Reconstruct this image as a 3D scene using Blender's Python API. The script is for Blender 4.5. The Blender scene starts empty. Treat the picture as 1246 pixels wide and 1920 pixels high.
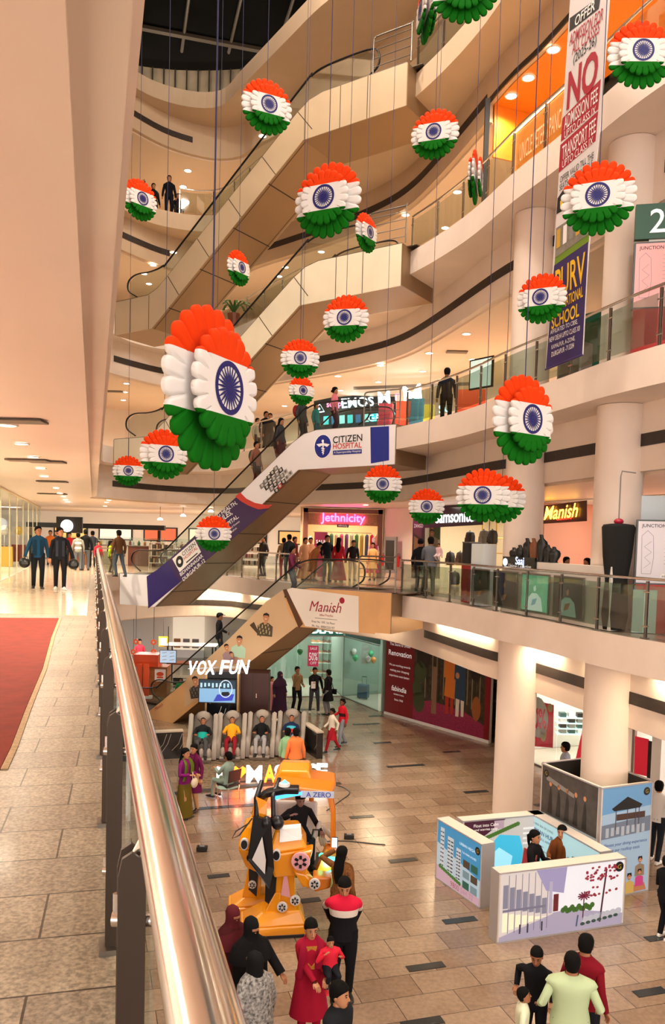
import bpy, bmesh, math, random
from math import sin, cos, tan, pi, radians, sqrt, atan2
from mathutils import Vector, Matrix
from mathutils.geometry import tessellate_polygon
random.seed(7)
S = bpy.context.scene
COL = S.collection
# ------------------------------------------------------------------ camera
F = 1500.0; ROLL = radians(1.5); PITCH = radians(3.2); CAMZ = 6.6
CX = 623.0; CY = 1014 + F*tan(PITCH)
_f = Vector((0, cos(PITCH), -sin(PITCH))); _r = Vector((1, 0, 0)); _u = _r.cross(_f)
_R = cos(ROLL)*_r + sin(ROLL)*_u; _U = -sin(ROLL)*_r + cos(ROLL)*_u
cd = bpy.data.cameras.new('camera'); cam = bpy.data.objects.new('camera', cd); COL.objects.link(cam)
cam.matrix_world = Matrix(((_R.x, _U.x, -_f.x, 0), (_R.y, _U.y, -_f.y, 0), (_R.z, _U.z, -_f.z, CAMZ), (0, 0, 0, 1)))
cd.sensor_fit = 'VERTICAL'; cd.sensor_height = 36; cd.lens = F/1920*36
cd.shift_y = (CY-960)/1920; cd.clip_start = 0.05; cd.clip_end = 300
S.camera = cam
# ------------------------------------------------------------------ world, lights, exposure
S.view_settings.view_transform = 'Standard'; S.view_settings.look = 'None'
S.view_settings.gamma = 1.0; S.view_settings.exposure = 1.25
S.cycles.max_bounces = 7; S.cycles.diffuse_bounces = 4; S.cycles.glossy_bounces = 3
S.cycles.transparent_max_bounces = 16; S.cycles.transmission_bounces = 3
S.cycles.caustics_reflective = False; S.cycles.caustics_refractive = False
S.cycles.sample_clamp_indirect = 4.0; S.cycles.use_denoising = True
W = bpy.data.worlds.new('ambient_fill'); S.world = W; W.use_nodes = True  # even warm background added as fill, reaching in from behind the camera
W.node_tree.nodes['Background'].inputs[0].default_value = (1.0, 0.90, 0.81, 1)
W.node_tree.nodes['Background'].inputs[1].default_value = 1.7
def ray(px, py): return _f + _R*((px-CX)/F) - _U*((py-CY)/F)
def G(px, py, z):
    d = ray(px, py); return Vector((0, 0, CAMZ)) + d*((z-CAMZ)/d.z)
def D(px, py, y):
    d = ray(px, py); return Vector((0, 0, CAMZ)) + d*(y/d.y)
def lin(c):
    c /= 255.0
    return c/12.92 if c <= .04045 else ((c+.055)/1.055)**2.4
def hx(s):
    s = s.lstrip('#'); return (lin(int(s[0:2], 16)), lin(int(s[2:4], 16)), lin(int(s[4:6], 16)), 1)
def lamp(name, loc, energy, size=(.6, .6), color=(1, .86, .70), rot=(0, 0, 0), kind='AREA', spread=None):
    l = bpy.data.lights.new(name, kind); l.energy = energy; l.color = color
    if kind == 'AREA':
        l.shape = 'RECTANGLE'; l.size, l.size_y = size
        if spread: l.spread = spread
    else: l.shadow_soft_size = size[0]
    o = bpy.data.objects.new(name, l); o.location = loc; o.rotation_euler = rot; COL.objects.link(o)
    o['kind'] = 'structure'
    return o
for x_, y_ in ((-3.2, 22), (1.0, 18), (-1.8, 10), (4.2, 9.5), (2.5, 2)): lamp('atrium_fill', (x_, y_, 27.8), 520, (1.2, 1.2), (1, .88, .74))  # unseen overhead fill added to brighten the atrium
# ------------------------------------------------------------------ materials
_M = {}
ORD = ('first', 'second', 'third', 'fourth', 'fifth', 'sixth', 'seventh', 'eighth', 'ninth', 'tenth', 'eleventh', 'twelfth', 'thirteenth')
def mat(name, col='#888888', rough=.5, metal=0.0, emit=None, es=1.0, noise=0.0, nscale=8.0, bump=0.0, spec=.5, coat=0.0):
    if name in _M: return _M[name]
    es = es*.30 if es < 2 else es*.6
    m = bpy.data.materials.new(name); m.use_nodes = True; nt = m.node_tree
    b = nt.nodes['Principled BSDF']
    b.inputs['Base Color'].default_value = hx(col); b.inputs['Roughness'].default_value = rough
    b.inputs['Metallic'].default_value = metal; b.inputs['Specular IOR Level'].default_value = spec
    b.inputs['Coat Weight'].default_value = coat
    if emit:
        b.inputs['Emission Color'].default_value = hx(emit); b.inputs['Emission Strength'].default_value = es
    if noise or bump:
        tc = nt.nodes.new('ShaderNodeTexCoord'); n = nt.nodes.new('ShaderNodeTexNoise')
        n.inputs['Scale'].default_value = nscale; n.inputs['Detail'].default_value = 5
        nt.links.new(tc.outputs['Object'], n.inputs['Vector'])
        if noise:
            r = nt.nodes.new('ShaderNodeMixRGB'); r.blend_type = 'MULTIPLY'; r.inputs[0].default_value = 1
            cr = nt.nodes.new('ShaderNodeValToRGB')
            cr.color_ramp.elements[0].position = .3; cr.color_ramp.elements[1].position = .7
            v = 1-noise; cr.color_ramp.elements[0].color = (v, v, v, 1); cr.color_ramp.elements[1].color = (1, 1, 1, 1)
            nt.links.new(n.outputs['Fac'], cr.inputs[0]); nt.links.new(cr.outputs[0], r.inputs[2])
            r.inputs[1].default_value = hx(col); nt.links.new(r.outputs[0], b.inputs['Base Color'])
            if emit and es:
                r2 = nt.nodes.new('ShaderNodeMixRGB'); r2.blend_type = 'MULTIPLY'; r2.inputs[0].default_value = 1
                r2.inputs[1].default_value = hx(emit); nt.links.new(cr.outputs[0], r2.inputs[2])
                nt.links.new(r2.outputs[0], b.inputs['Emission Color'])
        if bump:
            bp = nt.nodes.new('ShaderNodeBump'); bp.inputs['Strength'].default_value = bump; bp.inputs['Distance'].default_value = .02
            nt.links.new(n.outputs['Fac'], bp.inputs['Height']); nt.links.new(bp.outputs[0], b.inputs['Normal'])
    _M[name] = m; return m
def glass_mat(name, tint='#dfeeea', fac=.10, rough=.03, body=None, bfac=0.0):
    m = bpy.data.materials.new(name); m.use_nodes = True; nt = m.node_tree
    for n in list(nt.nodes): nt.nodes.remove(n)
    out = nt.nodes.new('ShaderNodeOutputMaterial'); t = nt.nodes.new('ShaderNodeBsdfTransparent'); t.inputs[0].default_value = hx(tint)
    g = nt.nodes.new('ShaderNodeBsdfGlossy'); g.inputs['Roughness'].default_value = rough
    mx = nt.nodes.new('ShaderNodeMixShader'); mx.inputs[0].default_value = fac
    nt.links.new(t.outputs[0], mx.inputs[1]); nt.links.new(g.outputs[0], mx.inputs[2])
    last = mx
    if body:
        d = nt.nodes.new('ShaderNodeBsdfDiffuse'); d.inputs[0].default_value = hx(body)
        m2 = nt.nodes.new('ShaderNodeMixShader'); m2.inputs[0].default_value = bfac
        nt.links.new(mx.outputs[0], m2.inputs[1]); nt.links.new(d.outputs[0], m2.inputs[2]); last = m2
    nt.links.new(last.outputs[0], out.inputs[0])
    _M[name] = m; return m
def tile_mat(name, c1, c2, mortar, ang, bw, bh, rough, off=.5, grain=30, gamt=.25, msize=.006, coat=0.0, off2=(0, 0)):
    m = bpy.data.materials.new(name); m.use_nodes = True; nt = m.node_tree; b = nt.nodes['Principled BSDF']
    tc = nt.nodes.new('ShaderNodeTexCoord'); mp = nt.nodes.new('ShaderNodeMapping'); mp.inputs['Rotation'].default_value = (0, 0, ang)
    mp.inputs['Location'].default_value = (off2[0], off2[1], 0)
    br = nt.nodes.new('ShaderNodeTexBrick'); br.offset = off; br.inputs['Scale'].default_value = 1
    br.inputs['Brick Width'].default_value = bw; br.inputs['Row Height'].default_value = bh
    br.inputs['Mortar Size'].default_value = msize; br.inputs['Mortar Smooth'].default_value = .1
    br.inputs['Color1'].default_value = hx(c1); br.inputs['Color2'].default_value = hx(c2); br.inputs['Mortar'].default_value = hx(mortar)
    n = nt.nodes.new('ShaderNodeTexNoise'); n.inputs['Scale'].default_value = grain; n.inputs['Detail'].default_value = 6
    n2 = nt.nodes.new('ShaderNodeTexNoise'); n2.inputs['Scale'].default_value = .9; n2.inputs['Detail'].default_value = 4
    nt.links.new(tc.outputs['Object'], mp.inputs[0]); nt.links.new(mp.outputs[0], br.inputs[0])
    nt.links.new(tc.outputs['Object'], n.inputs[0]); nt.links.new(tc.outputs['Object'], n2.inputs[0])
    cr = nt.nodes.new('ShaderNodeValToRGB'); cr.color_ramp.elements[0].position = .35; cr.color_ramp.elements[1].position = .65
    v = 1-gamt; cr.color_ramp.elements[0].color = (v, v, v, 1)
    nt.links.new(n.outputs['Fac'], cr.inputs[0])
    cr2 = nt.nodes.new('ShaderNodeValToRGB'); cr2.color_ramp.elements[0].position = .3; cr2.color_ramp.elements[1].position = .7
    cr2.color_ramp.elements[0].color = (.72, .70, .68, 1); nt.links.new(n2.outputs['Fac'], cr2.inputs[0])
    a = nt.nodes.new('ShaderNodeMixRGB'); a.blend_type = 'MULTIPLY'; a.inputs[0].default_value = 1
    a2 = nt.nodes.new('ShaderNodeMixRGB'); a2.blend_type = 'MULTIPLY'; a2.inputs[0].default_value = 1
    nt.links.new(br.outputs['Color'], a.inputs[1]); nt.links.new(cr.outputs[0], a.inputs[2])
    nt.links.new(a.outputs[0], a2.inputs[1]); nt.links.new(cr2.outputs[0], a2.inputs[2])
    nt.links.new(a2.outputs[0], b.inputs['Base Color'])
    b.inputs['Roughness'].default_value = rough; b.inputs['Coat Weight'].default_value = coat; b.inputs['Coat Roughness'].default_value = .15
    bp = nt.nodes.new('ShaderNodeBump'); bp.inputs['Strength'].default_value = .25; bp.inputs['Distance'].default_value = .005
    nt.links.new(br.outputs['Fac'], bp.inputs['Height']); bp.invert = True; nt.links.new(bp.outputs[0], b.inputs['Normal'])
    _M[name] = m; return m
# ------------------------------------------------------------------ mesh collector
def crom(pts, n=6):
    P = [Vector(p) for p in pts]; out = []
    for i in range(len(P)-1):
        a = P[i-1] if i else P[0]*2-P[1]; b = P[i]; c = P[i+1]; d = P[i+2] if i+2 < len(P) else c*2-b
        for k in range(n):
            t = k/n
            out.append(.5*((2*b)+(c-a)*t+(2*a-5*b+4*c-d)*t*t+(3*b-a-3*c+d)*t**3))
    out.append(P[-1]); return out
class MB:
    def __init__(s): s.v = []; s.f = []; s.m = []; s.mats = []
    def mi(s, m):
        if m not in s.mats: s.mats.append(m)
        return s.mats.index(m)
    def face(s, pts, m):
        i = len(s.v); s.v += [Vector(p) for p in pts]; s.f.append(list(range(i, i+len(pts)))); s.m.append(s.mi(m))
    def box(s, c, size, m, rz=0, rot=None, taper=1.0, bev=0):
        x, y, z = size[0]/2, size[1]/2, size[2]/2; i = len(s.v); R = rot or Matrix.Rotation(rz, 3, 'Z'); c = Vector(c)
        for k in range(8):
            t = taper if k & 4 else 1
            s.v.append(c+R@Vector(((x if k & 1 else -x)*t, (y if k & 2 else -y)*t, z if k & 4 else -z)))
        for f in ((0, 2, 3, 1), (4, 5, 7, 6), (0, 1, 5, 4), (2, 6, 7, 3), (0, 4, 6, 2), (1, 3, 7, 5)):
            s.f.append([i+k for k in f]); s.m.append(s.mi(m))
        return s
    def hexa(s, P, m):   # 8 points: bottom 4 (ccw), top 4
        i = len(s.v); s.v += [Vector(p) for p in P]
        for f in ((3, 2, 1, 0), (4, 5, 6, 7), (0, 1, 5, 4), (1, 2, 6, 5), (2, 3, 7, 6), (3, 0, 4, 7)):
            s.f.append([i+k for k in f]); s.m.append(s.mi(m))
        return s
    def prism(s, poly, ext, m, side=None):   # planar 3d polygon extruded by vector ext
        poly = [Vector(p) for p in poly]; n = len(poly); i = len(s.v); ext = Vector(ext)
        s.v += poly+[p+ext for p in poly]
        for t in tessellate_polygon([poly]):
            s.f.append([i+k for k in t]); s.m.append(s.mi(m)); s.f.append([i+n+k for k in reversed(t)]); s.m.append(s.mi(m))
        for k in range(n):
            s.f.append([i+k, i+(k+1) % n, i+n+(k+1) % n, i+n+k]); s.m.append(s.mi(side or m))
        return s
    def loft(s, rings, m, close=True, caps=True):
        i = len(s.v); n = len(rings[0])
        for r in rings: s.v += [Vector(p) for p in r]
        for a in range(len(rings)-1):
            for k in range(n if close else n-1):
                k2 = (k+1) % n
                s.f.append([i+a*n+k, i+a*n+k2, i+(a+1)*n+k2, i+(a+1)*n+k]); s.m.append(s.mi(m))
        if caps and close:
            s.f.append([i+k for k in reversed(range(n))]); s.m.append(s.mi(m))
            s.f.append([i+(len(rings)-1)*n+k for k in range(n)]); s.m.append(s.mi(m))
        return s
    def tube(s, path, r, m, n=8, flat=(1, 1), up=None, caps=True):
        P = [Vector(p) for p in path]; R = r if hasattr(r, '__len__') else [r]*len(P); rings = []; prev = None
        for k, p in enumerate(P):
            t = (P[min(k+1, len(P)-1)]-P[max(k-1, 0)])
            t = t.normalized() if t.length > 1e-9 else Vector((0, 0, 1))
            if prev is None:
                u = Vector(up) if up else (Vector((0, 0, 1)) if abs(t.z) < .9 else Vector((0, 1, 0)))
            else: u = prev
            a = t.cross(u)
            a = a.normalized() if a.length > 1e-6 else t.orthogonal().normalized()
            b = a.cross(t).normalized(); prev = b
            rings.append([p+a*(cos(2*pi*j/n)*R[k]*flat[0])+b*(sin(2*pi*j/n)*R[k]*flat[1]) for j in range(n)])
        return s.loft(rings, m, True, caps)
    def lathe(s, prof, c, m, n=16, axis='Z', sx=1, sy=1, rot=None, caps=True):
        c = Vector(c); rings = []
        for r, h in prof:
            ring = []
            for j in range(n):
                a = 2*pi*j/n; p = Vector((cos(a)*r*sx, sin(a)*r*sy, h))
                if axis == 'Y': p = Vector((p.x, -p.z, p.y))
                if axis == 'X': p = Vector((p.z, p.y, p.x))
                if rot: p = rot@p
                ring.append(c+p)
            rings.append(ring)
        return s.loft(rings, m, True, caps)
    def ball(s, c, r, m, n=12, k=8, rot=None):
        r = r if hasattr(r, '__len__') else (r, r, r); c = Vector(c); rings = []
        for a in range(1, k):
            th = pi*a/k
            ring = []
            for j in range(n):
                p = Vector((sin(th)*cos(2*pi*j/n)*r[0], sin(th)*sin(2*pi*j/n)*r[1], -cos(th)*r[2]))
                if rot: p = rot@p
                ring.append(c+p)
            rings.append(ring)
        i = len(s.v); s.loft(rings, m, True, False); lo = Vector((0, 0, -r[2])); hi = Vector((0, 0, r[2]))
        if rot: lo = rot@lo; hi = rot@hi
        s.v += [c+lo, c+hi]; b = len(s.v)-2; t = i+(k-2)*n
        for j in range(n):
            s.f.append([b, i+(j+1) % n, i+j]); s.m.append(s.mi(m)); s.f.append([b+1, t+j, t+(j+1) % n]); s.m.append(s.mi(m))
        return s
    def strip(s, pts, lo, hi, m, thick=None):   # vertical wall along plan points
        for a, b in zip(pts, pts[1:]):
            s.face([(a[0], a[1], lo), (b[0], b[1], lo), (b[0], b[1], hi), (a[0], a[1], hi)], m)
        return s
    def wallstrip(s, pts, lo, hi, t, m):        # wall with thickness t to the left of travel
        P = [Vector((p[0], p[1], 0)) for p in pts]; A = []
        for k, p in enumerate(P):
            d = (P[min(k+1, len(P)-1)]-P[max(k-1, 0)]).normalized(); A.append(p+Vector((-d.y, d.x, 0))*t)
        rings = [[(p.x, p.y, lo), (p.x, p.y, hi), (q.x, q.y, hi), (q.x, q.y, lo)] for p, q in zip(P, A)]
        return s.loft(rings, m)
    def slab(s, outer, holes, zt, zb, m, side=None, under=None):
        loops = [[Vector((p[0], p[1], 0)) for p in outer]]+[[Vector((p[0], p[1], 0)) for p in h] for h in holes]
        flat = [p for l in loops for p in l]; tri = tessellate_polygon(loops)
        for z, mm, rev in ((zt, m, 0), (zb, under or m, 1)):
            i = len(s.v); s.v += [Vector((p.x, p.y, z)) for p in flat]
            for t in tri:
                a, b, c = (flat[k] for k in t); up = (b-a).cross(c-a).z > 0
                t = list(t) if up != bool(rev) else list(reversed(t))
                s.f.append([i+k for k in t]); s.m.append(s.mi(mm))
        for l in loops:
            for k in range(len(l)):
                a, b = l[k], l[(k+1) % len(l)]
                s.face([(a.x, a.y, zb), (b.x, b.y, zb), (b.x, b.y, zt), (a.x, a.y, zt)], side or m)
        return s
    def build(s, name, parent=None, world=False, smooth=False, label=None, cat=None, group=None, kind=None, merge=False):
        me = bpy.data.meshes.new(name); vs = s.v
        if world and parent:
            inv = WM(parent).inverted(); vs = [inv@v for v in s.v]
        me.from_pydata([tuple(v) for v in vs], [], s.f)
        for m in s.mats: me.materials.append(m)
        me.polygons.foreach_set('material_index', s.m)
        if merge:
            bm = bmesh.new(); bm.from_mesh(me); bmesh.ops.remove_doubles(bm, verts=bm.verts, dist=1e-4)
            bmesh.ops.recalc_face_normals(bm, faces=bm.faces); bm.to_mesh(me); bm.free()
        if smooth:
            me.polygons.foreach_set('use_smooth', [True]*len(me.polygons))
            me.set_sharp_from_angle(angle=radians(smooth if smooth > 1 else 40))
        me.update()
        o = bpy.data.objects.new(name, me); COL.objects.link(o)
        if parent: o.parent = parent
        if label: o['label'] = label
        if cat: o['category'] = cat
        if group: o['group'] = group
        if kind: o['kind'] = kind
        return o
def WM(o):
    m = Matrix.LocRotScale(o.location, o.rotation_euler, o.scale)
    return WM(o.parent)@m if o.parent else m
def thing(name, label, cat, loc=(0, 0, 0), rz=0, group=None):
    o = bpy.data.objects.new(name, None); COL.objects.link(o); o.location = loc; o.rotation_euler = (0, 0, rz)
    o.empty_display_size = .1; o['label'] = label; o['category'] = cat
    if group: o['group'] = group
    return o
def struct(name, mb, **k): return mb.build(name, kind='structure', **k)
_FC = {}
def text_geo(txt, extrude=0.0, bold=0.0, shear=0.0, bevel=0.0):
    key = (txt, extrude, bold, shear, bevel)
    if key in _FC: return _FC[key]
    c = bpy.data.curves.new('t', 'FONT'); c.body = txt; c.size = 1.0; c.extrude = extrude; c.offset = bold*.45; c.shear = shear
    c.resolution_u = 3; c.align_x = 'CENTER'; c.align_y = 'CENTER'; c.fill_mode = 'BOTH' if extrude else 'FRONT'
    o = bpy.data.objects.new('t', c); COL.objects.link(o)
    me = bpy.data.meshes.new_from_object(o.evaluated_get(bpy.context.evaluated_depsgraph_get()))
    v = [x.co.copy() for x in me.vertices]; f = [list(p.vertices) for p in me.polygons]
    bpy.data.objects.remove(o); bpy.data.curves.remove(c); bpy.data.meshes.remove(me)
    if v:
        x0 = min(p.x for p in v); x1 = max(p.x for p in v); y0 = min(p.y for p in v); y1 = max(p.y for p in v)
        for p in v: p.x = (p.x-(x0+x1)/2); p.y = (p.y-(y0+y1)/2)
        w, h = x1-x0, y1-y0
    else: w = h = 1
    _FC[key] = (v, f, w, h); return _FC[key]
def add_text(mb, txt, c, xd, yd, m, w=None, h=None, extrude=0.0, bold=0.0, shear=0.0, off=0.004):
    """letters centred at c in the plane xd, yd; fitted to width w and/or height h"""
    v, f, tw, th = text_geo(txt, extrude, bold, shear)
    xd = Vector(xd).normalized(); yd = Vector(yd).normalized(); nd = xd.cross(yd)
    sx = (w/tw) if w else (h/th); sy = (h/th) if h else sx
    i = len(mb.v); c = Vector(c)+nd*off
    mb.v += [c+xd*(p.x*sx)+yd*(p.y*sy)+nd*(p.z+extrude) for p in v]
    k = mb.mi(m)
    for q in f: mb.f.append([i+a for a in q]); mb.m.append(k)
    return mb
class Fr:
    """flat panel frame: bottom-left corner o, unit x right, unit y up"""
    def __init__(s, o, x, y=(0, 0, 1)):
        s.o = Vector(o); s.x = Vector(x).normalized(); s.y = Vector(y).normalized(); s.n = s.x.cross(s.y)
    def p(s, u, v, d=0): return s.o+s.x*u+s.y*v+s.n*d
    def rect(s, mb, u0, v0, u1, v1, m, d=.003, t=0):
        if t: mb.prism([s.p(u0, v0, d), s.p(u1, v0, d), s.p(u1, v1, d), s.p(u0, v1, d)], s.n*t, m)
        else: mb.face([s.p(u0, v0, d), s.p(u1, v0, d), s.p(u1, v1, d), s.p(u0, v1, d)], m)
    def poly(s, mb, pts, m, d=.004): 
        P = [s.p(u, v, d) for u, v in pts]
        for t in tessellate_polygon([P]):
            a, b, c = (P[k] for k in t)
            if (b-a).cross(c-a).dot(s.n) < 0: b, c = c, b
            mb.face([a, b, c], m)
    def disc(s, mb, u, v, ru, rv, m, d=.005, n=20): mb.face([s.p(u+cos(2*pi*k/n)*ru, v+sin(2*pi*k/n)*rv, d) for k in range(n)], m)
    def text(s, mb, txt, u, v, m, w=None, h=None, d=.006, **k): add_text(mb, txt, s.p(u, v), s.x, s.y, m, w=w, h=h, off=d, **k)
    def line(s, mb, pts, w, m, d=.006):
        for (a, b), (c, e) in zip(pts, pts[1:]):
            dx, dy = c-a, e-b; L = sqrt(dx*dx+dy*dy) or 1; nx, ny = -dy/L*w/2, dx/L*w/2
            mb.face([s.p(a-nx, b-ny, d), s.p(c-nx, e-ny, d), s.p(c+nx, e+ny, d), s.p(a+nx, b+ny, d)], m)
# ================================================================== STRUCTURE
ZF = [0, 5.03, 10.06, 15.09, 20.12, 25.15]
WS = -ray(176, 1001).x/ray(176, 1001).y
wd = Vector((-.2920, .9564, 0)); wn = Vector((.9564, .2920, 0))     # along the left walkway / to its right
def wp(lat, y, z): return Vector((lat*1.0456-WS*y, y, z))
FAR_E = crom([(-8.95, 31.0), (-8.3, 33.2), (-6.8, 34.3), (-5.2, 34.3), (-4.0, 32.6), (-2.3, 30.0), (-.9, 27.9), (.3, 26.6), (1.3, 25.5), (1.85, 24.25), (2.6, 22.7), (3.3, 20.9), (3.9, 18.7), (4.5, 16.9), (5.0, 15.0), (5.6, 13.4), (6.7, 11), (8.5, 8), (11, 5), (13, 0), (13, -7)], 5)
FAR_B = crom([(-9.75, 31.9), (-8.7, 33.8), (-7.5, 35.3), (-5.8, 36.2), (-4.4, 35.9), (-3.4, 34.7), (-.7, 32.2), (1.2, 30.2), (2.36, 28.4), (3.2, 25.9), (4.3, 21.7), (4.9, 20), (5.6, 17.5), (6.05, 15.8), (6.6, 14), (7.7, 11), (9.6, 8), (12.1, 5), (14.2, 0), (14.2, -7)], 4)
FAR_E = [(p[0], p[1]) for p in FAR_E]; FAR_B = [(p[0], p[1]) for p in FAR_B]
def hole_E(a): return [(a*1.0456+WS*7, -7)]+[(a*1.0456-WS*y, y) for y in (0, 10, 20, 30.0)]+FAR_E
def hole_B(): return [(-.092+WS*7, -7)]+[(-.092-WS*y, y) for y in (0, 10, 20, 31.0)]+FAR_B
OUT = [(-42, -7.001), (-42, 62), (42, 62), (42, -7.001)]
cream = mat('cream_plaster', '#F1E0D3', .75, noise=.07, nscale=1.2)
cream_dim = mat('cream_plaster_dimmed', '#CDB295', .75, noise=.10, nscale=.8)  # dimmer light of the upper levels put into a darker plaster colour
ceilm = mat('ceiling_paint', '#F0D8C2', .6, noise=.05, nscale=.6)
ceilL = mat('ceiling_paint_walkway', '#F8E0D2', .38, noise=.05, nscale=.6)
grille = mat('dark_grille', '#3A302B', .6, noise=.4, nscale=14)
steel = mat('brushed_steel', '#E2DDD8', .16, 1.0)
steel_d = mat('satin_steel', '#8F8A84', .34, 1.0)
black = mat('black_rubber', '#141212', .45)
floor0 = tile_mat('brown_stone_tiles', '#B49A82', '#967C66', '#4A3B30', -radians(17), .95, .55, .22, grain=14, gamt=.22, coat=.25)
floor1 = tile_mat('granite_paving', '#B3A38D', '#A29280', '#4A4034', -radians(14.5), .62, .40, .38, grain=55, gamt=.55, coat=.1, msize=.005)
floorP = mat('polished_floor', '#D8C3A8', .14, noise=.15, nscale=2)
glass_g = glass_mat('green_tint_glass', '#DCE6E0', .12)
glass_c = glass_mat('clear_glass', '#F0F6F4', .08)
glass_d = glass_mat('grey_film_glass', '#9CAFA8', .12, body='#8FA39B', bfac=.30)
mb = MB(); mb.slab([(-42, -12), (-42, 62), (42, 62), (42, -12)], [], 0, -.3, floor0); struct('floor', mb)
for lv in range(1, 6):
    z = ZF[lv]; a = .15 if lv == 1 else .23; cm = cream if lv < 4 else cream_dim
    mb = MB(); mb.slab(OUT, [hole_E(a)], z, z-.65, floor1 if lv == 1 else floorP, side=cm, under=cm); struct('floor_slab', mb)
    mb = MB()
    hb = hole_B()
    nb = 5+39
    if lv == 4:
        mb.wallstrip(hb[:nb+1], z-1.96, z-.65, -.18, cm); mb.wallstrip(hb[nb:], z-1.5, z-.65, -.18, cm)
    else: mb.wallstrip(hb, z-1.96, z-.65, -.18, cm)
    struct('wall_beam', mb)
    P = [Vector((x, y, 0)) for x, y in FAR_B]
    segs = {1: [(6, 33), (36, 44), (45, 51), (52, 60)], 2: [(2, 36), (36, 42), (44, 49), (52, 60)], 3: [(2, 8), (10, 24), (24, 42), (45, 50), (53, 60)], 4: [(2, 8), (10, 18), (20, 39)], 5: [(0, 10)]}[lv]
    for s0, s1 in segs:
        mb = MB(); pp = P[s0:s1+1]
        if len(pp) < 2: continue
        Q = []
        for k, p in enumerate(pp):
            d = (pp[min(k+1, len(pp)-1)]-pp[max(k-1, 0)]).normalized(); Q.append((p.x+d.y*.186, p.y-d.x*.186))
        mb.wallstrip(Q, z-1.48, z-1.24, -.015, grille)
        struct('trim_grille', mb)
    hc = hb if lv != 4 else hb[:nb]+[hb[nb]]+[(x+6.5, y+2.3) for x, y in hb[nb:nb+30]]+[hb[nb+30]]+hb[nb+31:]
    mb = MB(); mb.slab(OUT, [hc], z-1.955, z-2.02, ceilm, under=ceilL if lv == 2 else ceilm); struct('ceiling', mb)
# columns through all floors
for cx, cy, r in ((4.58, 19.44, .48), (5.63, 16.02, .48), (7.6, 10.2, .55)):
    mb = MB()
    for lv in range(5):
        if cx < 0 and lv < 1: continue
        if lv > 2: continue
        mb.lathe([(r*(1 if lv < 1 else .97), ZF[lv]+.001), (r*(1 if lv < 1 else .97), ZF[lv+1]-.66)], (cx, cy, 0), cream if lv < 3 else cream_dim, 32)
    struct('trim_column', mb, smooth=True)
for x, y in ((-12.5, 36.2), (-8, 37.4), (-3.8, 37.0)): lamp('roof_uplight', (x, y, ZF[5]+.12), 70, (2.2, .3), (1, .88, .7), rot=(pi+.35, 0, 0))
# outer walls
mb = MB(); mb.box((0, 61.5, 12), (84, .5, 28), cream); struct('wall_back', mb)
mb = MB(); mb.box((-41.5, 27, 12), (.5, 70, 28), cream); struct('wall_left', mb)
mb = MB(); mb.box((41.5, 27, 12), (.5, 70, 28), cream); struct('wall_right', mb)
# shop frontage line behind the galleries, upper levels
for lv in (2, 3, 4):
    mb = MB(); z = ZF[lv]
    pts = [(-15, 20), (-15, 39), (-11, 42), (-4.5, 42), (0, 40.5), (4.5, 36), (8, 30), (10.5, 24), (12, 18), (13, 12), (16, 8)]
    mb.wallstrip(pts, z+.001, z+3.07, .2, cream if lv == 2 else cream_dim); struct('wall_shops', mb)
# roof: clerestory drum and dark sheet roof with purlins
roofm = mat('dark_roof_sheet', '#0B0907', .95, .0, noise=.5, nscale=.7, spec=.05)
purl = mat('roof_purlin', '#4A3E32', .5, .3)
sheet = mat('zinc_wall_sheet', '#B09C82', .45, .3, noise=.45, nscale=.9)
mb = MB(); CL = [(-24, 30), (-14, 36.5), (-9, 38.6), (-4, 38.3), (-1, 36.4), (2.5, 33.4), (5, 29.5)]
CL = [(p[0], p[1]) for p in crom(CL, 5)]
mb.wallstrip(CL, ZF[5]+.001, 28.4, .1, sheet)
for k in range(0, len(CL)-1):
    p = Vector((*CL[k], 0)); q = Vector((*CL[k+1], 0)); 
    for t in (.0, .5):
        c = p.lerp(q, t)+Vector((.0, -.06, 26.8)); mb.box(c, (.05, .07, 3.2), mat('dark_joint', '#241C16', .6))
struct('wall_clerestory', mb)
mb = MB(); mb.slab([(-26, -7), (-26, 42), (16, 42), (16, -7)], [], 29.0, 28.9, roofm); struct('ceiling_roof', mb)
mb = MB()
for k in range(14):
    x = -14+k*2.15; a = Vector((x, 38, 28.82)); d = Vector((.26, -.965, 0)); mb.tube([a, a+d*34], .07, purl, 6)
for y, r in ((37.6, .12), (26.5, .3), (15, .3)):
    mb.box((-4, y, 28.75), (42, r*2, r*1.2), purl, rz=.27)
struct('trim_roof', mb)
# dark stone inlays in the ground floor
inl = mat('dark_inlay_stone', '#2F3233', .25, noise=.3, nscale=20)
for (x0, y0, x1, y1) in ((389, 1644, 430, 1641), (370, 1516, 495, 1508), (592, 1471, 638, 1469), (655, 1533, 700, 1530), (730, 1616, 780, 1610), (831, 1729, 892, 1722), (763, 1817, 832, 1808), (1190, 1864, 1246, 1856), (752, 1922, 830, 1912), (724, 1437, 796, 1435), (830, 1410, 862, 1409), (870, 1486, 914, 1483), (700, 1393, 733, 1392), (660, 1358, 712, 1357), (691, 1343, 718, 1342), (560, 1690, 600, 1686), (1000, 1508, 1052, 1508), (908, 1657, 930, 1655), (1212, 1762, 1240, 1757), (1035, 1508, 1060, 1506), (560, 1330, 590, 1330)):
    a = G(x0, y0, .004); b = G(x1, y1, .004); d = (b-a); L = d.length; d.normalize(); d = (wn*.97+Vector((d.x, d.y, 0))*.03).normalized()
    mb = MB(); mb.box((a+b)/2, (L, .17, .012), inl, rz=atan2(d.y, d.x)); struct('trim_inlay', mb)
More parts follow.
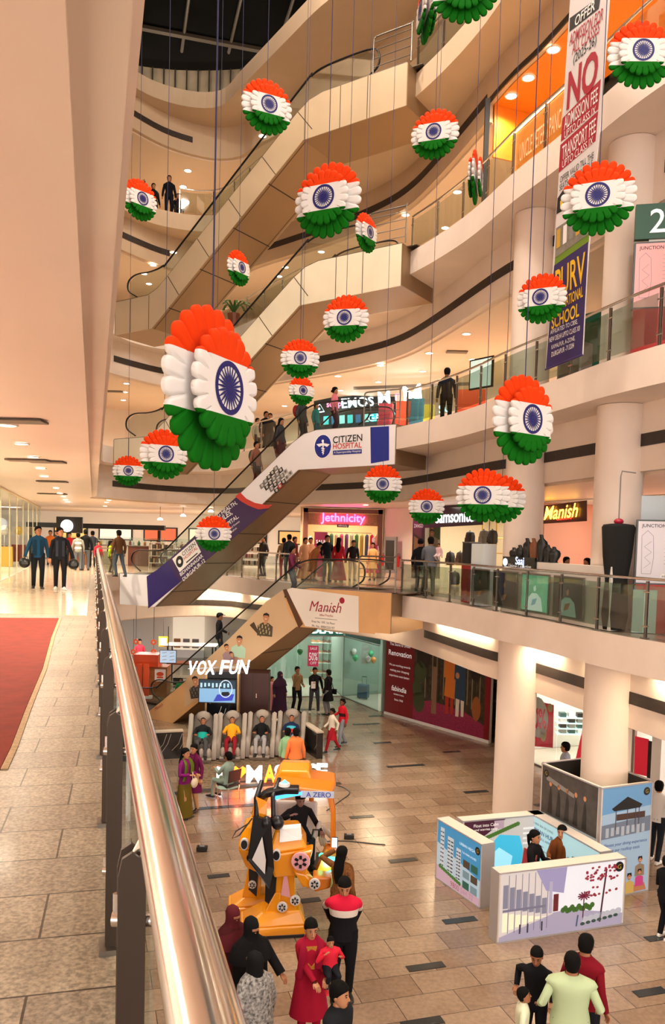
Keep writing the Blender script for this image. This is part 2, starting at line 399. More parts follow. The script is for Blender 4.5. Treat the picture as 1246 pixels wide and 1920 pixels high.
# red carpet on the walkway
carp = mat('red_carpet', '#7E2410', .95, noise=.22, nscale=6, bump=.3)
cpts = [(0, 1444), (20, 1403), (48, 1330), (80, 1254), (96, 1195), (110, 1160)]
cp = [G(x, y, ZF[1]) for x, y in cpts]; far = G(110, 1159, ZF[1])
poly = [(p.x, p.y) for p in cp]+[(far.x-3.8, far.y-.9), (cp[0].x-3.8, cp[0].y-1.6)]
mb = MB(); mb.slab(poly, [], ZF[1]+.012, ZF[1]+.001, carp)
mb.build('carpet', label='worn red carpet runner lying on the granite walkway at left', cat='carpet')
tape = mat('torn_tape', '#B99A72', .8, noise=.4, nscale=30)
mb = MB()
for p, q in zip(cp, cp[1:]):
    d = (q-p).normalized(); n = Vector((d.y, -d.x, 0))*.045
    o1 = n*.08+Vector((0, 0, .002)); mb.prism([p+o1, q+o1, q+n+o1, p+n+o1], (0, 0, .008), tape)
mb.build('carpet_tape', label='torn tan tape strip along the edge of the red carpet', cat='tape')
# ------------------------------------------------------------------ ceiling lights
lightm = mat('downlight_glow', '#FFFFFF', .5, emit='#FFE9CC', es=9)
rim = mat('downlight_rim', '#E8E0D6', .4)
def downlight(px, py, z, label, group, r=.11, e=30, lampon=True, col=(1, .84, .64)):
    p = G(px, py, z-.012)
    t = thing('ceiling_downlight', label, 'ceiling light', p, 0, group)
    a = MB(); a.lathe([(r, -.012), (r*1.25, -.012), (r*1.3, .008), (r, .008)], (0, 0, 0), rim, 20, caps=False); a.build('rim', t)
    b = MB(); b.lathe([(0.001, -.008), (r, -.008), (r, .0), (0.001, .0)], (0, 0, 0), lightm, 20); b.build('diffuser', t)
    if lampon:
        l = bpy.data.lights.new('downlight_lamp', 'SPOT'); l.energy = e*1.7; l.color = col; l.spot_size = radians(150); l.spot_blend = .6; l.shadow_soft_size = .08
        o = bpy.data.objects.new('downlight_lamp', l); COL.objects.link(o); o.parent = t; o.location = (0, 0, -.05)
ZC = [ZF[k+1]-2.02 for k in range(5)]
for k, (x, y) in enumerate([(12, 797), (40, 832), (62, 857), (76, 878), (83, 893), (105, 915), (112, 925), (119, 931), (123, 937), (127, 941)]):
    downlight(x, y, ZC[1], 'round warm downlight along the walkway ceiling, %s from the camera' % ORD[k], 'walkway ceiling downlights', .10 if k else .12, 110)
for k, (x, y) in enumerate(sorted(((200, 942), (204, 938), (197, 949)))):
    downlight(x, y, ZC[1], 'round downlight in the ceiling left of the food court, %s from the left' % ORD[k], 'downlights before the food court', .1, 60)
for k, (x, y) in enumerate(sorted(((874, 626), (804, 662), (886, 674), (792, 696), (713, 685), (709, 716), (633, 705), (637, 732), (491, 739), (533, 761)))):
    downlight(x, y, ZC[2], 'downlight in the gallery ceiling above the neon shop, %s from the left' % ORD[k], 'downlights above the neon shop', .12, 60)
for k, (x, y) in enumerate(sorted(((237, 719), (234, 735), (231, 750), (311, 756)))):
    downlight(x, y, ZC[2], 'round downlight in the gallery ceiling left of the big rosette, %s from the left' % ORD[k], 'downlights left of the big rosette', .12, 60)
for k, (x, y) in enumerate(sorted(((535, 501), (523, 518), (602, 472), (760, 403), (857, 360), (834, 427), (895, 331)))):
    downlight(x, y, ZC[3], 'round downlight in the ceiling behind the third gallery railing, %s from the left' % ORD[k], 'third gallery downlights', .13, 60)
for k, (x, y) in enumerate(sorted(((325, 473), (287, 497), (270, 513), (279, 532)))):
    downlight(x, y, ZC[3], 'round downlight seen past the lower end of the top escalator, %s from the left' % ORD[k], 'downlights beside the top escalator', .13, 50)
for k, (x, y) in enumerate(sorted(((352, 320), (343, 350), (334, 382), (492, 255)))):
    downlight(x, y, ZC[4], 'round warm downlight behind the two people on the top gallery, %s from the left' % ORD[k], 'top gallery downlights', .15, 60)
for k, (x, y) in enumerate(sorted(((516, 947), (545, 947), (685, 947)))):
    downlight(x, y, ZC[1], 'round downlight in the ceiling in front of the ethnic wear shop, %s from the left' % ORD[k], 'downlights at the ethnic wear shop', .1, 60)
vent = mat('vent_slats', '#8A7A6A', .5); ventd = mat('vent_dark', '#4A4038', .7)
for k, (x, y, z, w) in enumerate([(25, 789, ZC[1], .8), (52, 863, ZC[1], .8), (88, 866, ZC[1], .7), (98, 926, ZC[1], 1.0), (98, 903, ZC[1], .8), (856, 660, ZC[2], .7), (500, 783, ZC[2], .7), (212, 734, ZC[2], .9)]):
    p = G(x, y, z-.02); t = thing('ceiling_vent', ['slatted air vent in the walkway ceiling', 'slatted air vent in the second gallery ceiling'][k > 4]+', %s of its kind from the left' % ('first second third fourth fifth second third first'.split()[k]), 'air vent', p, 0)
    a = MB(); a.box((0, 0, 0), (w, .3, .02), ventd); a.build('backing', t)
    b = MB()
    for j in range(7): b.box((0, -.13+j*.044, -.014), (w, .028, .012), vent)
    b.build('slats', t)
# cove strips under the first gallery
cove = mat('cove_strip', '#FFFFFF', emit='#FFD9A8', es=5)
PE = [Vector((x, y, 0)) for x, y in FAR_B]
CK = -1
for lv, rng in ((1, [(29, 33), (37, 41), (44, 47), (49, 52), (54, 58)]), (1, [(12, 18), (20, 26)])):
    for s0, s1 in rng:
        CK += 1
        a = PE[s0]; b = PE[s1]; d = (b-a).normalized(); n = Vector((-d.y, d.x, 0)) 
        c = (a+b)/2-n*.25 if False else (a+b)/2+Vector((-n.x, -n.y, 0))*.0
        off = Vector((d.y, -d.x, 0))*.30
        mb = MB(); mb.box(((a+b)/2+off)+Vector((0, 0, ZF[lv]-.70)), ((b-a).length, .10, .08), cream, rz=atan2(d.y, d.x))
        t = thing('cove_light', 'warm cove light strip tucked under the edge of the first gallery, %s counted clockwise' % ORD[CK], 'cove light', (a+b)/2+off+Vector((0, 0, ZF[lv]-.72)), atan2(d.y, d.x), 'cove lights under the first gallery')
        q = MB(); q.box((0, 0, 0), ((b-a).length, .12, .06), cream); q.build('housing', t)
        q = MB(); q.box((0, -.075, -.01), ((b-a).length-.1, .02, .03), cove); q.build('strip', t)
        l = bpy.data.lights.new('cove_lamp', 'AREA'); l.shape = 'RECTANGLE'; l.size = (b-a).length-.2; l.size_y = .05; l.energy = 28; l.color = (1, .78, .5)
        o = bpy.data.objects.new('cove_lamp', l); COL.objects.link(o); o.parent = t; o.location = (0, .0, -.05)
# ================================================================== RAILINGS
def arclen(P):
    L = [0]
    for a, b in zip(P, P[1:]): L.append(L[-1]+(b-a).length)
    return L
def at_len(P, L, s):
    for k in range(len(P)-1):
        if s <= L[k+1] or k == len(P)-2:
            t = (s-L[k])/max(1e-6, L[k+1]-L[k]); return P[k].lerp(P[k+1], t), (P[k+1]-P[k]).normalized()
def railing(pts, z, label, group, side=1, gm=None, sp=1.35, h=1.05, rr=.028, name='gallery_railing'):
    P = [Vector((p[0], p[1], 0)) for p in pts]; Q = []
    for k, p in enumerate(P):
        d = (P[min(k+1, len(P)-1)]-P[max(k-1, 0)]).normalized(); Q.append(p+Vector((-d.y, d.x, 0))*side*.09)
    P = Q; L = arclen(P); n = max(1, round(L[-1]/sp)); base = P[0]+Vector((0, 0, z))
    t = thing(name, label, 'railing', base, 0, group); t['category'] = 'railing'
    o = lambda v: v-P[0]
    a = MB(); a.tube([o(p)+Vector((0, 0, h)) for p in P], rr, steel, 10); a.build('handrail', t, smooth=True)
    for k in range(n+1):
        p, d = at_len(P, L, L[-1]*k/n); nn = Vector((-d.y, d.x, 0)); rz = atan2(d.y, d.x)
        a = MB(); a.box(o(p)+Vector((0, 0, h/2-.02)), (.05, .014, h-.04), steel_d, rz=rz); a.box(o(p)+nn*.03+Vector((0, 0, h/2-.02)), (.05, .012, h-.04), steel_d, rz=rz)
        for hh in (.22, .82): a.tube([o(p)-d*.07+Vector((0, 0, hh)), o(p)+d*.07+Vector((0, 0, hh))], .014, steel, 6)
        a.box(o(p)+Vector((0, 0, .012)), (.12, .1, .02), steel_d, rz=rz); a.build('post', t)
        if k < n:
            q, d2 = at_len(P, L, L[-1]*(k+1)/n); a = MB(); ps = [p+(q-p)*.05]
            for j in range(1, 4): ps.append(at_len(P, L, L[-1]*(k+.05+.9*j/4)/n)[0])
            ps.append(p+(q-p)*.95)
            a.wallstrip([(v.x-P[0].x, v.y-P[0].y) for v in ps], .10, .93, .010, gm or glass_g); a.build('glass_panel', t)
    return t
lvn = {1: 'first', 2: 'second', 3: 'third', 4: 'top'}
for lv in (1, 2, 3, 4):
    railing(FAR_E[10:29], ZF[lv], 'curved glass railing behind the escalators on the %s gallery' % lvn[lv], 'glass gallery railings', gm=glass_c)
    railing(FAR_E[46:86], ZF[lv], 'curved glass railing along the right edge of the %s gallery' % lvn[lv], 'glass gallery railings', gm=glass_g if lv < 3 else glass_c)
railing([(-14, 35.0), (-9.5, 35.0), (-8.2, 33.6)], ZF[4], 'short glass railing left of the standing pair on the top gallery', 'glass gallery railings', gm=glass_c)
# near railing
postm = mat('dull_steel_plate', '#463C34', .45, .7)
RL = .128
t = thing('walkway_railing', 'thick brushed steel handrail with flat posts beside the camera, edging the granite walkway', 'railing', wp(RL, 0, ZF[1]))
bse = wp(RL, 0, ZF[1])
def wl(lat, y, z): return wp(lat, y, ZF[1]+z)-bse
a = MB(); a.tube([wl(RL, y, 1.01) for y in (.15, 5, 10, 20, 30.2)], .044, steel, 24); a.build('handrail', t, smooth=True)
for k in range(22):
    y = 1.62+k*1.315
    a = MB(); c = wl(.082, y, 0)
    for dy, dl in ((0, 0), (.05, .0)):
        prof = [(-.028, 0), (.028, 0), (.028, .86), (.02, .9), (0, .915), (-.02, .9), (-.028, .86)]
        a.prism([wl(.082+u+dl, y+dy, v) for u, v in prof], wd*.012, postm)
    a.box(wl(.082, y+.03, .01), (.10, .12, .02), steel_d, rz=.29); a.build('post', t)
    a = MB()
    for hh in (.30, .76): a.tube([wl(.045, y+.03, hh), wl(.135, y+.03, hh)], .016, steel, 12); a.tube([wl(.052, y+.03, hh), wl(.052, y+.03, hh+.055)], .007, steel, 6)
    a.tube([wl(.082, y+.03, .88), wl(RL, y+.03, .975)], .011, steel, 8); a.build('bracket', t, smooth=True)
    a = MB(); a.prism([wl(.126, y+.09, .05), wl(.126, y+1.24, .05), wl(.126, y+1.24, .90), wl(.126, y+.09, .90)], wn*.010, glass_c); a.build('glass_panel', t)
railing([(-8.9, 30.6), (-8.6, 31.6)], ZF[1], 'short railing closing the corner at the far end of the walkway', 'corner railing', sp=1)
# ================================================================== ESCALATORS
EE = Vector((.835, -.55, 0)).normalized(); EN = Vector((-EE.y, EE.x, 0)); EN = EN if EN.y > 0 else -EN
champ = mat('champagne_panel', '#F2E8CE', .40, .15, noise=.12, nscale=.8)
champd = mat('bronze_panel', '#94785A', .38, .4, noise=.15, nscale=1.2)
soff = mat('soffit_panel', '#A8865F', .45, .2, noise=.08, nscale=.7)
seam = mat('panel_seam', '#3A2E22', .7)
stepm = mat('ribbed_step_metal', '#7C7A78', .4, .8)
ET = [(-1.8, .10), (-.1, .11), (.35, .28), (.85, .63), (6.35, 4.74), (6.8, 5.0), (7.3, 5.11), (10.2, 5.12)]
EB = [(-1.8, -1.1), (.1, -1.08), (6.6, 3.86), (10.2, 3.93)]
ESC = {}
def escalator(lv, k, ds, label, front, ground=False, wid=2.0):
    P = Vector((-7.03, 30.16, 0))*k+EE*ds; P.z = ZF[lv]; rz = atan2(EE.y, EE.x)
    t = thing('escalator', label, 'escalator', P, rz, 'escalators stacked across the atrium'); ESC[lv] = P
    bot = [(-1.8, .002), (1.52, .002)]+EB[2:] if ground else EB
    poly = [(x, z) for x, z in bot]+[(x, z) for x, z in reversed(ET)]
    for y, nm in ((0, 'front_cladding'), (wid-.03, 'rear_cladding')):
        a = MB(); a.prism([(x, y, z) for x, z in poly], (0, .03, 0), front); a.build(nm, t)
    if lv > 1:
        a = MB()
        for j in range(5):
            x0 = .85+j*1.38; zt = .63+(x0-.85)*.747; xb = x0+.55; zb = -1.08+(xb-.1)*.76
            a.prism([(x0, -.004, zt), (x0+.03, -.004, zt), (xb+.03, -.004, zb), (xb, -.004, zb)], (0, .003, 0), seam)
        for x0, z0, z1 in ((6.65, 3.86, 4.95), (7.95, 3.87, 5.11), (8.9, 3.9, 5.11), (-.05, -1.09, .1), (-1.0, -1.1, .1)):
            a.box((x0, -.003, (z0+z1)/2), (.022, .003, z1-z0), seam)
        a.build('panel_seams', t)
    a = MB()
    for (x0, z0), (x1, z1) in zip(bot[1 if ground else 0:], bot[2 if ground else 1:]): a.prism([(x0, .03, z0), (x1, .03, z1), (x1, wid-.03, z1), (x0, wid-.03, z0)], (0, 0, .03), soff if lv != 1 else champd)
    for j in range(5):
        x0 = .9+j*1.45; z0 = -1.08+(x0-.1)*.76-.006
        if not ground or j > 1: a.prism([(x0, .03, z0), (x0+.025, .03, z0+.02), (x0+.025, wid-.03, z0+.02), (x0, wid-.03, z0)], (0, 0, .005), seam)
    for y in (.12, wid-.14): a.prism([(.1, y, -1.088), (6.6, y, 3.852), (6.6, y+.02, 3.852), (.1, y+.02, -1.088)], (0, 0, .004), seam)
    a.build('soffit', t)
    a = MB(); a.prism([(10.2, 0, 3.93), (10.2, wid, 3.93), (10.2, wid, 5.1), (10.2, 0, 5.1)], (.03, 0, 0), champd); a.build('end_panel', t); a = MB()
    a.prism([(-1.83, 0, -1.1 if not ground else 0), (-1.83, wid, -1.1 if not ground else 0), (-1.83, wid, .1), (-1.83, 0, .1)], (.03, 0, 0), champd); a.build('end_panel', t)
    a = MB()
    for y in (0.0, wid-.36):
        a.loft([[(x, y, z), (x, y+.36, z), (x, y+.36, z+.02), (x, y, z+.02)] for x, z in ET], steel_d)
    a.build('skirt_deck', t)
    # steps
    a = MB(); a.prism([(-1.8, .36, .0), (.1, .36, .0), (.1, wid-.36, .0), (-1.8, wid-.36, .0)], (0, 0, .03), stepm)
    rz_, n = 5.03/25, 25
    for j in range(n):
        x0 = .1+j*.268; a.box((x0+.134, wid/2, .03+rz_*(j+1)-.12), (.27, wid-.72, .24), stepm); a.box((x0+.006, wid/2, .03+rz_*(j+1)-.004), (.014, wid-.72, .012), mat('step_edge', '#C8A83A', .5))
    a.prism([(6.8, .36, 5.0), (10.2, .36, 5.0), (10.2, wid-.36, 5.0), (6.8, wid-.36, 5.0)], (0, 0, .03), stepm)
    a.build('steps', t)
    HP = crom([(-.9, .22), (-1.35, .5), (-1.35, .85), (-.95, 1.03), (-.2, 1.02), (.45, 1.14), (1.0, 1.52), (6.2, 5.52), (6.7, 5.85), (7.3, 6.0), (8.7, 6.02), (9.1, 5.85), (9.1, 5.45), (8.75, 5.22)], 4)
    for y, nm in ((.22, 'handrail'), (wid-.24, 'handrail')):
        a = MB(); a.tube([(p[0], y, p[1]) for p in HP], .035, black, 8, flat=(1.1, .7)); a.build(nm, t, smooth=True)
        a = MB(); g = [(-1.2, .13), (-.1, .13), (.35, .30), (.85, .65), (6.35, 4.77), (6.8, 5.02), (7.3, 5.13), (8.9, 5.13), (9.0, 5.8), (8.7, 5.98), (7.3, 5.96), (6.75, 5.82), (6.25, 5.50), (1.0, 1.48), (.45, 1.10), (-.2, .98), (-.95, .99), (-1.28, .8)]
        a.prism([(x, y-.005, z) for x, z in g], (0, .01, 0), glass_c); a.build('glass_balustrade', t)
    for y0 in (.36,):
        a = MB(); a.box((9.9, wid/2, 5.11), (1.3, wid-.5, .02), steel_d); a.build('landing_plate', t)
    return t
manishtan = mat('tan_poster_vinyl', '#D9A773', .4, noise=.08, nscale=2)
vinylw = mat('white_banner_vinyl', '#E4E0E4', .4)
eA = escalator(0, .955, -.1, 'lowest escalator with tan fashion posters along its side, rising to the first gallery', manishtan, ground=True)
eB = escalator(1, 1.0, .35, 'escalator with white and purple hospital banner rising to the second gallery', vinylw)
eC = escalator(2, .965, 0, 'plain cream-panelled escalator rising to the third gallery', champ)
eD = escalator(3, .965, 0, 'topmost cream-panelled escalator rising to the top gallery', mat('dimmed_champagne_panel', '#C4AE90', .42, .2, noise=.15, nscale=.6))  # darker copy of the panel colour, offsets the overhead fill on this escalator
class Plane:
    def __init__(s, p, xd, off=0):
        s.x = Vector(xd).normalized(); s.n = s.x.cross(Vector((0, 0, 1))).normalized()
        if s.n.y > 0: s.n = -s.n; 
        s.p = Vector(p)+s.n*off
    def at(s, px, py):
        d = ray(px, py); o = Vector((0, 0, CAMZ)); return o+d*((s.p-o).dot(s.n)/d.dot(s.n))
    def poly(s, mb, pts, m, d=.003):
        P = [s.at(*q)+s.n*d for q in pts]
        for t in tessellate_polygon([P]):
            a, b, c = (P[k] for k in t)
            if (b-a).cross(c-a).dot(s.n) < 0: b, c = c, b
            mb.face([a, b, c], m)
    def text(s, mb, txt, a, b, m, h=None, d=.008, wmul=1, **k):
        """text centred between pixels a and b, spanning that width"""
        A, B = s.at(*a), s.at(*b); xd = (B-A); yd = s.n.cross(xd)
        add_text(mb, txt, (A+B)/2, xd, yd, m, w=xd.length*wmul, h=h, off=d, **k)
    def disc(s, mb, c, r, m, d=.006, ry=None, n=20):
        C = s.at(*c); R = (s.at(c[0]+r, c[1])-C).length
        mb.face([C+s.x*cos(2*pi*k/n)*R+Vector((0, 0, 1))*sin(2*pi*k/n)*R*(ry or 1)+s.n*d for k in range(n)], m)
navy = mat('banner_navy', '#2B1F66', .4); purple = mat('banner_purple', '#3B2352', .4); redv = mat('banner_red', '#C23A30', .4)
blue = mat('banner_blue', '#1E2C86', .4); white = mat('print_white', '#F2F0F0', .5); blackp = mat('print_black', '#17151A', .5); greyp = mat('print_grey', '#8D8886', .5)
darkred = mat('print_dark_red', '#9A1230', .5); skinp = mat('print_skin', '#C98A62', .5); mint = mat('print_mint', '#B4D3B8', .5)
def put(mb, name, parent, **k): return mb.build(name, parent, world=True, **k)
plB = Plane(ESC[1], EE, .002); q = MB()
plB.poly(q, [(275, 1081), (293.5, 1069), (315, 1051), (445, 930), (452, 936), (466, 946), (484, 953), (505, 953), (278, 1141)], purple, .004)
plB.poly(q, [(275, 1081), (293.5, 1069), (315, 1051), (336, 1092), (300, 1121), (278, 1141)], navy, .006)
plB.poly(q, [(441, 931), (450, 923), (462, 935), (478, 943), (500, 947), (511, 946), (503, 953), (484, 955), (466, 948), (452, 940)], redv, .008)
plB.poly(q, [(694, 801), (729, 799), (729, 863), (695, 869)], blue, .004)
plB.disc(q, (605, 837), 16.5, white, .005, 1.15); plB.disc(q, (605, 837), 15.5, blue, .006, 1.15)
plB.poly(q, [(604, 829), (607, 829), (606, 853), (605, 853)], white, .008)
plB.poly(q, [(593, 833), (604, 831), (605, 835), (598, 838)], white, .008); plB.poly(q, [(618, 833), (607, 831), (606, 835), (613, 838)], white, .008)
plB.disc(q, (605, 827), 2.2, white, .008)
for k in range(3): plB.poly(q, [(602+k*.6, 839+k*4), (609-k*.6, 841+k*4), (608-k*.6, 843+k*4), (602+k*.6, 841+k*4)], white, .009)
plB.text(q, 'CITIZEN', (624, 825), (679, 820), blackp, bold=.02); plB.text(q, 'HOSPITAL', (624, 837), (678, 834), redv, bold=.02)
plB.poly(q, [(624, 845), (678, 842), (678, 850), (624, 853)], blue, .006); plB.text(q, 'A Superspeciality Hospital', (626, 849), (676, 846), white, d=.01)
plB.poly(q, [(323, 1048), (365, 1011), (377, 1035), (337, 1073)], white, .009)
plB.text(q, 'CITIZEN', (342, 1040), (366, 1019), blackp, d=.012, bold=.02); plB.text(q, 'HOSPITAL', (345, 1048), (370, 1026), redv, d=.012, bold=.02)
plB.poly(q, [(349, 1054), (370, 1036), (371, 1038), (350, 1056)], blackp, .012); plB.disc(q, (337, 1053), 7, blackp, .012, 1.15); plB.disc(q, (337, 1053), 3, white, .014)
plB.text(q, 'BIDHANNAGAR', (338, 1078), (380, 1041), white, d=.012, bold=.03); plB.text(q, 'DURGAPUR-12', (343, 1087), (384, 1050), white, d=.012, bold=.03)
plB.text(q, 'G HEALTH,', (408, 968), (444, 942), white, d=.012, bold=.03); plB.text(q, 'ILES,', (418, 972), (435, 960), white, d=.012, bold=.03); plB.text(q, 'SPITAL.', (424, 985), (447, 967), white, d=.012, bold=.03)
plB.text(q, 'and frowns', (431, 991), (449, 977), white, d=.012); plB.text(q, 'carefree.', (431, 1000), (444, 989), white, d=.012)
cm_ = [mat('collage_dark', '#2A2522', .5), mat('collage_grey', '#6E6A68', .5), mat('collage_red', '#A32A22', .5), mat('collage_light', '#B8B2AE', .5), mat('collage_yellow', '#C99A30', .5)]
random.seed(3)
for j in range(5):
    for k in range(4):
        cx, cy = 494+k*9.0+j*6.4-8, 912-k*1+j*-8+k*4-2
        if (j, k) in ((4, 3), (4, 2), (3, 3)): m_ = cm_[3]
        elif (j, k) in ((1, 3),): m_ = cm_[2]
        else: m_ = cm_[(j+2*k) % 3 if (j+k) % 4 else 1]
        if m_ is cm_[2] and (j, k) != (1, 3): m_ = cm_[0]
        plB.poly(q, [(cx, cy), (cx+7.4, cy-6), (cx+11, cy+1), (cx+3.4, cy+7.5)], m_, .006)
        plB.disc(q, (cx+5.5, cy), 2.3, cm_[3] if m_ is not cm_[3] else cm_[1], .009)
put(q, 'banner_print', eB, label='white, navy and purple hospital banner print')
plA = Plane(ESC[0], EE, .002); q = MB()
bg2 = mat('poster_beige', '#CFAF8A', .4); bg3 = mat('poster_white', '#E8DED4', .45); brownp = mat('poster_brown', '#5A3A26', .4); leaf = mat('poster_dark_leaf', '#4A3A2A', .5)
plA.poly(q, [(349, 1272), (430, 1197), (500, 1127), (530, 1106), (541, 1150), (560, 1172), (470, 1240), (400, 1294), (345, 1326)], bg2, .004)
plA.poly(q, [(537, 1106), (547, 1102), (703, 1122), (703, 1189), (640, 1183), (572, 1174)], bg3, .004)
plA.poly(q, [(530, 1106), (537, 1104), (568, 1170), (560, 1178)], brownp, .007)
plA.poly(q, [(672, 1118), (703, 1122), (703, 1189), (672, 1186)], manishtan, .006)
def portrait(pl, q, x, y, s, shirt, hair=blackp, ang=0, pat=None):
    f = lambda u, v: (x+s*(u*cos(ang)-v*sin(ang)), y+s*(u*sin(ang)+v*cos(ang)))
    pl.poly(q, [f(-1.3, 3.4), f(-1.35, 1.6), f(-.5, 1.0), (f(0, 1.1)), f(.5, 1.0), f(1.35, 1.6), f(1.4, 3.4)], shirt, .010)
    pl.poly(q, [f(-.25, 1.3), f(-.25, .7), f(.25, .7), f(.25, 1.3)], skinp, .012)
    pl.disc(q, f(0, .05), s*.52, skinp, .014, 1.25); pl.poly(q, [f(-.55, .0), f(-.5, -.55), f(0, -.8), f(.5, -.55), f(.55, 0), f(.3, -.3), f(-.3, -.3)], hair, .016)
    pl.poly(q, [f(-.2, .3), f(.2, .3), f(.1, .42), f(-.1, .42)], white, .017); pl.disc(q, f(-.2, -.05), s*.05, blackp, .017); pl.disc(q, f(.2, -.05), s*.05, blackp, .017)
    if pat:
        for k in range(26):
            u = ((k*7) % 11)/11*2.2-1.1; v = 1.3+((k*5) % 9)/9*1.9
            pl.disc(q, f(u, v), s*.10, pat, .013, n=6)
portrait(plA, q, 499, 1157, 10.5, mat('poster_floral', '#4E4430', .5), ang=.1, pat=mat('poster_floral_dot', '#C9B78A', .5))
portrait(plA, q, 449, 1199, 10, mint, ang=.1)
portrait(plA, q, 425, 1213, 8, mat('poster_mauve', '#A38A92', .5), ang=-.2); portrait(plA, q, 434, 1226, 6, mat('poster_rose', '#B08478', .5), ang=-.4)
portrait(plA, q, 366, 1275, 10, mat('poster_charcoal', '#4A4440', .5), ang=-.15, pat=greyp)
plA.poly(q, [(468, 1172), (476, 1166), (490, 1195), (484, 1190)], leaf, .009)
plA.text(q, 'Manish', (580, 1136), (640, 1140), darkred, shear=.3, h=.32); plA.text(q, 'CREATIONS', (607, 1144), (632, 1146), blackp)
plA.disc(q, (641, 1126), 5, darkred, .008); plA.text(q, '#BanThanKe', (599, 1153), (624, 1155), darkred); 
plA.poly(q, [(590, 1158), (632, 1162), (632, 1163), (590, 1159)], greyp, .008)
plA.text(q, 'Shop No. 105, 1st Floor', (584, 1165), (628, 1170), blackp); plA.text(q, 'Ph. No. 8983220197', (585, 1173), (627, 1178), blackp)
q2 = MB(); plA.text(q2, 'Manish', (290, 1330), (305, 1320), darkred, shear=.3); put(q2, 'small_logo', eA)
plA.text(q, 'BanThanKe', (596, 1160), (600, 1160), bg3, d=.001) if False else None
put(q, 'poster_print', eA, label='tan and white fashion poster print with portraits')

GATE = {1: (eA, 'first', 0), 2: (eB, 'second', 1), 3: (eC, 'third', 2), 4: (eD, 'top', 3)}
for lv, (e_, nm_, k_) in GATE.items():
    P0 = ESC[k_]; o_ = Vector((P0.x, P0.y, ZF[lv]+.11))+EE*9.05-EN*.02; t = thing('landing_gate', 'steel tube gate frame beside the escalator landing on the %s gallery' % nm_, 'gate', o_, atan2(EE.y, EE.x))
    m = MB(); m.tube(crom([(0, .05, 0), (0, .05, .9), (.06, .05, 1.0), (.15, .05, 1.03), (1.2, .05, 1.03), (1.25, .05, 1.0), (1.25, .05, 0)], 4), .022, steel_d, 8); m.build('outer_frame', t, smooth=True)
    m = MB()
    for z in (.18, .42, .66, .88): m.tube([(0, .05, z), (1.25, .05, z)], .012, steel_d, 6)
    m.build('cross_bars', t)
# ================================================================== SHOPS
wh = mat('shop_white_wall', '#F2EEE8', .6); shopfl = mat('shop_floor', '#E6DCCB', .2)
def shop(a, b, z, depth, h, lampE, wm=None, lampc=(1, .95, .88), nm='shop', lampn=1, fl=None):
    """room behind facade a->b (left to right seen from the atrium)"""
    A = Vector((a[0], a[1], 0)); B = Vector((b[0], b[1], 0)); d = (B-A).normalized(); n = Vector((-d.y, d.x, 0))
    if n.y < 0 and abs(n.y) > .05: n = -n
    w = (B-A).length; rz = atan2(d.y, d.x); wm = wm or wh; z0 = Vector((0, 0, z)); m = MB()
    m.prism([A+n*depth+z0+Vector((0, 0, .002)), B+n*depth+z0+Vector((0, 0, .002)), B+n*depth+z0+Vector((0, 0, h)), A+n*depth+z0+Vector((0, 0, h))], n*.1, wm); struct('wall_shop_back', m)
    for Q, s in ((A, -1), (B, 1)):
        m = MB(); q = Q+d*s*.05; m.prism([q+z0+Vector((0, 0, .002))+n*.1, q+n*depth+z0+Vector((0, 0, .002)), q+n*depth+z0+Vector((0, 0, h)), q+n*.1+z0+Vector((0, 0, h))], d*s*.08, wm); struct('wall_shop_side', m)
    m = MB(); m.prism([A+z0+Vector((0, 0, .003)), B+z0+Vector((0, 0, .003)), B+n*depth+z0+Vector((0, 0, .003)), A+n*depth+z0+Vector((0, 0, .003))], (0, 0, .006), fl or shopfl); struct('floor_shop', m)
    c = (A+B)/2+n*depth*.5+z0+Vector((0, 0, h-.06))
    for k in range(lampn):
        o = (k-(lampn-1)/2)*w/lampn
        lamp('shop_lamp', c+d*o, lampE/lampn, (w*.6/lampn, depth*.5), lampc)
    m = MB(); m.prism([A+z0+Vector((0, 0, h)), B+z0+Vector((0, 0, h)), B+n*depth+z0+Vector((0, 0, h)), A+n*depth+z0+Vector((0, 0, h))], (0, 0, .02), wh); struct('ceiling_shop', m)
    return A+z0, d, n, w
def glassfront(A, d, n, w, h, k, label, z=0, grp=None):
    t = thing('glass_shopfront', label, 'shopfront', A, atan2(d.y, d.x), grp)
    for j in range(k):
        m = MB(); m.box((w*(j+.5)/k, 0, h/2+.02), (w/k-.03, .012, h-.04), glass_c); m.build('glass_pane', t)
    m = MB()
    m.box((w/2, 0, .02), (w, .05, .04), steel_d); m.box((w/2, 0, h-.02), (w, .05, .04), steel_d)
    m.build('rail', t)
    return t
def copy_thing(o, loc, rz=None, label=None, scale=None, mats=None):
    c = o.copy(); COL.objects.link(c); c.location = loc
    if rz is not None: c.rotation_euler = (0, 0, rz)
    if label: c['label'] = label
    if scale: c.scale = (scale,)*3
    for ch in list(o.children):
        k = ch.copy(); COL.objects.link(k); k.parent = c
        for g in list(ch.children):
            g2 = g.copy(); COL.objects.link(g2); g2.parent = k
    return c
